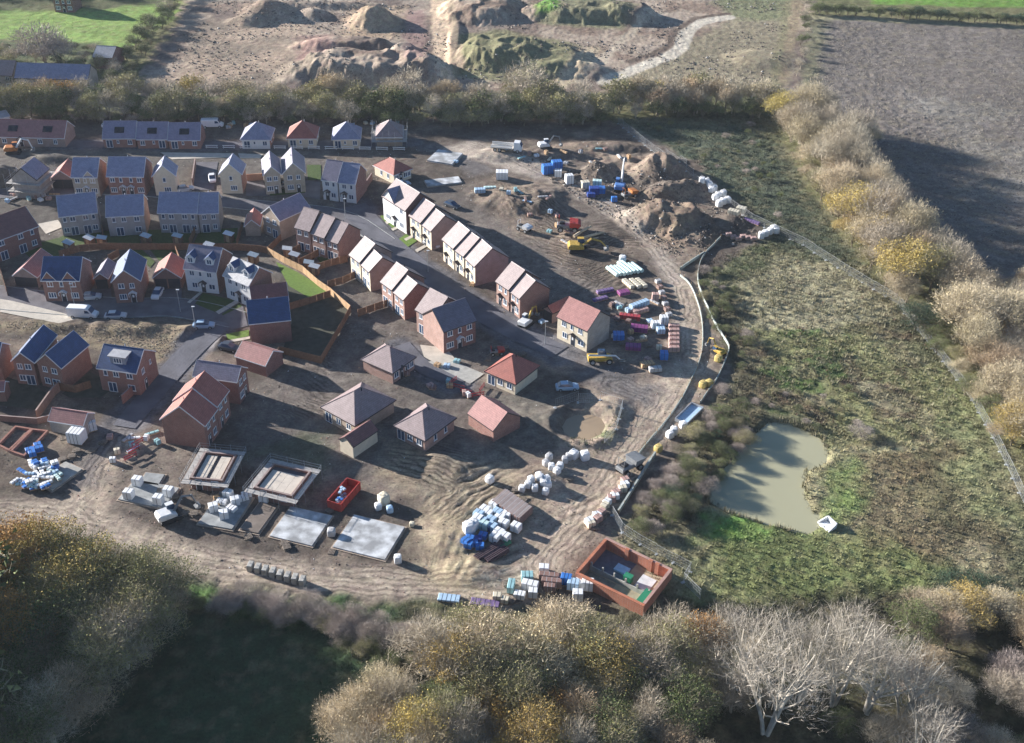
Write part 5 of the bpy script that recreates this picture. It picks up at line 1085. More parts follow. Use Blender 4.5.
pack(218.8, 501.5, 'timber', 'long buff timber pack lying on the cluttered foundation slab', None, (2.6, 1.0, .6), -1.0, 'timber_pack', 'timber pack')
pack(264.7, 501, 'white', 'single white pack in front of the scaffolded plot with one wide floor', None, (1.5, 1.3, 1.4), -.2)
for (a, b, c, s, l) in [(331.6, 534.8, 'grey', 1.3, 'greyish bulk bag between the two frosted slabs'), (384, 503, 'cream', 1.7, 'cream round topped tank bag right of the red skip'), (378.4, 509, 'white', 1.1, 'small white bag left of the cream one by the skip'), (390, 512, 'pale_blue', 1.1, 'pale blue bag below the cream one by the skip'), (398, 562, 'white', 1.2, 'white bag at the lower right corner of the last frosted slab'), (412, 526, 'cream', .8, 'small cream sack at the edge of the rutted plot'), (489.8, 482, 'white', 1.3, 'white half empty bag at the top of the blue and white material stacks')]:
    bag(a, b, c, l, None, s)
# heap of blue and white packs at the left
g = 'blue and white packs heaped on the left slab'
hp = wpoly([(12, 485), (30, 464), (62, 467), (60, 480), (50, 493), (14, 491)])
k = 0
while k < 42:
    q = hp.min(0) + (hp.max(0) - hp.min(0)) * rng.uniform(0, 1, 2)
    if sdist(q[:1], q[1:], hp)[0] < 0: continue
    c = ['white', 'pale_blue', 'white', 'white', 'blue', 'mint'][int(rng.integers(0, 6))]; d = [(1.6, .6, .5), (1.2, 1.0, .8), (2.0, .7, .35)][int(rng.integers(0, 3))]
    place(('pack', c, d, 'wrapped_pack'), pack_make(c, *d), 0, 0, rng.uniform(-1.2, 1.2), f'{ {"white":"white","pale_blue":"pale blue","blue":"strong blue","mint":"mint green"}[c]} wrapped pack in the heap on the left slab', g, None, 0, (q[0], q[1], .3 + rng.uniform(0, .5))); k += 1
pack(78, 441, 'white', 'big white boxed tank standing below the carport', None, (2.6, 2.2, 2.3), -.2, 'storage_tank', 'tank')
pack(92, 430.5, 'white', 'white sheet covered pack leaning by the carport opening', None, (1.8, .9, 1.9), .5)
g = 'blue crates below the brick footings'
for (a, b, z) in [(38.5, 448, 0), (40.5, 451, 0), (36, 452, 0), (33, 456, 0), (30, 453, 0)]: pack(a, b, 'blue', 'blue plastic crate stacked beside the low brick footings', g, (1.2, 1.0, 1.0), .5, 'plastic_crate', 'crate')
# plot 8 and 9 stacks
g = 'white bulk bags by the site road below the puddle'
for (a, b, s) in [(573.8, 457.5, 1.5), (584.6, 459, 1.5)]: bag(a, b, 'white', 'large white bulk bag of the pair below the muddy puddle', g, s)
g = 'grey white bags in the middle of the material yard'
for (a, b) in [(549, 459.5), (565, 462), (551.4, 471), (557, 474.5), (569, 459), (546, 466), (560, 468)]: bag(a, b, 'grey' if rng.uniform() < .4 else 'white', 'dusty white bag in the loose row below the puddle', g, 1.15)
g = 'round white bags in a cluster above the yard road'
for (a, b) in [(528, 489), (534.8, 491.5), (538.7, 481.5), (543.5, 488), (546.5, 485), (545.5, 494), (522, 491), (531, 485), (540, 484), (548, 489)]: bag(a, b, 'white', 'round white bag in the cluster above the brown brick packs', g, 1.1)
g = 'blue and white boxes in the stacked yard'
for (a, b, c) in [(478.7, 517, 'pale_blue'), (485, 512, 'white'), (494.4, 507, 'white'), (482, 524, 'pale_blue'), (491, 522.5, 'pale_blue'), (497.5, 515, 'pale_blue'), (507, 517, 'white'), (503.7, 525.5, 'white'), (516, 529, 'white'), (499, 535, 'white'), (505, 539, 'white'), (495, 540, 'white'), (488, 516, 'white'), (500, 520, 'white'), (492, 529, 'pale_blue'), (478, 522, 'white'), (484, 528, 'mint')]:
    pack(a, b + 1.5, c, {'pale_blue': 'pale blue window pack in the stacked yard left of the brick packs', 'white': 'white wrapped box in the stacked yard left of the brick packs', 'mint': 'mint coloured wrapped box in the stacked yard'}[c], g, (1.5, 1.3, 1.4), rng.uniform(-.62, -.5))
g = 'bright blue items in the stacked yard'
for (a, b, c) in [(470, 543.5, 'blue'), (483, 539, 'blue'), (489.5, 530, 'navy'), (468.5, 549, 'blue'), (474, 547, 'blue'), (478, 543, 'navy'), (466, 546, 'blue'), (480, 549, 'blue')]: pack(a, b, c, {'blue': 'bright blue crate at the front of the stacked yard', 'navy': 'dark blue crate among the bright blue ones in the stacked yard'}[c], g, (1.3, 1.1, 1.0), rng.uniform(-.8, .2), 'plastic_crate', 'crate')
bag(469, 535, 'white', 'white loose sheeting bag left of the bright blue crates', None, 1.8); bag(473, 531, 'white', 'white bag just above the bright blue crates', None, 1.6)
g = 'brown brick packs in the stacked yard'
for i in range(7): pack(501 + i * 3.7, 502.5 + i * 2.6, 'brownbrick', 'brown brick pack in the diagonal row at the back of the stacked yard', g, (1.1, 3.6, 1.5), -.62, 'brick_pack', 'brick pack')
g = 'dark pipe bundles in the stacked yard'
for (a, b) in [(487, 554), (492, 550), (496, 556)]: place('darkbundle', bundle_make('darkpipe', 4.2, 5, .16, 'pipe_bundle', 'pipes'), a, b, .75, 'dark pipe bundle at the lower right tip of the stacked yard', g)
for (a, b) in [(499, 548), (503, 546)]: place('greenbundle', bundle_make('green', 2.6, 4, .14, 'pipe_bundle', 'pipes'), a, b, .75, 'green pipe bundle beside the dark ones in the stacked yard', 'green pipe bundles')
# materials above the bottom wood
g = 'brown brick packs above the bottom wood'
for (a, b, l) in [(549, 580, 'longest brown brick pack in the short row left of the brick compound'), (551.5, 585.5, 'middle brown brick pack in the short row left of the brick compound'), (549.5, 591, 'shortest brown brick pack in the short row left of the brick compound')]: pack(a, b, 'brownbrick', l, g, {5: (3.0, 1.0, 1.3), 1: (3, 1, 1.3)}.get(5 if b < 588 else 1) if b < 588 else (1.7, 1.0, 1.3), -.12, 'brick_pack', 'brick pack')
for (a, b, c, d, l) in [(544, 571.5, 'white', (1.5, 1.2, 1.2), 'white box at the top of the brown packs near the compound'), (527, 580, 'teal', (1.8, 1.4, 1.3), 'teal wrapped pack among the white ones above the bottom wood'), (530, 588.5, 'white', (2.4, 1.3, 1.3), 'long white pack under the teal one above the bottom wood'), (533, 596, 'white', (1.3, 1.2, 1.3), 'square white pack close to the bottom wood left of the brown packs'),
                        (519.5, 597.5, 'white', (1.6, 1.2, 1.0), 'low white pack close to the bottom wood'), (511, 589, 'teal', (1.0, 2.2, 1.2), 'slim teal wrapped pack tilted above the bottom wood'), (485, 604, 'purple', (4.2, 1.4, .5), 'long purple pack of pipes at the foot of the bank'), (497, 599, 'cream', (1.2, 1.1, 1.0), 'cream pack behind the long purple pack'), (505, 602, 'cream', (1.1, 1.0, .9), 'small cream pack right of the purple one'),
                        (449, 599, 'pale_blue', (3.2, 1.5, .4), 'pale blue sheet pack lying alone by the site road'), (587.3, 588.5, 'white', (1.7, 1.4, 1.7), 'white pack nearest the brick compound wall'), (577.6, 599, 'white', (1.5, 1.3, 1.6), 'lowest white pack left of the brick compound'), (573, 588, 'pale_blue', (1.7, 1.4, 1.5), 'pale blue pack beside the white ones left of the brick compound'), (580, 586.5, 'white', (1.6, 1.2, 1.3), 'white pack between the two others left of the brick compound'), (566, 583, 'blue', (1.6, 1.3, 1.5), 'blue pack right of the brown brick packs')]:
    pack(a, b, c, l, None, d, rng.uniform(-.3, .1))
# packs and bags by the fence at upper right
g = 'white bags along the wire fence'
for (a, b) in [(701, 189), (705.6, 187.5), (713.4, 192), (718, 197.8), (715, 200), (722.8, 196), (727.5, 202.5), (722.8, 204), (719, 206.4), (709, 190.5), (711, 193.5)]: bag(a, b, 'white', 'white bag in the row along the upper wire fence', g, 1.5)
pack(733, 217, 'cream', 'cream long pack beside the wire fence below the white bags', None, (2.6, 1.6, 1.2), -.5); pack(740.8, 212.5, 'cream', 'cream square pack touching the wire fence', None, (2.2, 1.8, 1.4), -.5)
pack(751.7, 223, 'purple', 'lilac long pack beside the wire fence', None, (4.0, .9, .7), -.75)
g = 'white bags at the lower end of the wire fence row'
for (a, b) in [(769.7, 234), (765, 236), (773, 231.5), (761, 238), (776, 233)]: bag(a, b, 'white', 'white bag at the fence corner above the curved barrier', g, 1.4)
for i in range(6): pack(728 + i * 5, 238 + (i % 3), 'pinkbrick', 'pinkish brick pack in the low line at the end of the muddy yard', 'pinkish brick packs in the muddy yard', (1.4, 1.0, .8), .2, 'brick_pack', 'brick pack')
# blue and white stores at top
for (a, b, c, d, l) in [(547.3, 173.5, 'blue', (2.6, 2.0, 2.4), 'big blue covered stack left of the white cube by the upper haul road'), (556.7, 168, 'blue', (2.6, 2.0, 2.0), 'second blue covered stack behind the first by the upper haul road'), (558, 176.5, 'white', (1.8, 1.6, 1.8), 'white pack right under the blue stacks'), (569, 183.5, 'white', (1.9, 1.7, 2.4), 'tall white cube standing alone by the upper haul road'),
                        (585, 188, 'cream', (2.0, 1.7, 1.8), 'cream pack left of the blue heap below the excavator'), (597, 186, 'mint', (2.2, 1.5, 1.6), 'pale mint pack behind the blue heap'), (594, 194, 'navy', (2.4, 1.8, 1.8), 'navy blue pack at the left of the blue heap'), (600, 193, 'blue', (2.4, 1.8, 1.6), 'blue pack at the right of the blue heap'), (591, 197, 'navy', (2.0, 1.4, 1.1), 'low navy pack in front of the blue heap'),
                        (614, 202, 'blue', (1.4, 1.0, 1.4), 'single small blue pack right of the blue heap'), (502, 178.5, 'white', (3.0, 2.4, 2.0), 'big white covered stack on the second cleared plot'), (480, 195, 'pale_blue', (2.6, 1.4, 1.1), 'pale blue pack on the second cleared plot'), (490, 190, 'mint', (3.0, 1.0, .7), 'long mint pack on the second cleared plot')]:
    pack(a, b, c, l, None, d, rng.uniform(-.2, .3))
# plots 6 and 7
g = 'pale mint rolls'
for (a, b) in [(614, 273), (621, 272), (628, 270.5), (635, 269.5), (625, 268)]: place('mintroll', bundle_make('mint', 4.0, 2, .45, 'insulation_roll_bundle', 'rolls', 1), a, b, -1.05, 'pale mint insulation roll bundle lying in the row on the sixth plot', g)
bag(622.5, 262, 'white', 'white bag above the pale mint rolls', None, 1.6)
g = 'cream timber packs'
for (a, b) in [(628, 285), (635, 285), (641, 284.5)]: pack(a, b, 'cream', 'cream timber pack lying below the pale mint rolls', g, (3.6, 1.0, .8), -1.1, 'timber_pack', 'timber pack')
for (a, b, c, d, r, l) in [(639, 307, 'pale_blue', (4.6, 1.2, 1.2), .62, 'long pale blue pack right of the last cream house'), (629.7, 319, 'red', (4.2, 1.2, 1.0), -.2, 'long red pack on the seventh plot'), (639, 331, 'magenta', (3.4, 1.6, 1.2), -.2, 'magenta pack below the long red one'), (633, 349, 'magenta', (3.0, 1.8, .9), -.1, 'second magenta pack further down the seventh plot'), (623.4, 294, 'magenta', (2.4, 1.6, .8), .4, 'small magenta pack behind the last cream house'), (618.3, 339, 'blue', (2.2, 1.8, 1.4), 0, 'blue pack by the gable of the last cream house'),
                           (655, 328, 'white', (1.6, 1.4, 1.5), .1, 'white pack left of the pink brick packs on the seventh plot'), (663.6, 324, 'white', (1.6, 1.4, 1.9), .1, 'tall white pack touching the pink brick packs on the seventh plot'), (660.5, 333, 'pale_blue', (1.6, 1.4, 1.2), .1, 'pale blue pack below the tall white one on the seventh plot'), (663.6, 359, 'blue', (1.5, 1.5, 1.6), 0, 'round blue covered pack near the yellow telehandler'), (655, 300, 'pinkbrick', (1.4, 1.2, 1.6), 0, 'pinkish upright pack at the end of the long pale blue one'),
                           (605, 292, 'purple', (3.8, 1.0, .7), .4, 'dark lilac pipe pack above the last cream house'), (600, 300, 'purple', (3.4, 1.0, .6), .5, 'second lilac pipe pack above the last cream house'), (647, 366, 'timber', (2.6, 1.4, .8), .3, 'buff timber stack at the tip of the seventh plot'), (655, 371, 'grey', (2.4, 1.2, .9), .2, 'grey pack beside the buff timber stack'), (640, 312, 'pinkbrick', (3.6, 1.2, .8), .45, 'pinkish long pack above the long red pack')]:
    pack(a, b, c, l, None, d, r)
g = 'pink brick packs by the curved haul road'
for i in range(6):
    for j in range(2): pack(671.5 + j * 4.5, 329 + i * 4.4, 'pinkbrick', 'pinkish brick pack in the double row beside the curved haul road', g, (1.2, 1.0, 1.1), .1, 'brick_pack', 'brick pack')
g = 'dark slate packs by the curved haul road'
for i in range(7): pack(658 + i * 1.8, 283 + i * 5.5, 'brownbrick' if i % 2 else 'grey', 'small dark pack in the single row along the inside of the curved haul road', g, (1.2, 1.0, .8), .4)
for (a, b, c, l, g) in [(702.6, 387, 'yellow', 'yellow bag at the bend below the mesh frame', 'yellow bags by the barrier'), (709, 385.5, 'yellow', 'yellow bag at the bend below the mesh frame', 'yellow bags by the barrier'), (658, 451, 'yellow', 'lone yellow bag by the white bags on the barrier', None), (669.8, 437.5, 'white', 'white bag of the trio on the barrier by the pond scrub', 'white bags on the barrier'), (673.7, 434, 'white', 'white bag of the trio on the barrier by the pond scrub', 'white bags on the barrier'), (683, 428, 'white', 'white bag of the trio on the barrier by the pond scrub', 'white bags on the barrier'), (718, 361, 'yellow', 'yellow bag under the yellow post at the barrier bend', None)]:
    bag(a, b, c, l, g, 1.3)
g = 'pinkish and white packs along the lower haul road'
for i in range(13):
    t = i / 12; a, b = 627 - 38 * t + rng.normal(0, 1.5), 484 + 44 * t + rng.normal(0, 1.2); c = ['pinkbrick', 'white', 'cream', 'pinkbrick', 'white'][i % 5]
    pack(a, b, c, {'pinkbrick': 'pinkish brick pack', 'white': 'white wrapped pack', 'cream': 'cream wrapped pack'}[c] + ' in the straggling line down to the brick compound', g, (1.3, 1.1, 1.1), rng.uniform(0, 1))
g = 'concrete blocks along the site road'
for i in range(8): place('kent', lambda: (lambda r: (MB_box(r, 'block', CONC, .75, 1.3, 1.15), r)[1])(thing('concrete_block', (0, 0, 0), 0, '', 'block')), 251 + i * 7.4, 569 + i * 2.1, -.15, 'squat concrete block in the row below the site road', g)
# ---------------------------------------------------------------- slabs and half-built plots
def loglog(r):
    b = MB(); b.tube([(-3.2, 0, .35), (0, .1, .38), (3.2, 0, .33)], [.34, .3, .24], 8); b.build("stem", bark("log", (.5, .4, .28)), r)
    b = MB(); b.tube([(.8, 0, .45), (1.5, .5, .9)], [.1, .05], 5); b.build("branch_stub", bark("log", (.5, .4, .28)), r)
def frame_of(A, B, C, z=0.0):
    """rectangle from three surveyed corners: front-left A, front-right B, back-right C"""
    a, b, c = P(*A, z), P(*B, z), P(*C, z); u = b - a; w = np.linalg.norm(u); u /= w; n = np.array([-u[1], u[0]]); d = abs(float((c - b) @ n))
    return (a + b) / 2 + n * d / 2, w, d, math.atan2(u[1], u[0])
FS = mat('slab_frost', (.33, .335, .34), .85, .1, .5); _nt = FS.node_tree
_hs = [n for n in _nt.nodes if n.type == 'HUE_SAT'][0]; _no = _nt.nodes.new('ShaderNodeTexNoise'); _no.inputs['Scale'].default_value = .45; _no.inputs['Detail'].default_value = 7
_ge = [n for n in _nt.nodes if n.type == 'NEW_GEOMETRY'][0]; _nt.links.new(_ge.outputs['Position'], _no.inputs['Vector'])
_mr = _nt.nodes.new('ShaderNodeMapRange'); _mr.inputs[1].default_value = .42; _mr.inputs[2].default_value = .66; _nt.links.new(_no.outputs['Fac'], _mr.inputs[0])
_mx = _nt.nodes.new('ShaderNodeMix'); _mx.data_type = 'RGBA'; _mx.inputs[6].default_value = (.30, .305, .31, 1); _mx.inputs[7].default_value = (.66, .68, .70, 1); _nt.links.new(_mr.outputs[0], _mx.inputs[0]); _nt.links.new(_mx.outputs[2], _hs.inputs['Color'])
def slab(A, B, C, label, m=FS, h=.3):
    c, w, d, rz = frame_of(A, B, C, h); r = thing('foundation_slab', (*c, 0), rz, label, 'slab'); b = MB(); b.box(-w / 2, w / 2, -d / 2, d / 2, .12, h, 0, .02); b.build('concrete_bed', m, r)
    k = MB(); o = .25; k.box(-w / 2 - o, w / 2 + o, -d / 2 - o, d / 2 + o, -.3, .12, 0); k.build('brick_footing', BR['buff'], r); return r
slab((118, 499), (163, 508), (176, 487), 'grey foundation slab carrying four tall white packs', CONCD)
slab((139, 483), (158, 485), (163, 474), 'small grey slab step behind the four white packs', CONCD)
slab((198, 523), (232, 529), (252, 497), 'cluttered foundation slab left of the bare plot gap', CONCD)
slab((269.5, 535.5), (312, 545.5), (327.5, 514.5), 'frosted foundation slab with a grey scatter of sheets')
slab((332.5, 546.5), (384.5, 559.5), (402, 526), 'frosted foundation slab at the right end of the row')
slab((35, 482), (52, 490), (76, 466), 'pale slab strip right of the blue and white heap', CONC)
slab((240, 529), (258, 533), (280, 506), 'bare muddy slab between the cluttered and the frosted slab', mat('slab_mud', (.2, .165, .14), .9, .25, .6))
slab((427, 160), (452, 164), (456, 152), 'pale blue grey slab of the first cleared plot', FS, .5)
slab((428, 186), (462, 182), (460, 176), 'long white slab strip on the second cleared plot', FS, .35)
def footing(px, label, h=.55):
    w = wpoly(px, h); c = w.mean(0); r = thing('brick_footing_wall', (*c, 0), 0, label, 'wall'); n = len(w)
    for i in range(n - 1):
        p, q = w[i] - c, w[i + 1] - c; d = (q - p) / np.linalg.norm(q - p); m = np.array([-d[1], d[0]]) * .17; b = MB(); p = p - d * (.17 - .01 * i); q = q + d * (.17 - .012 * i)
        b.poly([(*(p - m), -.2), (*(q - m), -.2), (*(q + m), -.2), (*(p + m), -.2), (*(p - m), h - .004 * i), (*(q - m), h - .004 * i), (*(q + m), h - .004 * i), (*(p + m), h - .004 * i)], [(4, 5, 6, 7), (0, 1, 5, 4), (1, 2, 6, 5), (2, 3, 7, 6), (3, 0, 4, 7)]); b.build('wall', BR['red'], r)
    return r
footing([(-2, 444), (15.5, 426), (31, 428.5), (9, 449.5), (-2, 444)], 'left bay of low red brick footings below the carport')
footing([(11, 450.5), (32.5, 428.8), (47, 430.5), (24, 455), (11, 450.5)], 'right bay of low red brick footings below the carport')
POLE = {}
def pole(h):
    if h not in POLE: m = MB(); m.tube([(0, 0, -.1), (0, 0, h)], .03, 5); POLE[h] = m.mesh('standard', STEEL)
    return POLE[h]
DECK = mat('scaffold_boards', (.40, .38, .36), .85, .2, 2)
def scaffold(c, w, d, rz, label, lifts=(2.0,), hp=3.2, deckw=1.1, sides=(0, 1, 2, 3)):
    r = thing('scaffold', (*c, 0), rz, label, 'scaffold'); W2, D2 = w / 2, d / 2
    for o in (0.15, deckw + .15):
        for s in sides:
            L = (2 * (W2 + o)) if s in (0, 2) else (2 * (D2 + o)); n = max(2, int(L / 2.4))
            for i in range(n):
                t = -L / 2 + L * i / n; x, y = {0: (t, -D2 - o), 2: (-t, D2 + o), 1: (W2 + o, t), 3: (-W2 - o, -t)}[s]; obj('standard', pole(hp), r, (x, y, 0))
    for z in lifts:
        for s in sides:
            o = deckw / 2 + .15; b = MB(); hw = deckw / 2 - .08
            if s in (0, 2): y = (-1 if s == 0 else 1) * (D2 + o); b.box(-W2 - deckw - .1, W2 + deckw + .1, y - hw, y + hw, z, z + .05)
            else: x = (1 if s == 1 else -1) * (W2 + o); b.box(x - hw, x + hw, -D2 - .06, D2 + .06, z + .004, z + .054)
            b.build('deck', DECK, r)
            for zz in (z + .5, z + 1.0):
                b = MB(); e = deckw + .15
                if s in (0, 2): y = (-1 if s == 0 else 1) * (D2 + e); b.tube([(-W2 - e, y, zz), (W2 + e, y, zz)], .025, 4)
                else: x = (1 if s == 1 else -1) * (W2 + e); b.tube([(x, -D2 - e, zz), (x, D2 + e, zz)], .025, 4)
                b.build('guard_rail', STEEL, r)
    return r
FLOORP = mat('precast_floor', (.60, .53, .45), .9, .1, 1.2)
def shell(A, B, C, label, slabs, h=2.4):
    c, w, d, rz = frame_of(A, B, C, h); r = thing('house_shell', (*c, 0), rz, label, 'house shell'); t = .3
    for (x0, x1, y0, y1, z) in [(-w / 2, w / 2, -d / 2, -d / 2 + t, h), (-w / 2, w / 2, d / 2 - t, d / 2, h - .003), (-w / 2, -w / 2 + t, -d / 2 + t, d / 2 - t, h - .006), (w / 2 - t, w / 2, -d / 2 + t, d / 2 - t, h - .006)]:
        b = MB(); b.box(x0, x1, y0, y1, -.2, z); b.build('wall', BR['brown'], r)
    for s in (.25, .75): obj('door' if s < .5 else 'window', door_mesh('d') if s < .5 else win_meshes(1.2, 1.2, 'w')[0], r, ((s - .5) * w, -d / 2, .02 if s < .5 else .9))
    b = MB(); b.box(-w / 2 + t + .01, w / 2 - t - .01, -d / 2 + t + .01, d / 2 - t - .01, 0, 1.9); b.build('floor_void', mat('membrane_dark', (.1, .1, .115), .8, .2), r)
    for (u0, u1, v0, v1) in slabs:
        n = max(2, int((u1 - u0) * w / 1.2))
        for i in range(n):
            a0 = u0 + (u1 - u0) * i / n; a1 = u0 + (u1 - u0) * (i + 1) / n; b = MB(); b.box((a0 - .5) * w + .015, (a1 - .5) * w - .015, (v0 - .5) * d, (v1 - .5) * d, 1.9, 2.08); b.build('floor_slab', FLOORP, r)
    return c, w, d, rz
q = shell((190, 477.5), (222.5, 480.5), (238, 454), 'half built brick plot with two pale floor strips inside scaffold', [(.12, .44, .08, .92), (.56, .88, .08, .92)]); scaffold(*q, 'scaffold ring round the plot with two pale floor strips')
q = shell((254, 487), (292, 496), (306, 470), 'half built brick plot with one wide pale floor inside scaffold', [(.08, .92, .1, .8)]); scaffold(*q, 'scaffold ring round the plot with one wide pale floor')
def ring(A, B, C, z, label, lifts, hp):
    c, w, d, rz = frame_of(A, B, C, z); scaffold(c, w - .6, d - .6, rz, label, lifts, hp)
ring((375, 137.4), (403, 137.2), (405, 127), 2.6, 'scaffold round the grey hipped bungalow shell', (1.6,), 4.4)
ring((10, 178), (36.5, 180), (48, 168.5), 5.0, 'scaffold round the dark gabled shell at the left edge', (1.9, 3.9), 6.4)

# ---------------------------------------------------------------- brick compound
def compound():
    H = 2.0; pts = wpoly([(575.3, 572.8), (643.8, 606), (672.5, 569.5), (606, 537.5)], H); c = pts.mean(0); r = thing('brick_compound', (*c, 0), 0, 'roofless red brick compound with pale floor at the edge of the wood', 'compound'); p = pts - c
    HT = [1.5, H, H, H]; t = .36
    for i in range(4):
        a, b_ = p[i], p[(i + 1) % 4]; d = (b_ - a) / np.linalg.norm(b_ - a); n = np.array([-d[1], d[0]]); e = 0 if i % 2 == 0 else t + .004
        a2, b2 = a + d * e, b_ - d * e; m = MB(); h = 1.9 if i == 0 else H - .004 * i
        m.poly([(*a2, -.2), (*b2, -.2), (*(b2 + n * t), -.2), (*(a2 + n * t), -.2), (*a2, h), (*b2, h), (*(b2 + n * t), h), (*(a2 + n * t), h)], [(4, 5, 6, 7), (0, 1, 5, 4), (1, 2, 6, 5), (2, 3, 7, 6), (3, 0, 4, 7)]); m.build('wall', BR['compound'], r)
        k = MB(); k.poly([(*(a2 - n * .05), h), (*(b2 - n * .05), h), (*(b2 + n * (t + .05)), h), (*(a2 + n * (t + .05)), h), (*(a2 - n * .05), h + .1), (*(b2 - n * .05), h + .1), (*(b2 + n * (t + .05)), h + .1), (*(a2 + n * (t + .05)), h + .1)], [(4, 5, 6, 7), (0, 1, 5, 4), (1, 2, 6, 5), (2, 3, 7, 6), (3, 0, 4, 7)]); k.build('coping', BR['compound'], r)
    m = MB(); m.face([(*(x * .985), .07) for x in p]); m.build('floor', mat('compound_floor', (.40, .335, .235), .9, .2, .8), r)
    def inside(s, t_): a = p[0] + (p[1] - p[0]) * s; b = p[3] + (p[2] - p[3]) * s; return a + (b - a) * t_
    u = (p[1] - p[0]) / np.linalg.norm(p[1] - p[0]); rz = math.atan2(u[1], u[0])
    m = MB(); m.face([(*inside(a, b), .10) for a, b in ((.03, .42), (.5, .42), (.5, .95), (.03, .95))]); m.build('dark_paving', mat('compound_slate', (.16, .16, .19), .8, .15), r)
    m = MB(); m.face([(*inside(a, b), .13) for a, b in ((.66, .5), (.86, .5), (.86, .82), (.66, .82))]); m.build('white_slab', FROST, r)
    m = MB(); m.face([(*inside(a, b), .10) for a, b in ((.05, .05), (.46, .05), (.46, .36), (.05, .36))]); m.build('gravel_bed', mat('compound_gravel', (.27, .23, .175), .9, .25, 2), r)
    for a, b in ((.05, .95), ):
        m = MB(); x, y = inside(.04, .4), inside(.96, .4); n = np.array([-u[1], u[0]]) * .09
        m.poly([(*(x - n), 0), (*(y - n), 0), (*(y + n), 0), (*(x + n), 0), (*(x - n), .9), (*(y - n), .9), (*(y + n), .9), (*(x + n), .9)], [(4, 5, 6, 7), (0, 1, 5, 4), (1, 2, 6, 5), (2, 3, 7, 6), (3, 0, 4, 7)]); m.build('partition', CONC, r)
    pm = MB(); pm.box(-.12, .12, -.12, .12, 0, 1.6); pm = pm.mesh('post', CONC)
    for i in range(6): obj('post', pm, r, (*inside(.06 + .17 * i, .403), 0), rz)
    bm = MB(); bm.box(-.3, .3, -.22, .22, 0, H + .2); bm = bm.mesh('pier', BR['compound'])
    for s in (.35, .7, .8): obj('pier', bm, r, (*inside(s, .955), 0), rz)
    for s, t_, col, w, d, h, l, nm in [(.92, .25, 'green', 1.3, 3.0, 1.4, 'dark green steel kiosk inside the brick compound', 'kiosk'), (.56, .52, 'green', 1.2, .9, 1.2, 'small green cabinet beside the partition in the brick compound', 'cabinet'), (.4, .68, 'pale_blue', 2.0, 1.4, .35, 'pale blue lidded hatch on the dark paving of the brick compound', 'hatch')]:
        q = inside(s, t_) + c; k = thing(nm, (*q, .1), rz, l, nm); b = MB(); b.box(-w / 2, w / 2, -d / 2, d / 2, 0, h, 0, .08); b.build('casing', POLY[col], k); b = MB(); b.box(-w / 2 - .05, w / 2 + .05, -d / 2 - .05, d / 2 + .05, h, h + .06); b.build('lid', POLY[col], k)
BR['compound'] = brick('compound', (.52, .19, .105)); compound()
def wall_run(px, label, h, m, name='brick_wall', t=.22, cat='wall'):
    w = wpoly(px); c = w.mean(0); z = gzf(c[0], c[1]); r = thing(name, (*c, 0), 0, label, cat)
    for i in range(len(w) - 1):
        p, q = w[i] - c, w[i + 1] - c; d = (q - p) / np.linalg.norm(q - p); n = np.array([-d[1], d[0]]) * t / 2; b = MB(); hh = h - .004 * i; q = q + d * .1
        b.poly([(*(p - n), -.3), (*(q - n), -.3), (*(q + n), -.3), (*(p + n), -.3), (*(p - n), hh), (*(q - n), hh), (*(q + n), hh), (*(p + n), hh)], [(4, 5, 6, 7), (0, 1, 5, 4), (1, 2, 6, 5), (2, 3, 7, 6), (3, 0, 4, 7)]); b.build('wall', m, r)
        k = MB(); n2 = n * 1.25; k.poly([(*(p - n2), hh), (*(q - n2), hh), (*(q + n2), hh), (*(p + n2), hh), (*(p - n2), hh + .08), (*(q - n2), hh + .08), (*(q + n2), hh + .08), (*(p + n2), hh + .08)], [(4, 5, 6, 7), (0, 1, 5, 4), (1, 2, 6, 5), (2, 3, 7, 6), (3, 0, 4, 7)]); k.build('coping', m, r)
wall_run([(38, 419), (54.7, 395.5), (90.6, 363.5)], 'tall orange brick garden wall beside the twin gabled navy pair', 1.8, BR['orange']); wall_run([(123, 404), (137, 391)], 'short red garden wall behind the house with the flat dormer', 1.8, BR['red'])
wall_run([(193, 185.5), (196, 165)], 'short orange wall between the cream gabled house and the driveway', 1.8, BR['orange']); wall_run([(356, 193), (366, 189), (372, 180)], 'red brick garden wall beside the pale rendered pair', 1.8, BR['red'])
wall_run([(247, 181), (263, 180)], 'orange garden wall right of the cream house with brick side', 1.7, BR['orange'])
wall_run([(0, 421), (38, 424), (50, 421)], 'low brick garden wall above the brick footings', 1.2, BR['brown'])

# ---------------------------------------------------------------- fences
def timber_panel():
    m = MB(); L = 1.83
    m.box(0.05, L - .05, -.02, .02, .12, 1.72)
    for z in (.45, 1.35): m.box(.05, L - .05, -.06, -.021, z, z + .08)
    m.box(0, .1, -.05, .05, -.2, 1.85); m.box(.05, L - .05, -.035, .035, 1.72, 1.77); return m
TP = {}
def timber_fence(px, label, m=TIMBER):
    w = wpoly(px); r = thing('timber_fence', (w[0][0], w[0][1], 0), 0, label, 'fence'); k = m.name
    if k not in TP: TP[k] = timber_panel().mesh('panel', m)
    for i in range(len(w) - 1):
        p, q = w[i] - w[0], w[i + 1] - w[0]; L = np.linalg.norm(q - p); n = max(1, round(L / 1.83)); a = math.atan2(q[1] - p[1], q[0] - p[0])
        for j in range(n):
            x, y = p + (q - p) * j / n; o = obj('panel', TP[k], r, (x, y, float(gzf(x + w[0][0], y + w[0][1])) - .05), a); o.scale = (L / n / 1.83, 1, 1)
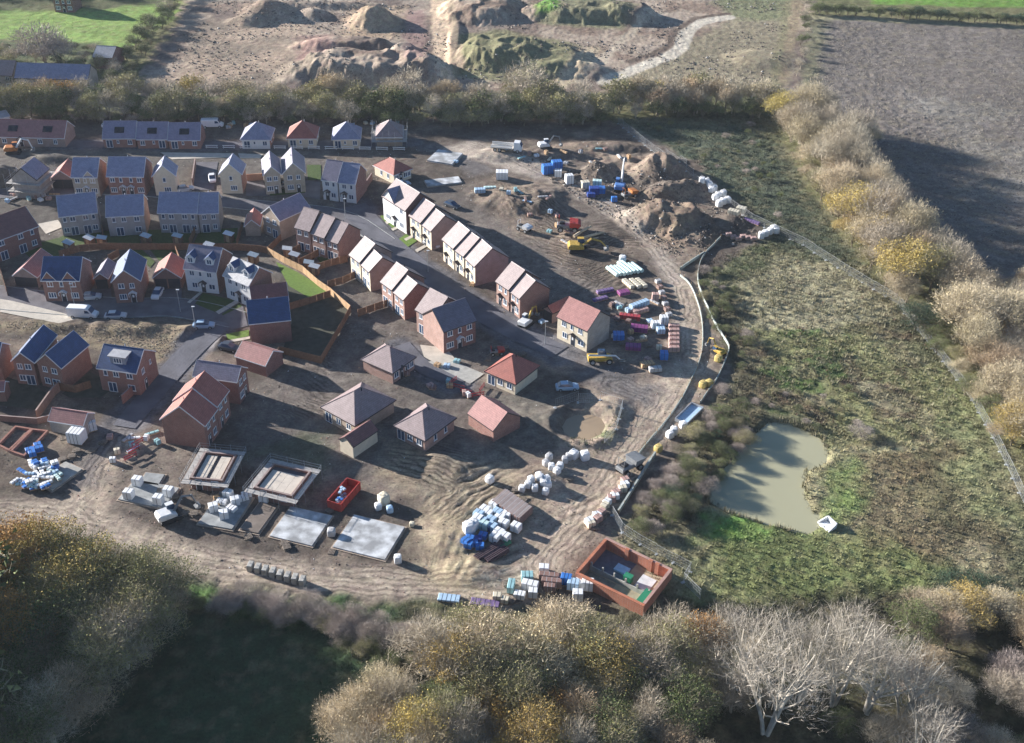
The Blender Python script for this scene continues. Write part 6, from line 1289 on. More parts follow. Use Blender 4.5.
for px, l, m in [([(60, 258), (80, 252), (100, 250), (140, 250), (190, 250), (238, 250.5)], 'long timber fence behind the lawns of the grey brick houses', TIMBER), ([(238, 250.5), (262, 252.5), (268, 254)], 'timber fence above the bright roofed white house', TIMBER), ([(268, 254), (285, 264), (303, 273), (318, 286), (331, 295)], 'sunlit orange timber fence along the striped lawn', TIMBERL),  # sunlit runs take a lighter timber, sunlight put into the colour
                 ([(331, 295), (341, 304), (351, 312.5)], 'short sunlit timber fence at the lower tip of the lawn', TIMBERL), ([(351, 312.5), (340, 332), (321, 364)], 'timber fence running down the right side of the dark lawn', TIMBER), ([(321, 364), (300, 358.5), (280, 353.5)], 'timber fence along the foot of the dark lawn', TIMBER), ([(358, 317), (375, 311), (393, 305)], 'timber fence stub below the cream pair', TIMBER),
                 ([(290, 310), (310, 304), (331, 297)], 'timber fence between the striped lawn and the dark lawn', TIMBER), ([(292, 255), (302, 250), (312, 245)], 'first garden divider behind the brick terrace of three', TIMBER), ([(299, 266), (312, 260), (326, 252)], 'second garden divider behind the brick terrace of three', TIMBER), ([(317, 271), (332, 266), (348, 262)], 'third garden divider below the brick terrace of three', TIMBER), ([(328, 288), (343, 284), (358, 277)], 'garden divider behind the cream pair', TIMBER),
                 ([(190, 246), (196, 232)], 'garden divider under the wide grey brick house', TIMBER), ([(143, 246), (142, 231)], 'garden divider between the two slate roofed houses', TIMBER), ([(237, 246.5), (243, 227)], 'timber fence beside the small red roofed garage', TIMBER), ([(268, 254), (282, 240), (292, 228)], 'timber fence from the terrace down to the striped lawn', TIMBER), ([(104, 248), (103, 231)], 'garden divider right of the tilted slate roofed house', TIMBER),
                 ([(8, 296), (0, 270), (-10, 262)], 'timber fence behind the rose roofed double garage', TIMBER), ([(112, 272), (109, 262), (120, 256)], 'timber fence behind the brownish single garage', TIMBER), ([(182, 276), (180, 262), (176, 252)], 'timber fence beside the red roofed double garage', TIMBER), ([(278, 357), (280, 353.5)], 'fence end by the dark brick garage', TIMBER), ([(56, 390), (76, 393), (92, 388)], 'timber fence above the carport', TIMBER)]: timber_fence(px, l, m)
def mesh_panel(L=3.5, H=2.0):
    m = MB(); r = .022
    m.tube([(0, 0, .1), (0, 0, H), (L - .05, 0, H), (L - .05, 0, .1)], r, 4); m.tube([(0, 0, .15), (L - .05, 0, .15)], r, 4)
    for i in range(1, 12): m.tube([(L * i / 12, 0, .15), (L * i / 12, 0, H)], .009, 3, cap=False)
    for i in range(1, 4): m.tube([(0, 0, H * i / 4), (L - .05, 0, H * i / 4)], .009, 3, cap=False)
    m.box(-.2, .15, -.3, .3, -.02, .12); return m
MP = mesh_panel().mesh('panel', mat('fence_wire', (.42, .44, .45), .5, .05))
def mesh_fence(px, label):
    w = wpoly(px); r = thing('mesh_fence', (w[0][0], w[0][1], 0), 0, label, 'fence')
    for i in range(len(w) - 1):
        p, q = w[i] - w[0], w[i + 1] - w[0]; L = np.linalg.norm(q - p); n = max(1, round(L / 3.5)); a = math.atan2(q[1] - p[1], q[0] - p[0])
        for j in range(n):
            x, y = p + (q - p) * j / n; o = obj('panel', MP, r, (x, y, float(gzf(x + w[0][0], y + w[0][1]))), a); o.scale = (L / n / 3.5, 1, 1)
mesh_fence([(618, 124), (645, 146), (700, 186), (752, 222), (803, 246)], 'upper wire mesh fence between the muddy yard and the rough field')
mesh_fence([(803, 246), (850, 276), (898, 305), (932, 348), (936, 352)], 'middle wire mesh fence along the tree line')
mesh_fence([(936, 352), (972, 400), (1000, 452), (1026, 508)], 'lower wire mesh fence by the right hand wood')
mesh_fence([(612, 516), (622, 533), (640, 545), (690, 572), (683, 583), (700, 600)], 'wire mesh fence wrapping the brick compound')
mesh_fence([(555, 412), (578, 404), (600, 404), (622, 412), (616, 432), (604, 446)], 'wire mesh fence round the muddy puddle')
SILT = mat('silt_fabric', (.38, .42, .39), .8, .15, 2)
def barrier(px, label, h=.8, t=.12, m=SILT):
    a, b = ribbon(px, t); n = len(a); c = a.mean(0); za = gzf(a[:, 0], a[:, 1]); A, B = a - c, b - c; V = [(*A[i], za[i] - .2) for i in range(n)] + [(*B[i], za[i] - .2) for i in range(n)] + [(*A[i], za[i] + h) for i in range(n)] + [(*B[i], za[i] + h) for i in range(n)]
    Fs = []
    for i in range(n - 1): Fs += [(i, i + 1, 2 * n + i + 1, 2 * n + i), (n + i + 1, n + i, 3 * n + i, 3 * n + i + 1), (2 * n + i, 2 * n + i + 1, 3 * n + i + 1, 3 * n + i)]
    r = thing('fabric_barrier', (*c, 0), 0, label, 'barrier'); mb = MB(); mb.poly(V, Fs); mb.build('fabric', m, r)
    pm = POLE.get('stake')
    if pm is None: s = MB(); s.box(-.04, .04, -.04, .04, -.2, 1.1); pm = POLE['stake'] = s.mesh('stake', TIMBERL)
    for i in range(0, n, 3): obj('stake', pm, r, (A[i][0], A[i][1], za[i]))
barrier([(720, 241), (706, 252), (699, 264), (697, 281), (702, 296), (712, 318), (722, 336), (730, 348), (726, 360), (717, 380), (708, 392), (700, 404)], 'pale curved fabric barrier between the haul road and the rough field', .6, .14)
barrier([(680, 276), (690, 284), (697, 300), (702, 318), (703, 340), (701, 358), (694, 374), (684, 396), (668, 420), (650, 440), (636, 458)], 'thin pale barrier along the outer edge of the haul road', .45, .12)
barrier([(704, 254), (690, 263), (680, 270)], 'short pale barrier closing the haul road bend', .7, .2); barrier([(655, 455), (645, 470), (632, 492), (618, 514)], 'pale barrier at the foot of the pond scrub', .8, .3)
# framed mesh tray by the barrier, headwall, beam
k = thing('mesh_tray', at_px(689, 416), .95, 'blue grey framed steel mesh lying by the barrier above the pond', 'frame'); m = MB()
for x in (-3, 3): b = MB(); b.box(x - .08, x + .08, -1.2, 1.2, .1, .7); b.build('end_bar', STEEL, k)
for y in (-1.2, 1.2): b = MB(); b.box(-2.9, 2.9, y - .07, y + .07, .1, .72); b.build('side_bar', STEEL, k)
b = MB(); b.box(-2.9, 2.9, -1.12, 1.12, .3, .34); b.build('tray', POLY['pale_blue'], k)
k = thing('headwall', at_px(830, 525), -1.1, 'white concrete outfall headwall at the pond edge', 'headwall'); k.scale = (.8, .8, .7); b = MB(); b.box(-1.3, 1.3, .2, .5, -.3, 1.3); b.build('back_wall', UPVC, k)
for s in (-1, 1): b = MB(); b.prism([(0, -.3), (0, 1.28), (-1.9, .2), (-1.9, -.3)], lambda p, q: (q - s * p[0] * .15, p[0] + .2, p[1]), s * 1.28 - .12, s * 1.28 + .12); b.build('wing_wall', UPVC, k)
b = MB(); b.box(-1.15, 1.15, -1.8, .2, -.3, .12); b.build('apron', UPVC, k)

# ---------------------------------------------------------------- skip, sheds, lamps
k = thing('waste_skip', at_px(344.5, 499), 1.17, 'red open topped waste skip holding blue scraps', 'skip'); RS = mat('skip_red', (.42, .06, .05), .5, .15, 2)
b = MB(); L, Wd, h = 3.1, 1.25, 1.7
for (x0, x1, y0, y1) in [(-L, L, -Wd, -Wd + .12), (-L, L, Wd - .12, Wd), (-L, -L + .12, -Wd + .12, Wd - .12), (L - .12, L, -Wd + .12, Wd - .12)]: b = MB(); b.box(x0, x1, y0, y1, .1, h - (.004 if x1 - x0 < 1 else 0)); b.build('side_wall', RS, k)
b = MB(); b.box(-L + .13, L - .13, -Wd + .13, Wd - .13, .1, .22); b.build('floor', RS, k)
rb = MB(); rb.box(-.06, .06, 0, .1, .1, h); rb = rb.mesh('rib', RS)
for i in range(6):
    for s in (-1, 1): obj('rib', rb, k, (-L + .5 + i * (2 * L - 1) / 5, s * Wd, 0), 0 if s > 0 else math.pi)
c0 = at_px(344.5, 499)
for i in range(12): place(('pack', 'pale_blue' if i % 3 else 'blue', (1.1, .5, .35), 'scrap_pack'), pack_make('pale_blue' if i % 3 else 'blue', 1.1, .5, .35, 'scrap_pack', 'scrap'), 0, 0, rng.uniform(0, 3), ('pale' if i % 3 else 'strong') + ' blue scrap lying in the red skip', 'scraps in the skip', None, 0, (c0[0] + math.cos(1.17) * rng.uniform(-2.6, 1.4) - .4 * rng.uniform(-1, 1), c0[1] + math.sin(1.17) * rng.uniform(-2.4, 1.2), c0[2] + .25 + .12 * i))
def shed_make(rf):
    def f():
        r = thing('garden_shed', (0, 0, 0), 0, '', 'shed'); b = MB(); b.prism([(-.9, 0), (.9, 0), (.9, 1.75), (-.9, 2.1)], lambda p, q: (p[0], q, p[1]), -.75, .75); b.build('wall', TIMBER, r)
        b = MB(); b.prism([(-1.05, 2.16), (1.05, 1.75), (1.05, 1.83), (-1.05, 2.24)], lambda p, q: (p[0], q, p[1]), -.9, .9); b.build('roof', rf, r); b = MB(); b.box(-.35, .35, -.79, -.75, .05, 1.7); b.build('door', TIMBERL, r); return r
    return f
SR = mat('shed_roof_pale', (.45, .52, .56), .5, .1); SW = mat('shed_roof_white', (.72, .73, .73), .5, .1)
for (a, b_, kd, l) in [(147, 243, 0, 'pale roofed shed on the dark lawn under the wide grey house'), (178.5, 243, 0, 'pale roofed shed in the middle of the lawns below the wide grey house'), (229.5, 241, 1, 'white roofed shed on the lawn under the narrow grey house'), (70, 250, 0, 'grey blue shed on the lawn at the far left below the tilted slate house'), (90.5, 245, 1, 'white roofed shed against the long fence left of the second slate house'), (103, 245, 0, 'pale shed right beside the white roofed one at the long fence'),
                       (288, 256, 1, 'white roofed shed in the first garden behind the brick terrace'), (295, 262, 1, 'white roofed shed at the lawn fence behind the brick terrace'), (309.5, 270, 0, 'pale roofed shed in the third garden behind the brick terrace'), (315, 274, 1, 'white roofed shed in the third garden nearest the lawn'), (210, 252, 1, 'white flat shed behind the grey roofed white house'), (254, 262.5, 0, 'pale shed behind the bright roofed white house')]:
    place(('shed', kd), shed_make(SW if kd else SR), a, b_, rng.uniform(-.4, .2), l)
def lamp_make():
    r = thing('street_lamp', (0, 0, 0), 0, '', 'street lamp'); b = MB(); b.tube([(0, 0, -.1), (0, 0, 1.2), (0, 0, 5.2)], [.09, .08, .05], 7); b.build('post', STEEL, r); b = MB(); b.box(-.15, .45, -.13, .13, 5.18, 5.3, 0, .03); b.build('lantern', UPVC, r); return r
for (a, b_, l) in [(180.6, 312, 'street lamp by the bend below the red roofed double garage'), (74.8, 306, 'street lamp in front of the twin gabled navy house'), (345.5, 219, 'street lamp at the top of the diagonal street'), (545, 344, 'street lamp across the road from the last cream house'), (428, 272, 'street lamp halfway down the diagonal street'), (196, 330, 'street lamp at the corner of the unfinished road')]: place('lamp', lamp_make, a, b_, 0, l)

# ---------------------------------------------------------------- vehicles
def wheel_mesh(r, w):
    key = ('wheel', r, w)
    if key not in PROTO:
        m = MB(); m.cyl((0, 0, 0), r, w, 'y', 14, 0); m.cyl((0, 0, 0), r * .6, w + .03, 'y', 10, 1); PROTO[key] = m.mesh('wheel', [RUBBER, STEEL])
    return PROTO[key]
def loft(secs, m=None):
    """closed body from cross sections [(x, [(y, z)...])]"""
    m = m or MB(); n = len(secs[0][1]); V = [(x, y, z) for x, s in secs for y, z in s]; Fs = []
    for i in range(len(secs) - 1):
        for k in range(n): a, b = i * n + k, i * n + (k + 1) % n; Fs.append((a, b, b + n, a + n))
    Fs += [tuple(range(n - 1, -1, -1)), tuple(range((len(secs) - 1) * n, len(secs) * n))]; m.poly(V, Fs); return m
def bodysec(w, z0, z1, tuck=.1): return [(-w * .93, z0), (w * .93, z0), (w, z0 + .3), (w, z1 - tuck), (w - tuck, z1), (-w + tuck, z1), (-w, z1 - tuck), (-w, z0 + .3)]
def car_make(col, name):
    def f():
        r = thing('parked_car', (0, 0, 0), 0, '', 'car'); pm = mat('car_' + name, col, .3, .04, spec=.5)
        b = loft([(-2.1, bodysec(.74, .35, .78)), (-2.0, bodysec(.84, .25, .92)), (-1.0, bodysec(.88, .22, .95)), (.9, bodysec(.88, .22, .93)), (1.8, bodysec(.84, .24, .80)), (2.12, bodysec(.72, .32, .66))]); b.build('body', pm, r)
        c = loft([(-1.75, [(-.72, .9), (.72, .9), (.70, .95), (-.70, .95)]), (-1.25, [(-.78, .9), (.78, .9), (.62, 1.4), (-.62, 1.4)]), (.2, [(-.78, .9), (.78, .9), (.62, 1.43), (-.62, 1.43)]), (1.05, [(-.76, .88), (.76, .88), (.72, .94), (-.72, .94)])]); c.build('cabin_glass', GLASS, r)
        t = loft([(-1.2, [(-.61, 1.39), (.61, 1.39), (.57, 1.47), (-.57, 1.47)]), (.15, [(-.61, 1.42), (.61, 1.42), (.57, 1.5), (-.57, 1.5)])]); t.build('roof', pm, r)
        for x in (-1.3, 1.3):
            for y in (-.8, .8): obj('wheel', wheel_mesh(.32, .2), r, (x, y, .32))
        for y in (-.6, .6): h = MB(); h.box(2.02, 2.13, y - .14, y + .14, .55, .68); h.build('headlight', UPVC, r)
        return r
    return f
def van_make():
    r = thing('panel_van', (0, 0, 0), 0, '', 'van'); pm = mat('van_white', (.8, .81, .82), .35, .04, spec=.5)
    b = loft([(-2.9, bodysec(.96, .4, 2.35, .12)), (1.0, bodysec(.98, .35, 2.45, .15)), (1.5, bodysec(.97, .35, 2.3, .18)), (2.1, bodysec(.95, .35, 1.35, .15)), (2.85, bodysec(.88, .4, 1.0, .12))]); b.build('body', pm, r)
    w = MB(); w.face([(1.53, -.82, 2.2), (1.53, .82, 2.2), (2.1, .84, 1.38), (2.1, -.84, 1.38)][::-1]); w.v = [(x + .03, y, z + .03) for x, y, z in w.v]; w.build('windscreen', GLASS, r)
    for s in (-1, 1): w = MB(); w.poly([(.75, s * .99, 2.05), (1.4, s * .985, 2.0), (1.8, s * .975, 1.45), (.75, s * .99, 1.4)], [(0, 1, 2, 3) if s > 0 else (3, 2, 1, 0)]); w.build('side_window', GLASS, r)
    for x in (-1.9, 1.9):
        for y in (-.88, .88): obj('wheel', wheel_mesh(.36, .24), r, (x, y, .36))
    for y in (-.7, .7): h = MB(); h.box(2.78, 2.88, y - .15, y + .15, .7, .9); h.build('headlight', UPVC, r)
    return r
def lorry_make():
    r = thing('flatbed_lorry', (0, 0, 0), 0, '', 'lorry'); pm = mat('lorry_white', (.8, .8, .8), .4, .04)
    b = MB(); b.box(-4.2, 1.7, -1.2, 1.2, 1.0, 1.2); b.build('flatbed', mat('lorry_bed', (.5, .47, .42), .8, .2), r); b = loft([(1.9, bodysec(1.15, .6, 2.8, .15)), (3.4, bodysec(1.15, .5, 2.75, .15)), (3.9, bodysec(1.1, .5, 1.7, .15))]); b.build('cab', pm, r)
    w = MB(); w.face([(3.46, -1, 2.6), (3.92, -.98, 1.72), (3.92, .98, 1.72), (3.46, 1, 2.6)]); w.v = [(x + .03, y, z) for x, y, z in w.v]; w.build('windscreen', GLASS, r); b = MB(); b.box(-4.0, 2.6, -.45, .45, .6, .99); b.build('chassis', BLACK, r)
    for z in (1.4, 1.8):
        for s in (-1, 1): b = MB(); b.box(-4.1, 1.6, s * 1.17 - .03, s * 1.17 + .03, z - .15, z + .1); b.build('side_board', pm, r)
    for x in (-3.0, -1.8, 2.9):
        for y in (-1.0, 1.0): obj('wheel', wheel_mesh(.5, .3), r, (x, y, .5))
    return r
for key, mk, a, b_, rz, l in [('van', van_make, 84, 316.5, -.08, 'white panel van parked on the left street'), ('car_s', car_make((.55, .56, .58), 'silver'), 116, 317.5, .1, 'silver car parked nose to tail with the white van'), ('car_w', car_make((.75, .76, .78), 'white'), 157.8, 295.5, -1.6, 'white car on the drive of the red roofed double garage'), ('car_b', car_make((.35, .48, .62), 'blue'), 204, 327, .1, 'pale blue car at the end of the left street'),
                              ('car_d', car_make((.06, .07, .09), 'dark'), 229.5, 349.5, -.3, 'dark car in the yard behind the plain navy roofed house'), ('car_s', None, 91, 298.5, .2, 'silver car beside the twin gabled navy house'), ('car_s', None, 185, 190.5, .4, 'silver car half hidden by the cream gabled house'), ('car_w', None, 212.5, 180, -1.3, 'white car on the pale driveway between the cream houses'), ('car_d', None, 452, 207, -.7, 'dark car behind the cream terrace of three'),
                              ('car_b', None, 402, 186, .5, 'pale blue car by the red hipped corner bungalow'), ('car_w', None, 432, 245.5, -.6, 'white car between the two cream terraces'), ('car_d', None, 425, 240, -.6, 'dark car between the two cream terraces'), ('car_b', None, 567, 389, .1, 'pale blue car parked by the start of the fenced puddle plot'), ('lorry', lorry_make, 507, 154, -.15, 'white flatbed lorry by the first cleared plot'),
                              ('car_w', None, 288, 187, .3, 'white car in front of the twin gabled stone pair'), ('car_w', None, 110, 127, .1, 'white car left of the tree belt behind the purple terrace'), ('van', None, 213, 127, .1, 'white van tucked behind the end of the purple terrace')]: place(key, mk, a, b_, rz, l)
YEL, ORG = mat('machine_yellow', (.50, .33, .07), .55, .3, 2), mat('machine_orange', (.5, .19, .06), .55, .3, 2); MWH = mat('machine_white', (.72, .73, .74), .45, .1, 2); MGR = mat('machine_grey', (.22, .23, .24), .5, .15, 2); MRD = mat('machine_red', (.45, .05, .04), .45, .12, 2); MBL = mat('machine_blue', (.10, .22, .5), .45, .12, 2)
def excavator(a, b_, rz, col, arm, label, s=1.0, boom=((.9, 1.6), (2.8, 4.2), (4.6, 3.6)), stick=(5.3, 1.2)):
    r = thing('excavator', at_px(a, b_), rz, label, 'excavator'); r.scale = (s, s, s)
    for y in (-1.1, 1.1):
        m = MB(); sec = [(-1.7, 0), (1.7, 0), (2.1, .35), (2.0, .75), (1.7, .9), (-1.7, .9), (-2.0, .75), (-2.1, .35)]; m.prism(sec[::-1], lambda p, q: (p[0], q, p[1]), y - .3, y + .3); m.build('track', BLACK, r)
    m = MB(); m.box(-1.0, 1.0, -.75, .75, .4, .95); m.build('undercarriage', MGR, r)
    m = loft([(-2.3, bodysec(1.15, 1.0, 1.9, .2)), (-1.9, bodysec(1.3, 1.0, 2.2, .2)), (.2, bodysec(1.3, 1.0, 2.1, .15)), (1.2, bodysec(1.25, 1.0, 1.5, .1))]); m.build('body', col, r)
    m = loft([(-.1, [(.35, 1.5), (1.28, 1.5), (1.22, 2.9), (.4, 2.9)]), (1.2, [(.35, 1.5), (1.28, 1.5), (1.22, 2.85), (.4, 2.85)]), (1.55, [(.35, 1.5), (1.28, 1.5), (1.24, 2.0), (.38, 2.0)])]); cb = m.build('cab', GLASS, r)
    m = MB(); m.box(-.15, 1.25, .33, 1.29, 2.86, 2.97); m.build('cab_roof', col, cb)
    m = MB(); pts = [np.array([x, -.15, z]) for x, z in boom]; m.tube(pts, [.28, .3, .2], 4); m.build('boom', arm, r); e = np.array([stick[0], -.15, stick[1]]); m = MB(); m.tube([pts[-1] - (e - pts[-1]) * .12, pts[-1], e], [.14, .2, .14], 4); m.build('stick', arm, r)
    m = MB(); m.prism([(0, .15), (.5, 0), (.45, -.7), (-.3, -.85), (-.55, -.4), (-.1, -.3)], lambda p, q: (e[0] + p[0], q, e[2] + p[1]), -.75, .45); m.build('bucket', MGR, r); return r
excavator(170, 519, .62, MWH, MGR, 'excavator with a white cab roof and grey arm between the foundation slabs', .85); 
excavator(620, 190, 1.35, MBL, MWH, 'blue and white excavator with raised arm among the spoil mounds', .95, ((.9, 1.6), (1.9, 4.6), (2.4, 6.6)), (3.6, 7.4)); excavator(578, 251.5, .05, YEL, YEL, 'yellow excavator stretching its arm on the fifth plot', 1.0, ((.9, 1.6), (2.8, 3.2), (4.8, 2.6)), (6.2, 1.2))
excavator(526, 325, 1.0, MWH, YEL, 'small excavator at the gable of the pink roofed pair', .75); excavator(718, 354, 2.2, YEL, YEL, 'small yellow excavator at the bend of the curved barrier', .6); excavator(14, 153, .2, ORG, MWH, 'orange excavator behind the dark gabled shell at the left edge', .9)
excavator(545, 152, .3, MWH, MGR, 'pale excavator beyond the upper haul road', .8)
def dumper(a, b_, rz, col, label, s=1.0):
    r = thing('site_dumper', at_px(a, b_), rz, label, 'dumper'); r.scale = (s, s, s)
    m = MB(); m.box(-1.9, .4, -.7, .7, .7, 1.25, 0, .1); m.build('chassis', MGR, r); m = loft([(.2, [(-.9, .9), (.9, .9), (1.05, 1.9), (-1.05, 1.9)]), (1.6, [(-.85, .75), (.85, .75), (1.05, 1.75), (-1.05, 1.75)]), (2.1, [(-.8, 1.2), (.8, 1.2), (1.0, 1.6), (-1.0, 1.6)])]); m.build('skip', col, r)
    m = MB(); m.box(-1.5, -.6, -.4, .4, 1.25, 1.6, 0, .08); m.build('seat', BLACK, r); m = MB(); m.tube([(-1.6, -.55, 1.2), (-1.6, -.55, 2.6), (-1.6, .55, 2.6), (-1.6, .55, 1.2)], .05, 5); m.build('roll_bar', col, r)
    for x in (-1.3, 1.1):
        for y in (-.85, .85): obj('wheel', wheel_mesh(.5, .4), r, (x, y, .5))
    return r
dumper(568, 233.5, -.05, MRD, 'red dumper parked on the fourth plot', 1.35); dumper(629, 197, .5, ORG, 'orange dumper beside the blue and white excavator', 1.0); dumper(524, 231, -.7, MWH, 'pale dumper with a yellowish back on the third plot', .9); dumper(629, 470, .7, MGR, 'dark dumper standing on the lower haul road', 1.25); dumper(497, 354, .2, MRD, 'small red dumper by the navy corner house', .7)
def telehandler(a, b_, rz, label):
    r = thing('telehandler', at_px(a, b_), rz, label, 'telehandler'); m = loft([(-2.4, bodysec(1.0, .7, 1.5, .15)), (1.6, bodysec(1.0, .7, 1.4, .15)), (2.2, bodysec(.9, .7, 1.1, .1))]); m.build('body', YEL, r)
    m = loft([(-.4, [(.25, 1.3), (1.0, 1.3), (.95, 2.4), (.3, 2.4)]), (.9, [(.25, 1.3), (1.0, 1.3), (.95, 2.35), (.3, 2.35)]), (1.2, [(.25, 1.3), (1.0, 1.3), (.95, 1.6), (.3, 1.6)])]); m.build('cab', GLASS, r); m = MB(); m.tube([(-2.3, -.5, 1.9), (2.8, -.5, 1.6), (3.6, -.5, .8)], [.22, .2, .15], 4); m.build('boom', MWH, r)
    for y in (-.8, -.2): m = MB(); m.box(3.6, 4.7, y - .06, y + .06, .45, .52); m.build('fork', MGR, r)
    for x in (-1.6, 1.6):
        for y in (-.95, .95): obj('wheel', wheel_mesh(.6, .4), r, (x, y, .6))
telehandler(600, 362, .1, 'yellow telehandler with a white boom at the mouth of the seventh plot')
# barriers and rails at the junction
def rail_make(col):
    def f():
        r = thing('road_barrier', (0, 0, 0), 0, '', 'barrier')
        for z in (.45, .95): b = MB(); b.box(-1, 1, -.03, .03, z - .1, z + .08); b.build('board', POLY[col], r)
        for x in (-.85, .85): b = MB(); b.box(x - .06, x + .06, -.2, .2, 0, .08); b.build('foot', BLACK, r); b = MB(); b.box(x - .03, x + .03, -.05, -.031, .08, 1.0); b.build('post', POLY[col], r)
        return r
    return f
g = 'red barriers at the junction'
for (a, b_, rz) in [(459, 389, -.4), (466, 394, -.4), (478, 397, .3), (482, 390, 1.2), (453, 383, 1.0), (134, 452, .9), (138, 445, .9), (131, 459, .8)]: place('rail_red', rail_make('red'), a, b_, rz, 'red plastic road barrier by the red garage junction' if a > 300 else 'red plastic road barrier at the end of the unfinished road', g if a > 300 else 'red barriers at the unfinished road', (1.2, 1, 1))
g = 'white barriers on the top road'
for i in range(12): place('rail_white', rail_make('white'), 212 + i * 17, 148.5 + .2 * i, 0, 'white low barrier board along the top road', g, (1.6, 1, 1))
# logs on the fifth plot
for i, (a, b_, rz) in enumerate([(592, 240, .55), (586, 243, .5), (582, 238, .9)]): place('log', lambda: (lambda r: (loglog(r), r)[1])(thing('felled_log', (0, 0, 0), 0, '', 'log')), a, b_, rz, 'pale felled log lying behind the yellow excavator', 'felled logs')

WOODG = mat('weathered_wood', (.24, .20, .165), .9, .3, 2)
def pallet_make():
    r = thing('wooden_pallet', (0, 0, 0), 0, '', 'pallet')
    for i in range(5): obj('top_board', PROTO.setdefault('plb', MB_mesh('top_board', (-.55, .55, -.06, .06, .11, .14), WOODG)), r, (0, -.43 + i * .215, 0))
    for x in (-.55, 0, .55): obj('bearer', PROTO.setdefault('plr', MB_mesh('bearer', (-.05, .05, -.48, .48, 0, .11), WOODG)), r, (x, 0, 0))
    return r
def MB_mesh(n, d, m): b = MB(); b.box(*d); return b.mesh(n, m)
for where, poly, n in [('on the sixth and seventh plots', [(600, 300), (640, 300), (668, 345), (655, 368), (612, 340)], 16), ('along the material yard below the puddle', [(480, 500), (560, 470), (575, 480), (520, 540)], 12), ('around the foundation slabs', [(110, 505), (190, 470), (320, 500), (400, 530), (380, 565), (250, 545)], 18), ('between the blue stacks and spoil mounds', [(520, 165), (580, 170), (620, 200), (600, 210)], 14), ('beside the lower haul road', [(585, 530), (630, 480), (640, 475), (600, 535)], 8), ('near the carport', [(50, 440), (110, 430), (100, 455), (60, 462)], 8), ('beside the corner house', [(470, 350), (520, 345), (540, 355), (480, 365)], 8), ('in the yard behind the brick compound packs', [(500, 585), (560, 575), (560, 600), (500, 603)], 8)]:
    w_ = wpoly(poly); got = 0
    while got < n:
        q = w_.min(0) + (w_.max(0) - w_.min(0)) * rng.uniform(0, 1, 2)
        if sdist(q[:1], q[1:], w_)[0] < 0: continue
        for k in range(int(rng.integers(1, 4))): place('pallet', pallet_make, 0, 0, rng.uniform(0, 3), 'weathered wooden pallet lying ' + where, 'pallets ' + where, None, 0, (q[0] + .05 * k, q[1], float(gzf(q[0], q[1])) + .145 * k))
        got += 1
# small offcut packs and bags strewn about the plots
for where, poly, n in [('strewn over the third and fourth plots', [(500, 195), (560, 205), (600, 250), (560, 245), (510, 215)], 16), ('strewn along the upper haul road', [(440, 165), (520, 150), (600, 150), (640, 165), (560, 165)], 18), ('strewn over the seventh plot', [(605, 305), (655, 300), (668, 340), (650, 365), (615, 345)], 20), ('beside the diagonal street', [(435, 240), (480, 270), (545, 325), (535, 330), (470, 285)], 12), ('near the dark bungalows', [(400, 375), (460, 360), (480, 395), (440, 410)], 10), ('by the unfinished road end', [(95, 440), (150, 420), (160, 450), (110, 470)], 10), ('among the houses at the far left', [(0, 190), (60, 188), (62, 200), (0, 205)], 12), ('behind the top bungalows', [(210, 124), (410, 122), (410, 127), (210, 129)], 16)]:
    w_ = wpoly(poly); got = 0
    while got < n:
        q = w_.min(0) + (w_.max(0) - w_.min(0)) * rng.uniform(0, 1, 2)
        if sdist(q[:1], q[1:], w_)[0] < 0: continue
        c = ['white', 'pale_blue', 'timber', 'grey', 'brownbrick', 'cream', 'pinkbrick', 'teal'][int(rng.integers(0, 8))]; d = [(1.2, 1.0, .7), (2.4, .6, .4), (1.0, .8, 1.0)][int(rng.integers(0, 3))]
        nm = {'white': 'small white', 'pale_blue': 'small pale blue', 'timber': 'small buff timber', 'grey': 'small grey', 'brownbrick': 'small brown brick', 'cream': 'small cream', 'pinkbrick': 'small pinkish brick', 'teal': 'small teal'}[c]
        place(('pack', c, d, 'loose_pack'), pack_make(c, *d, 'loose_pack'), 0, 0, rng.uniform(0, 3), nm + ' pack ' + where, nm + ' packs ' + where, None, 0, (q[0], q[1], float(gzf(q[0], q[1])))); got += 1
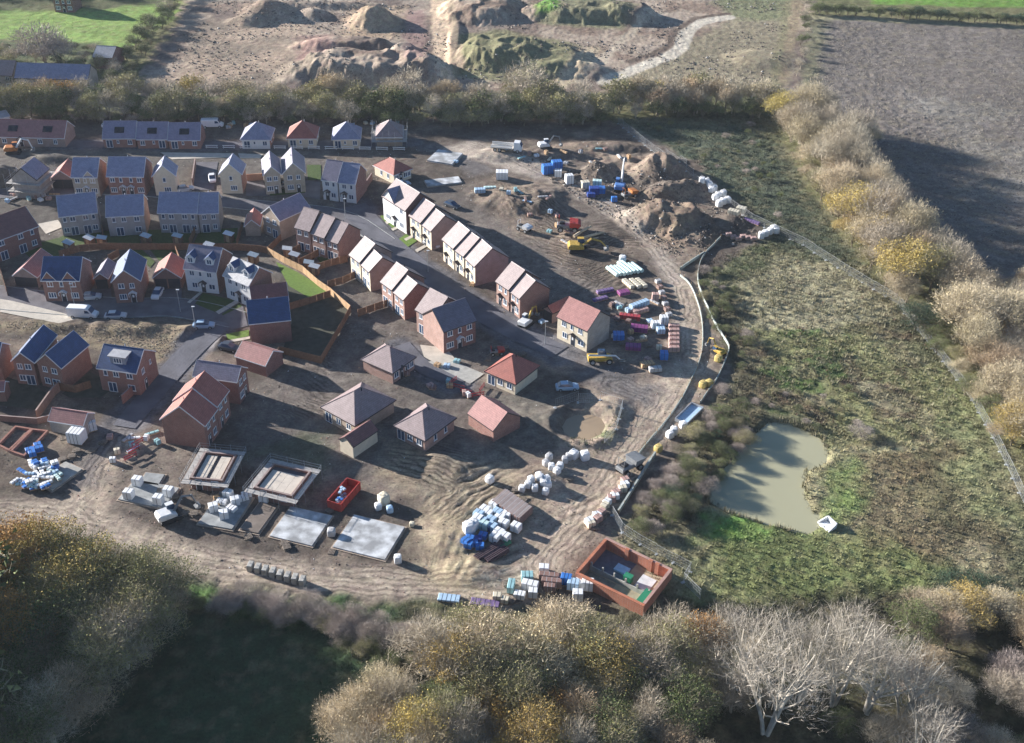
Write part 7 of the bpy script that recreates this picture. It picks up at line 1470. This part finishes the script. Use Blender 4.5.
# ---------------------------------------------------------------- light
SUN_EL, SUN_AZ = math.radians(15.5), math.radians(26)      # light comes from the left and a little from beyond
sd = Vector((-math.cos(SUN_EL) * math.cos(SUN_AZ), math.cos(SUN_EL) * math.sin(SUN_AZ), math.sin(SUN_EL)))
sl = bpy.data.lights.new('sun', 'SUN'); sl.energy = 5.0; sl.angle = math.radians(.53); sl.color = (1, .95, .89)
so = bpy.data.objects.new('sun', sl); COL.objects.link(so); so.rotation_euler = sd.to_track_quat('Z', 'Y').to_euler(); so.location = (-200, 300, 200)
w = bpy.data.worlds.new('World'); SC.world = w; w.use_nodes = True; nt = w.node_tree
sk = nt.nodes.new('ShaderNodeTexSky'); sk.sky_type = 'NISHITA'; sk.sun_disc = False; sk.sun_elevation = SUN_EL
sk.sun_rotation = math.atan2(sd.x, sd.y); sk.air_density = 1.0; sk.dust_density = .4; sk.ozone_density = 4.0
bg = nt.nodes['Background']; bg.inputs['Strength'].default_value = .056; nt.links.new(sk.outputs[0], bg.inputs['Color'])
SC.view_settings.view_transform = 'Standard'; SC.view_settings.look = 'None'; SC.view_settings.exposure = 1.45; SC.view_settings.gamma = 1; SC.view_settings.use_curve_mapping = False
SC.cycles.use_adaptive_sampling = True; SC.cycles.adaptive_threshold = .02; SC.cycles.max_bounces = 3; SC.cycles.diffuse_bounces = 2; SC.cycles.use_denoising = True
# the air: a closed box of thin even haze round the camera and the whole place
hz = MB(); hz.box(-4300, 4300, -4300, 4300, -8, 150); hm = bpy.data.materials.new('haze_air'); hm.use_nodes = True; ht = hm.node_tree
for n in list(ht.nodes):
    if n.type != 'OUTPUT_MATERIAL': ht.nodes.remove(n)
pv = ht.nodes.new('ShaderNodeVolumePrincipled'); pv.inputs['Color'].default_value = (.80, .88, 1, 1); pv.inputs['Density'].default_value = .00008; pv.inputs['Anisotropy'].default_value = .1
ht.links.new(pv.outputs[0], [n for n in ht.nodes if n.type == 'OUTPUT_MATERIAL'][0].inputs['Volume'])
tag(hz.build('haze', hm), kind='stuff')
SC.cycles.volume_bounces = 0
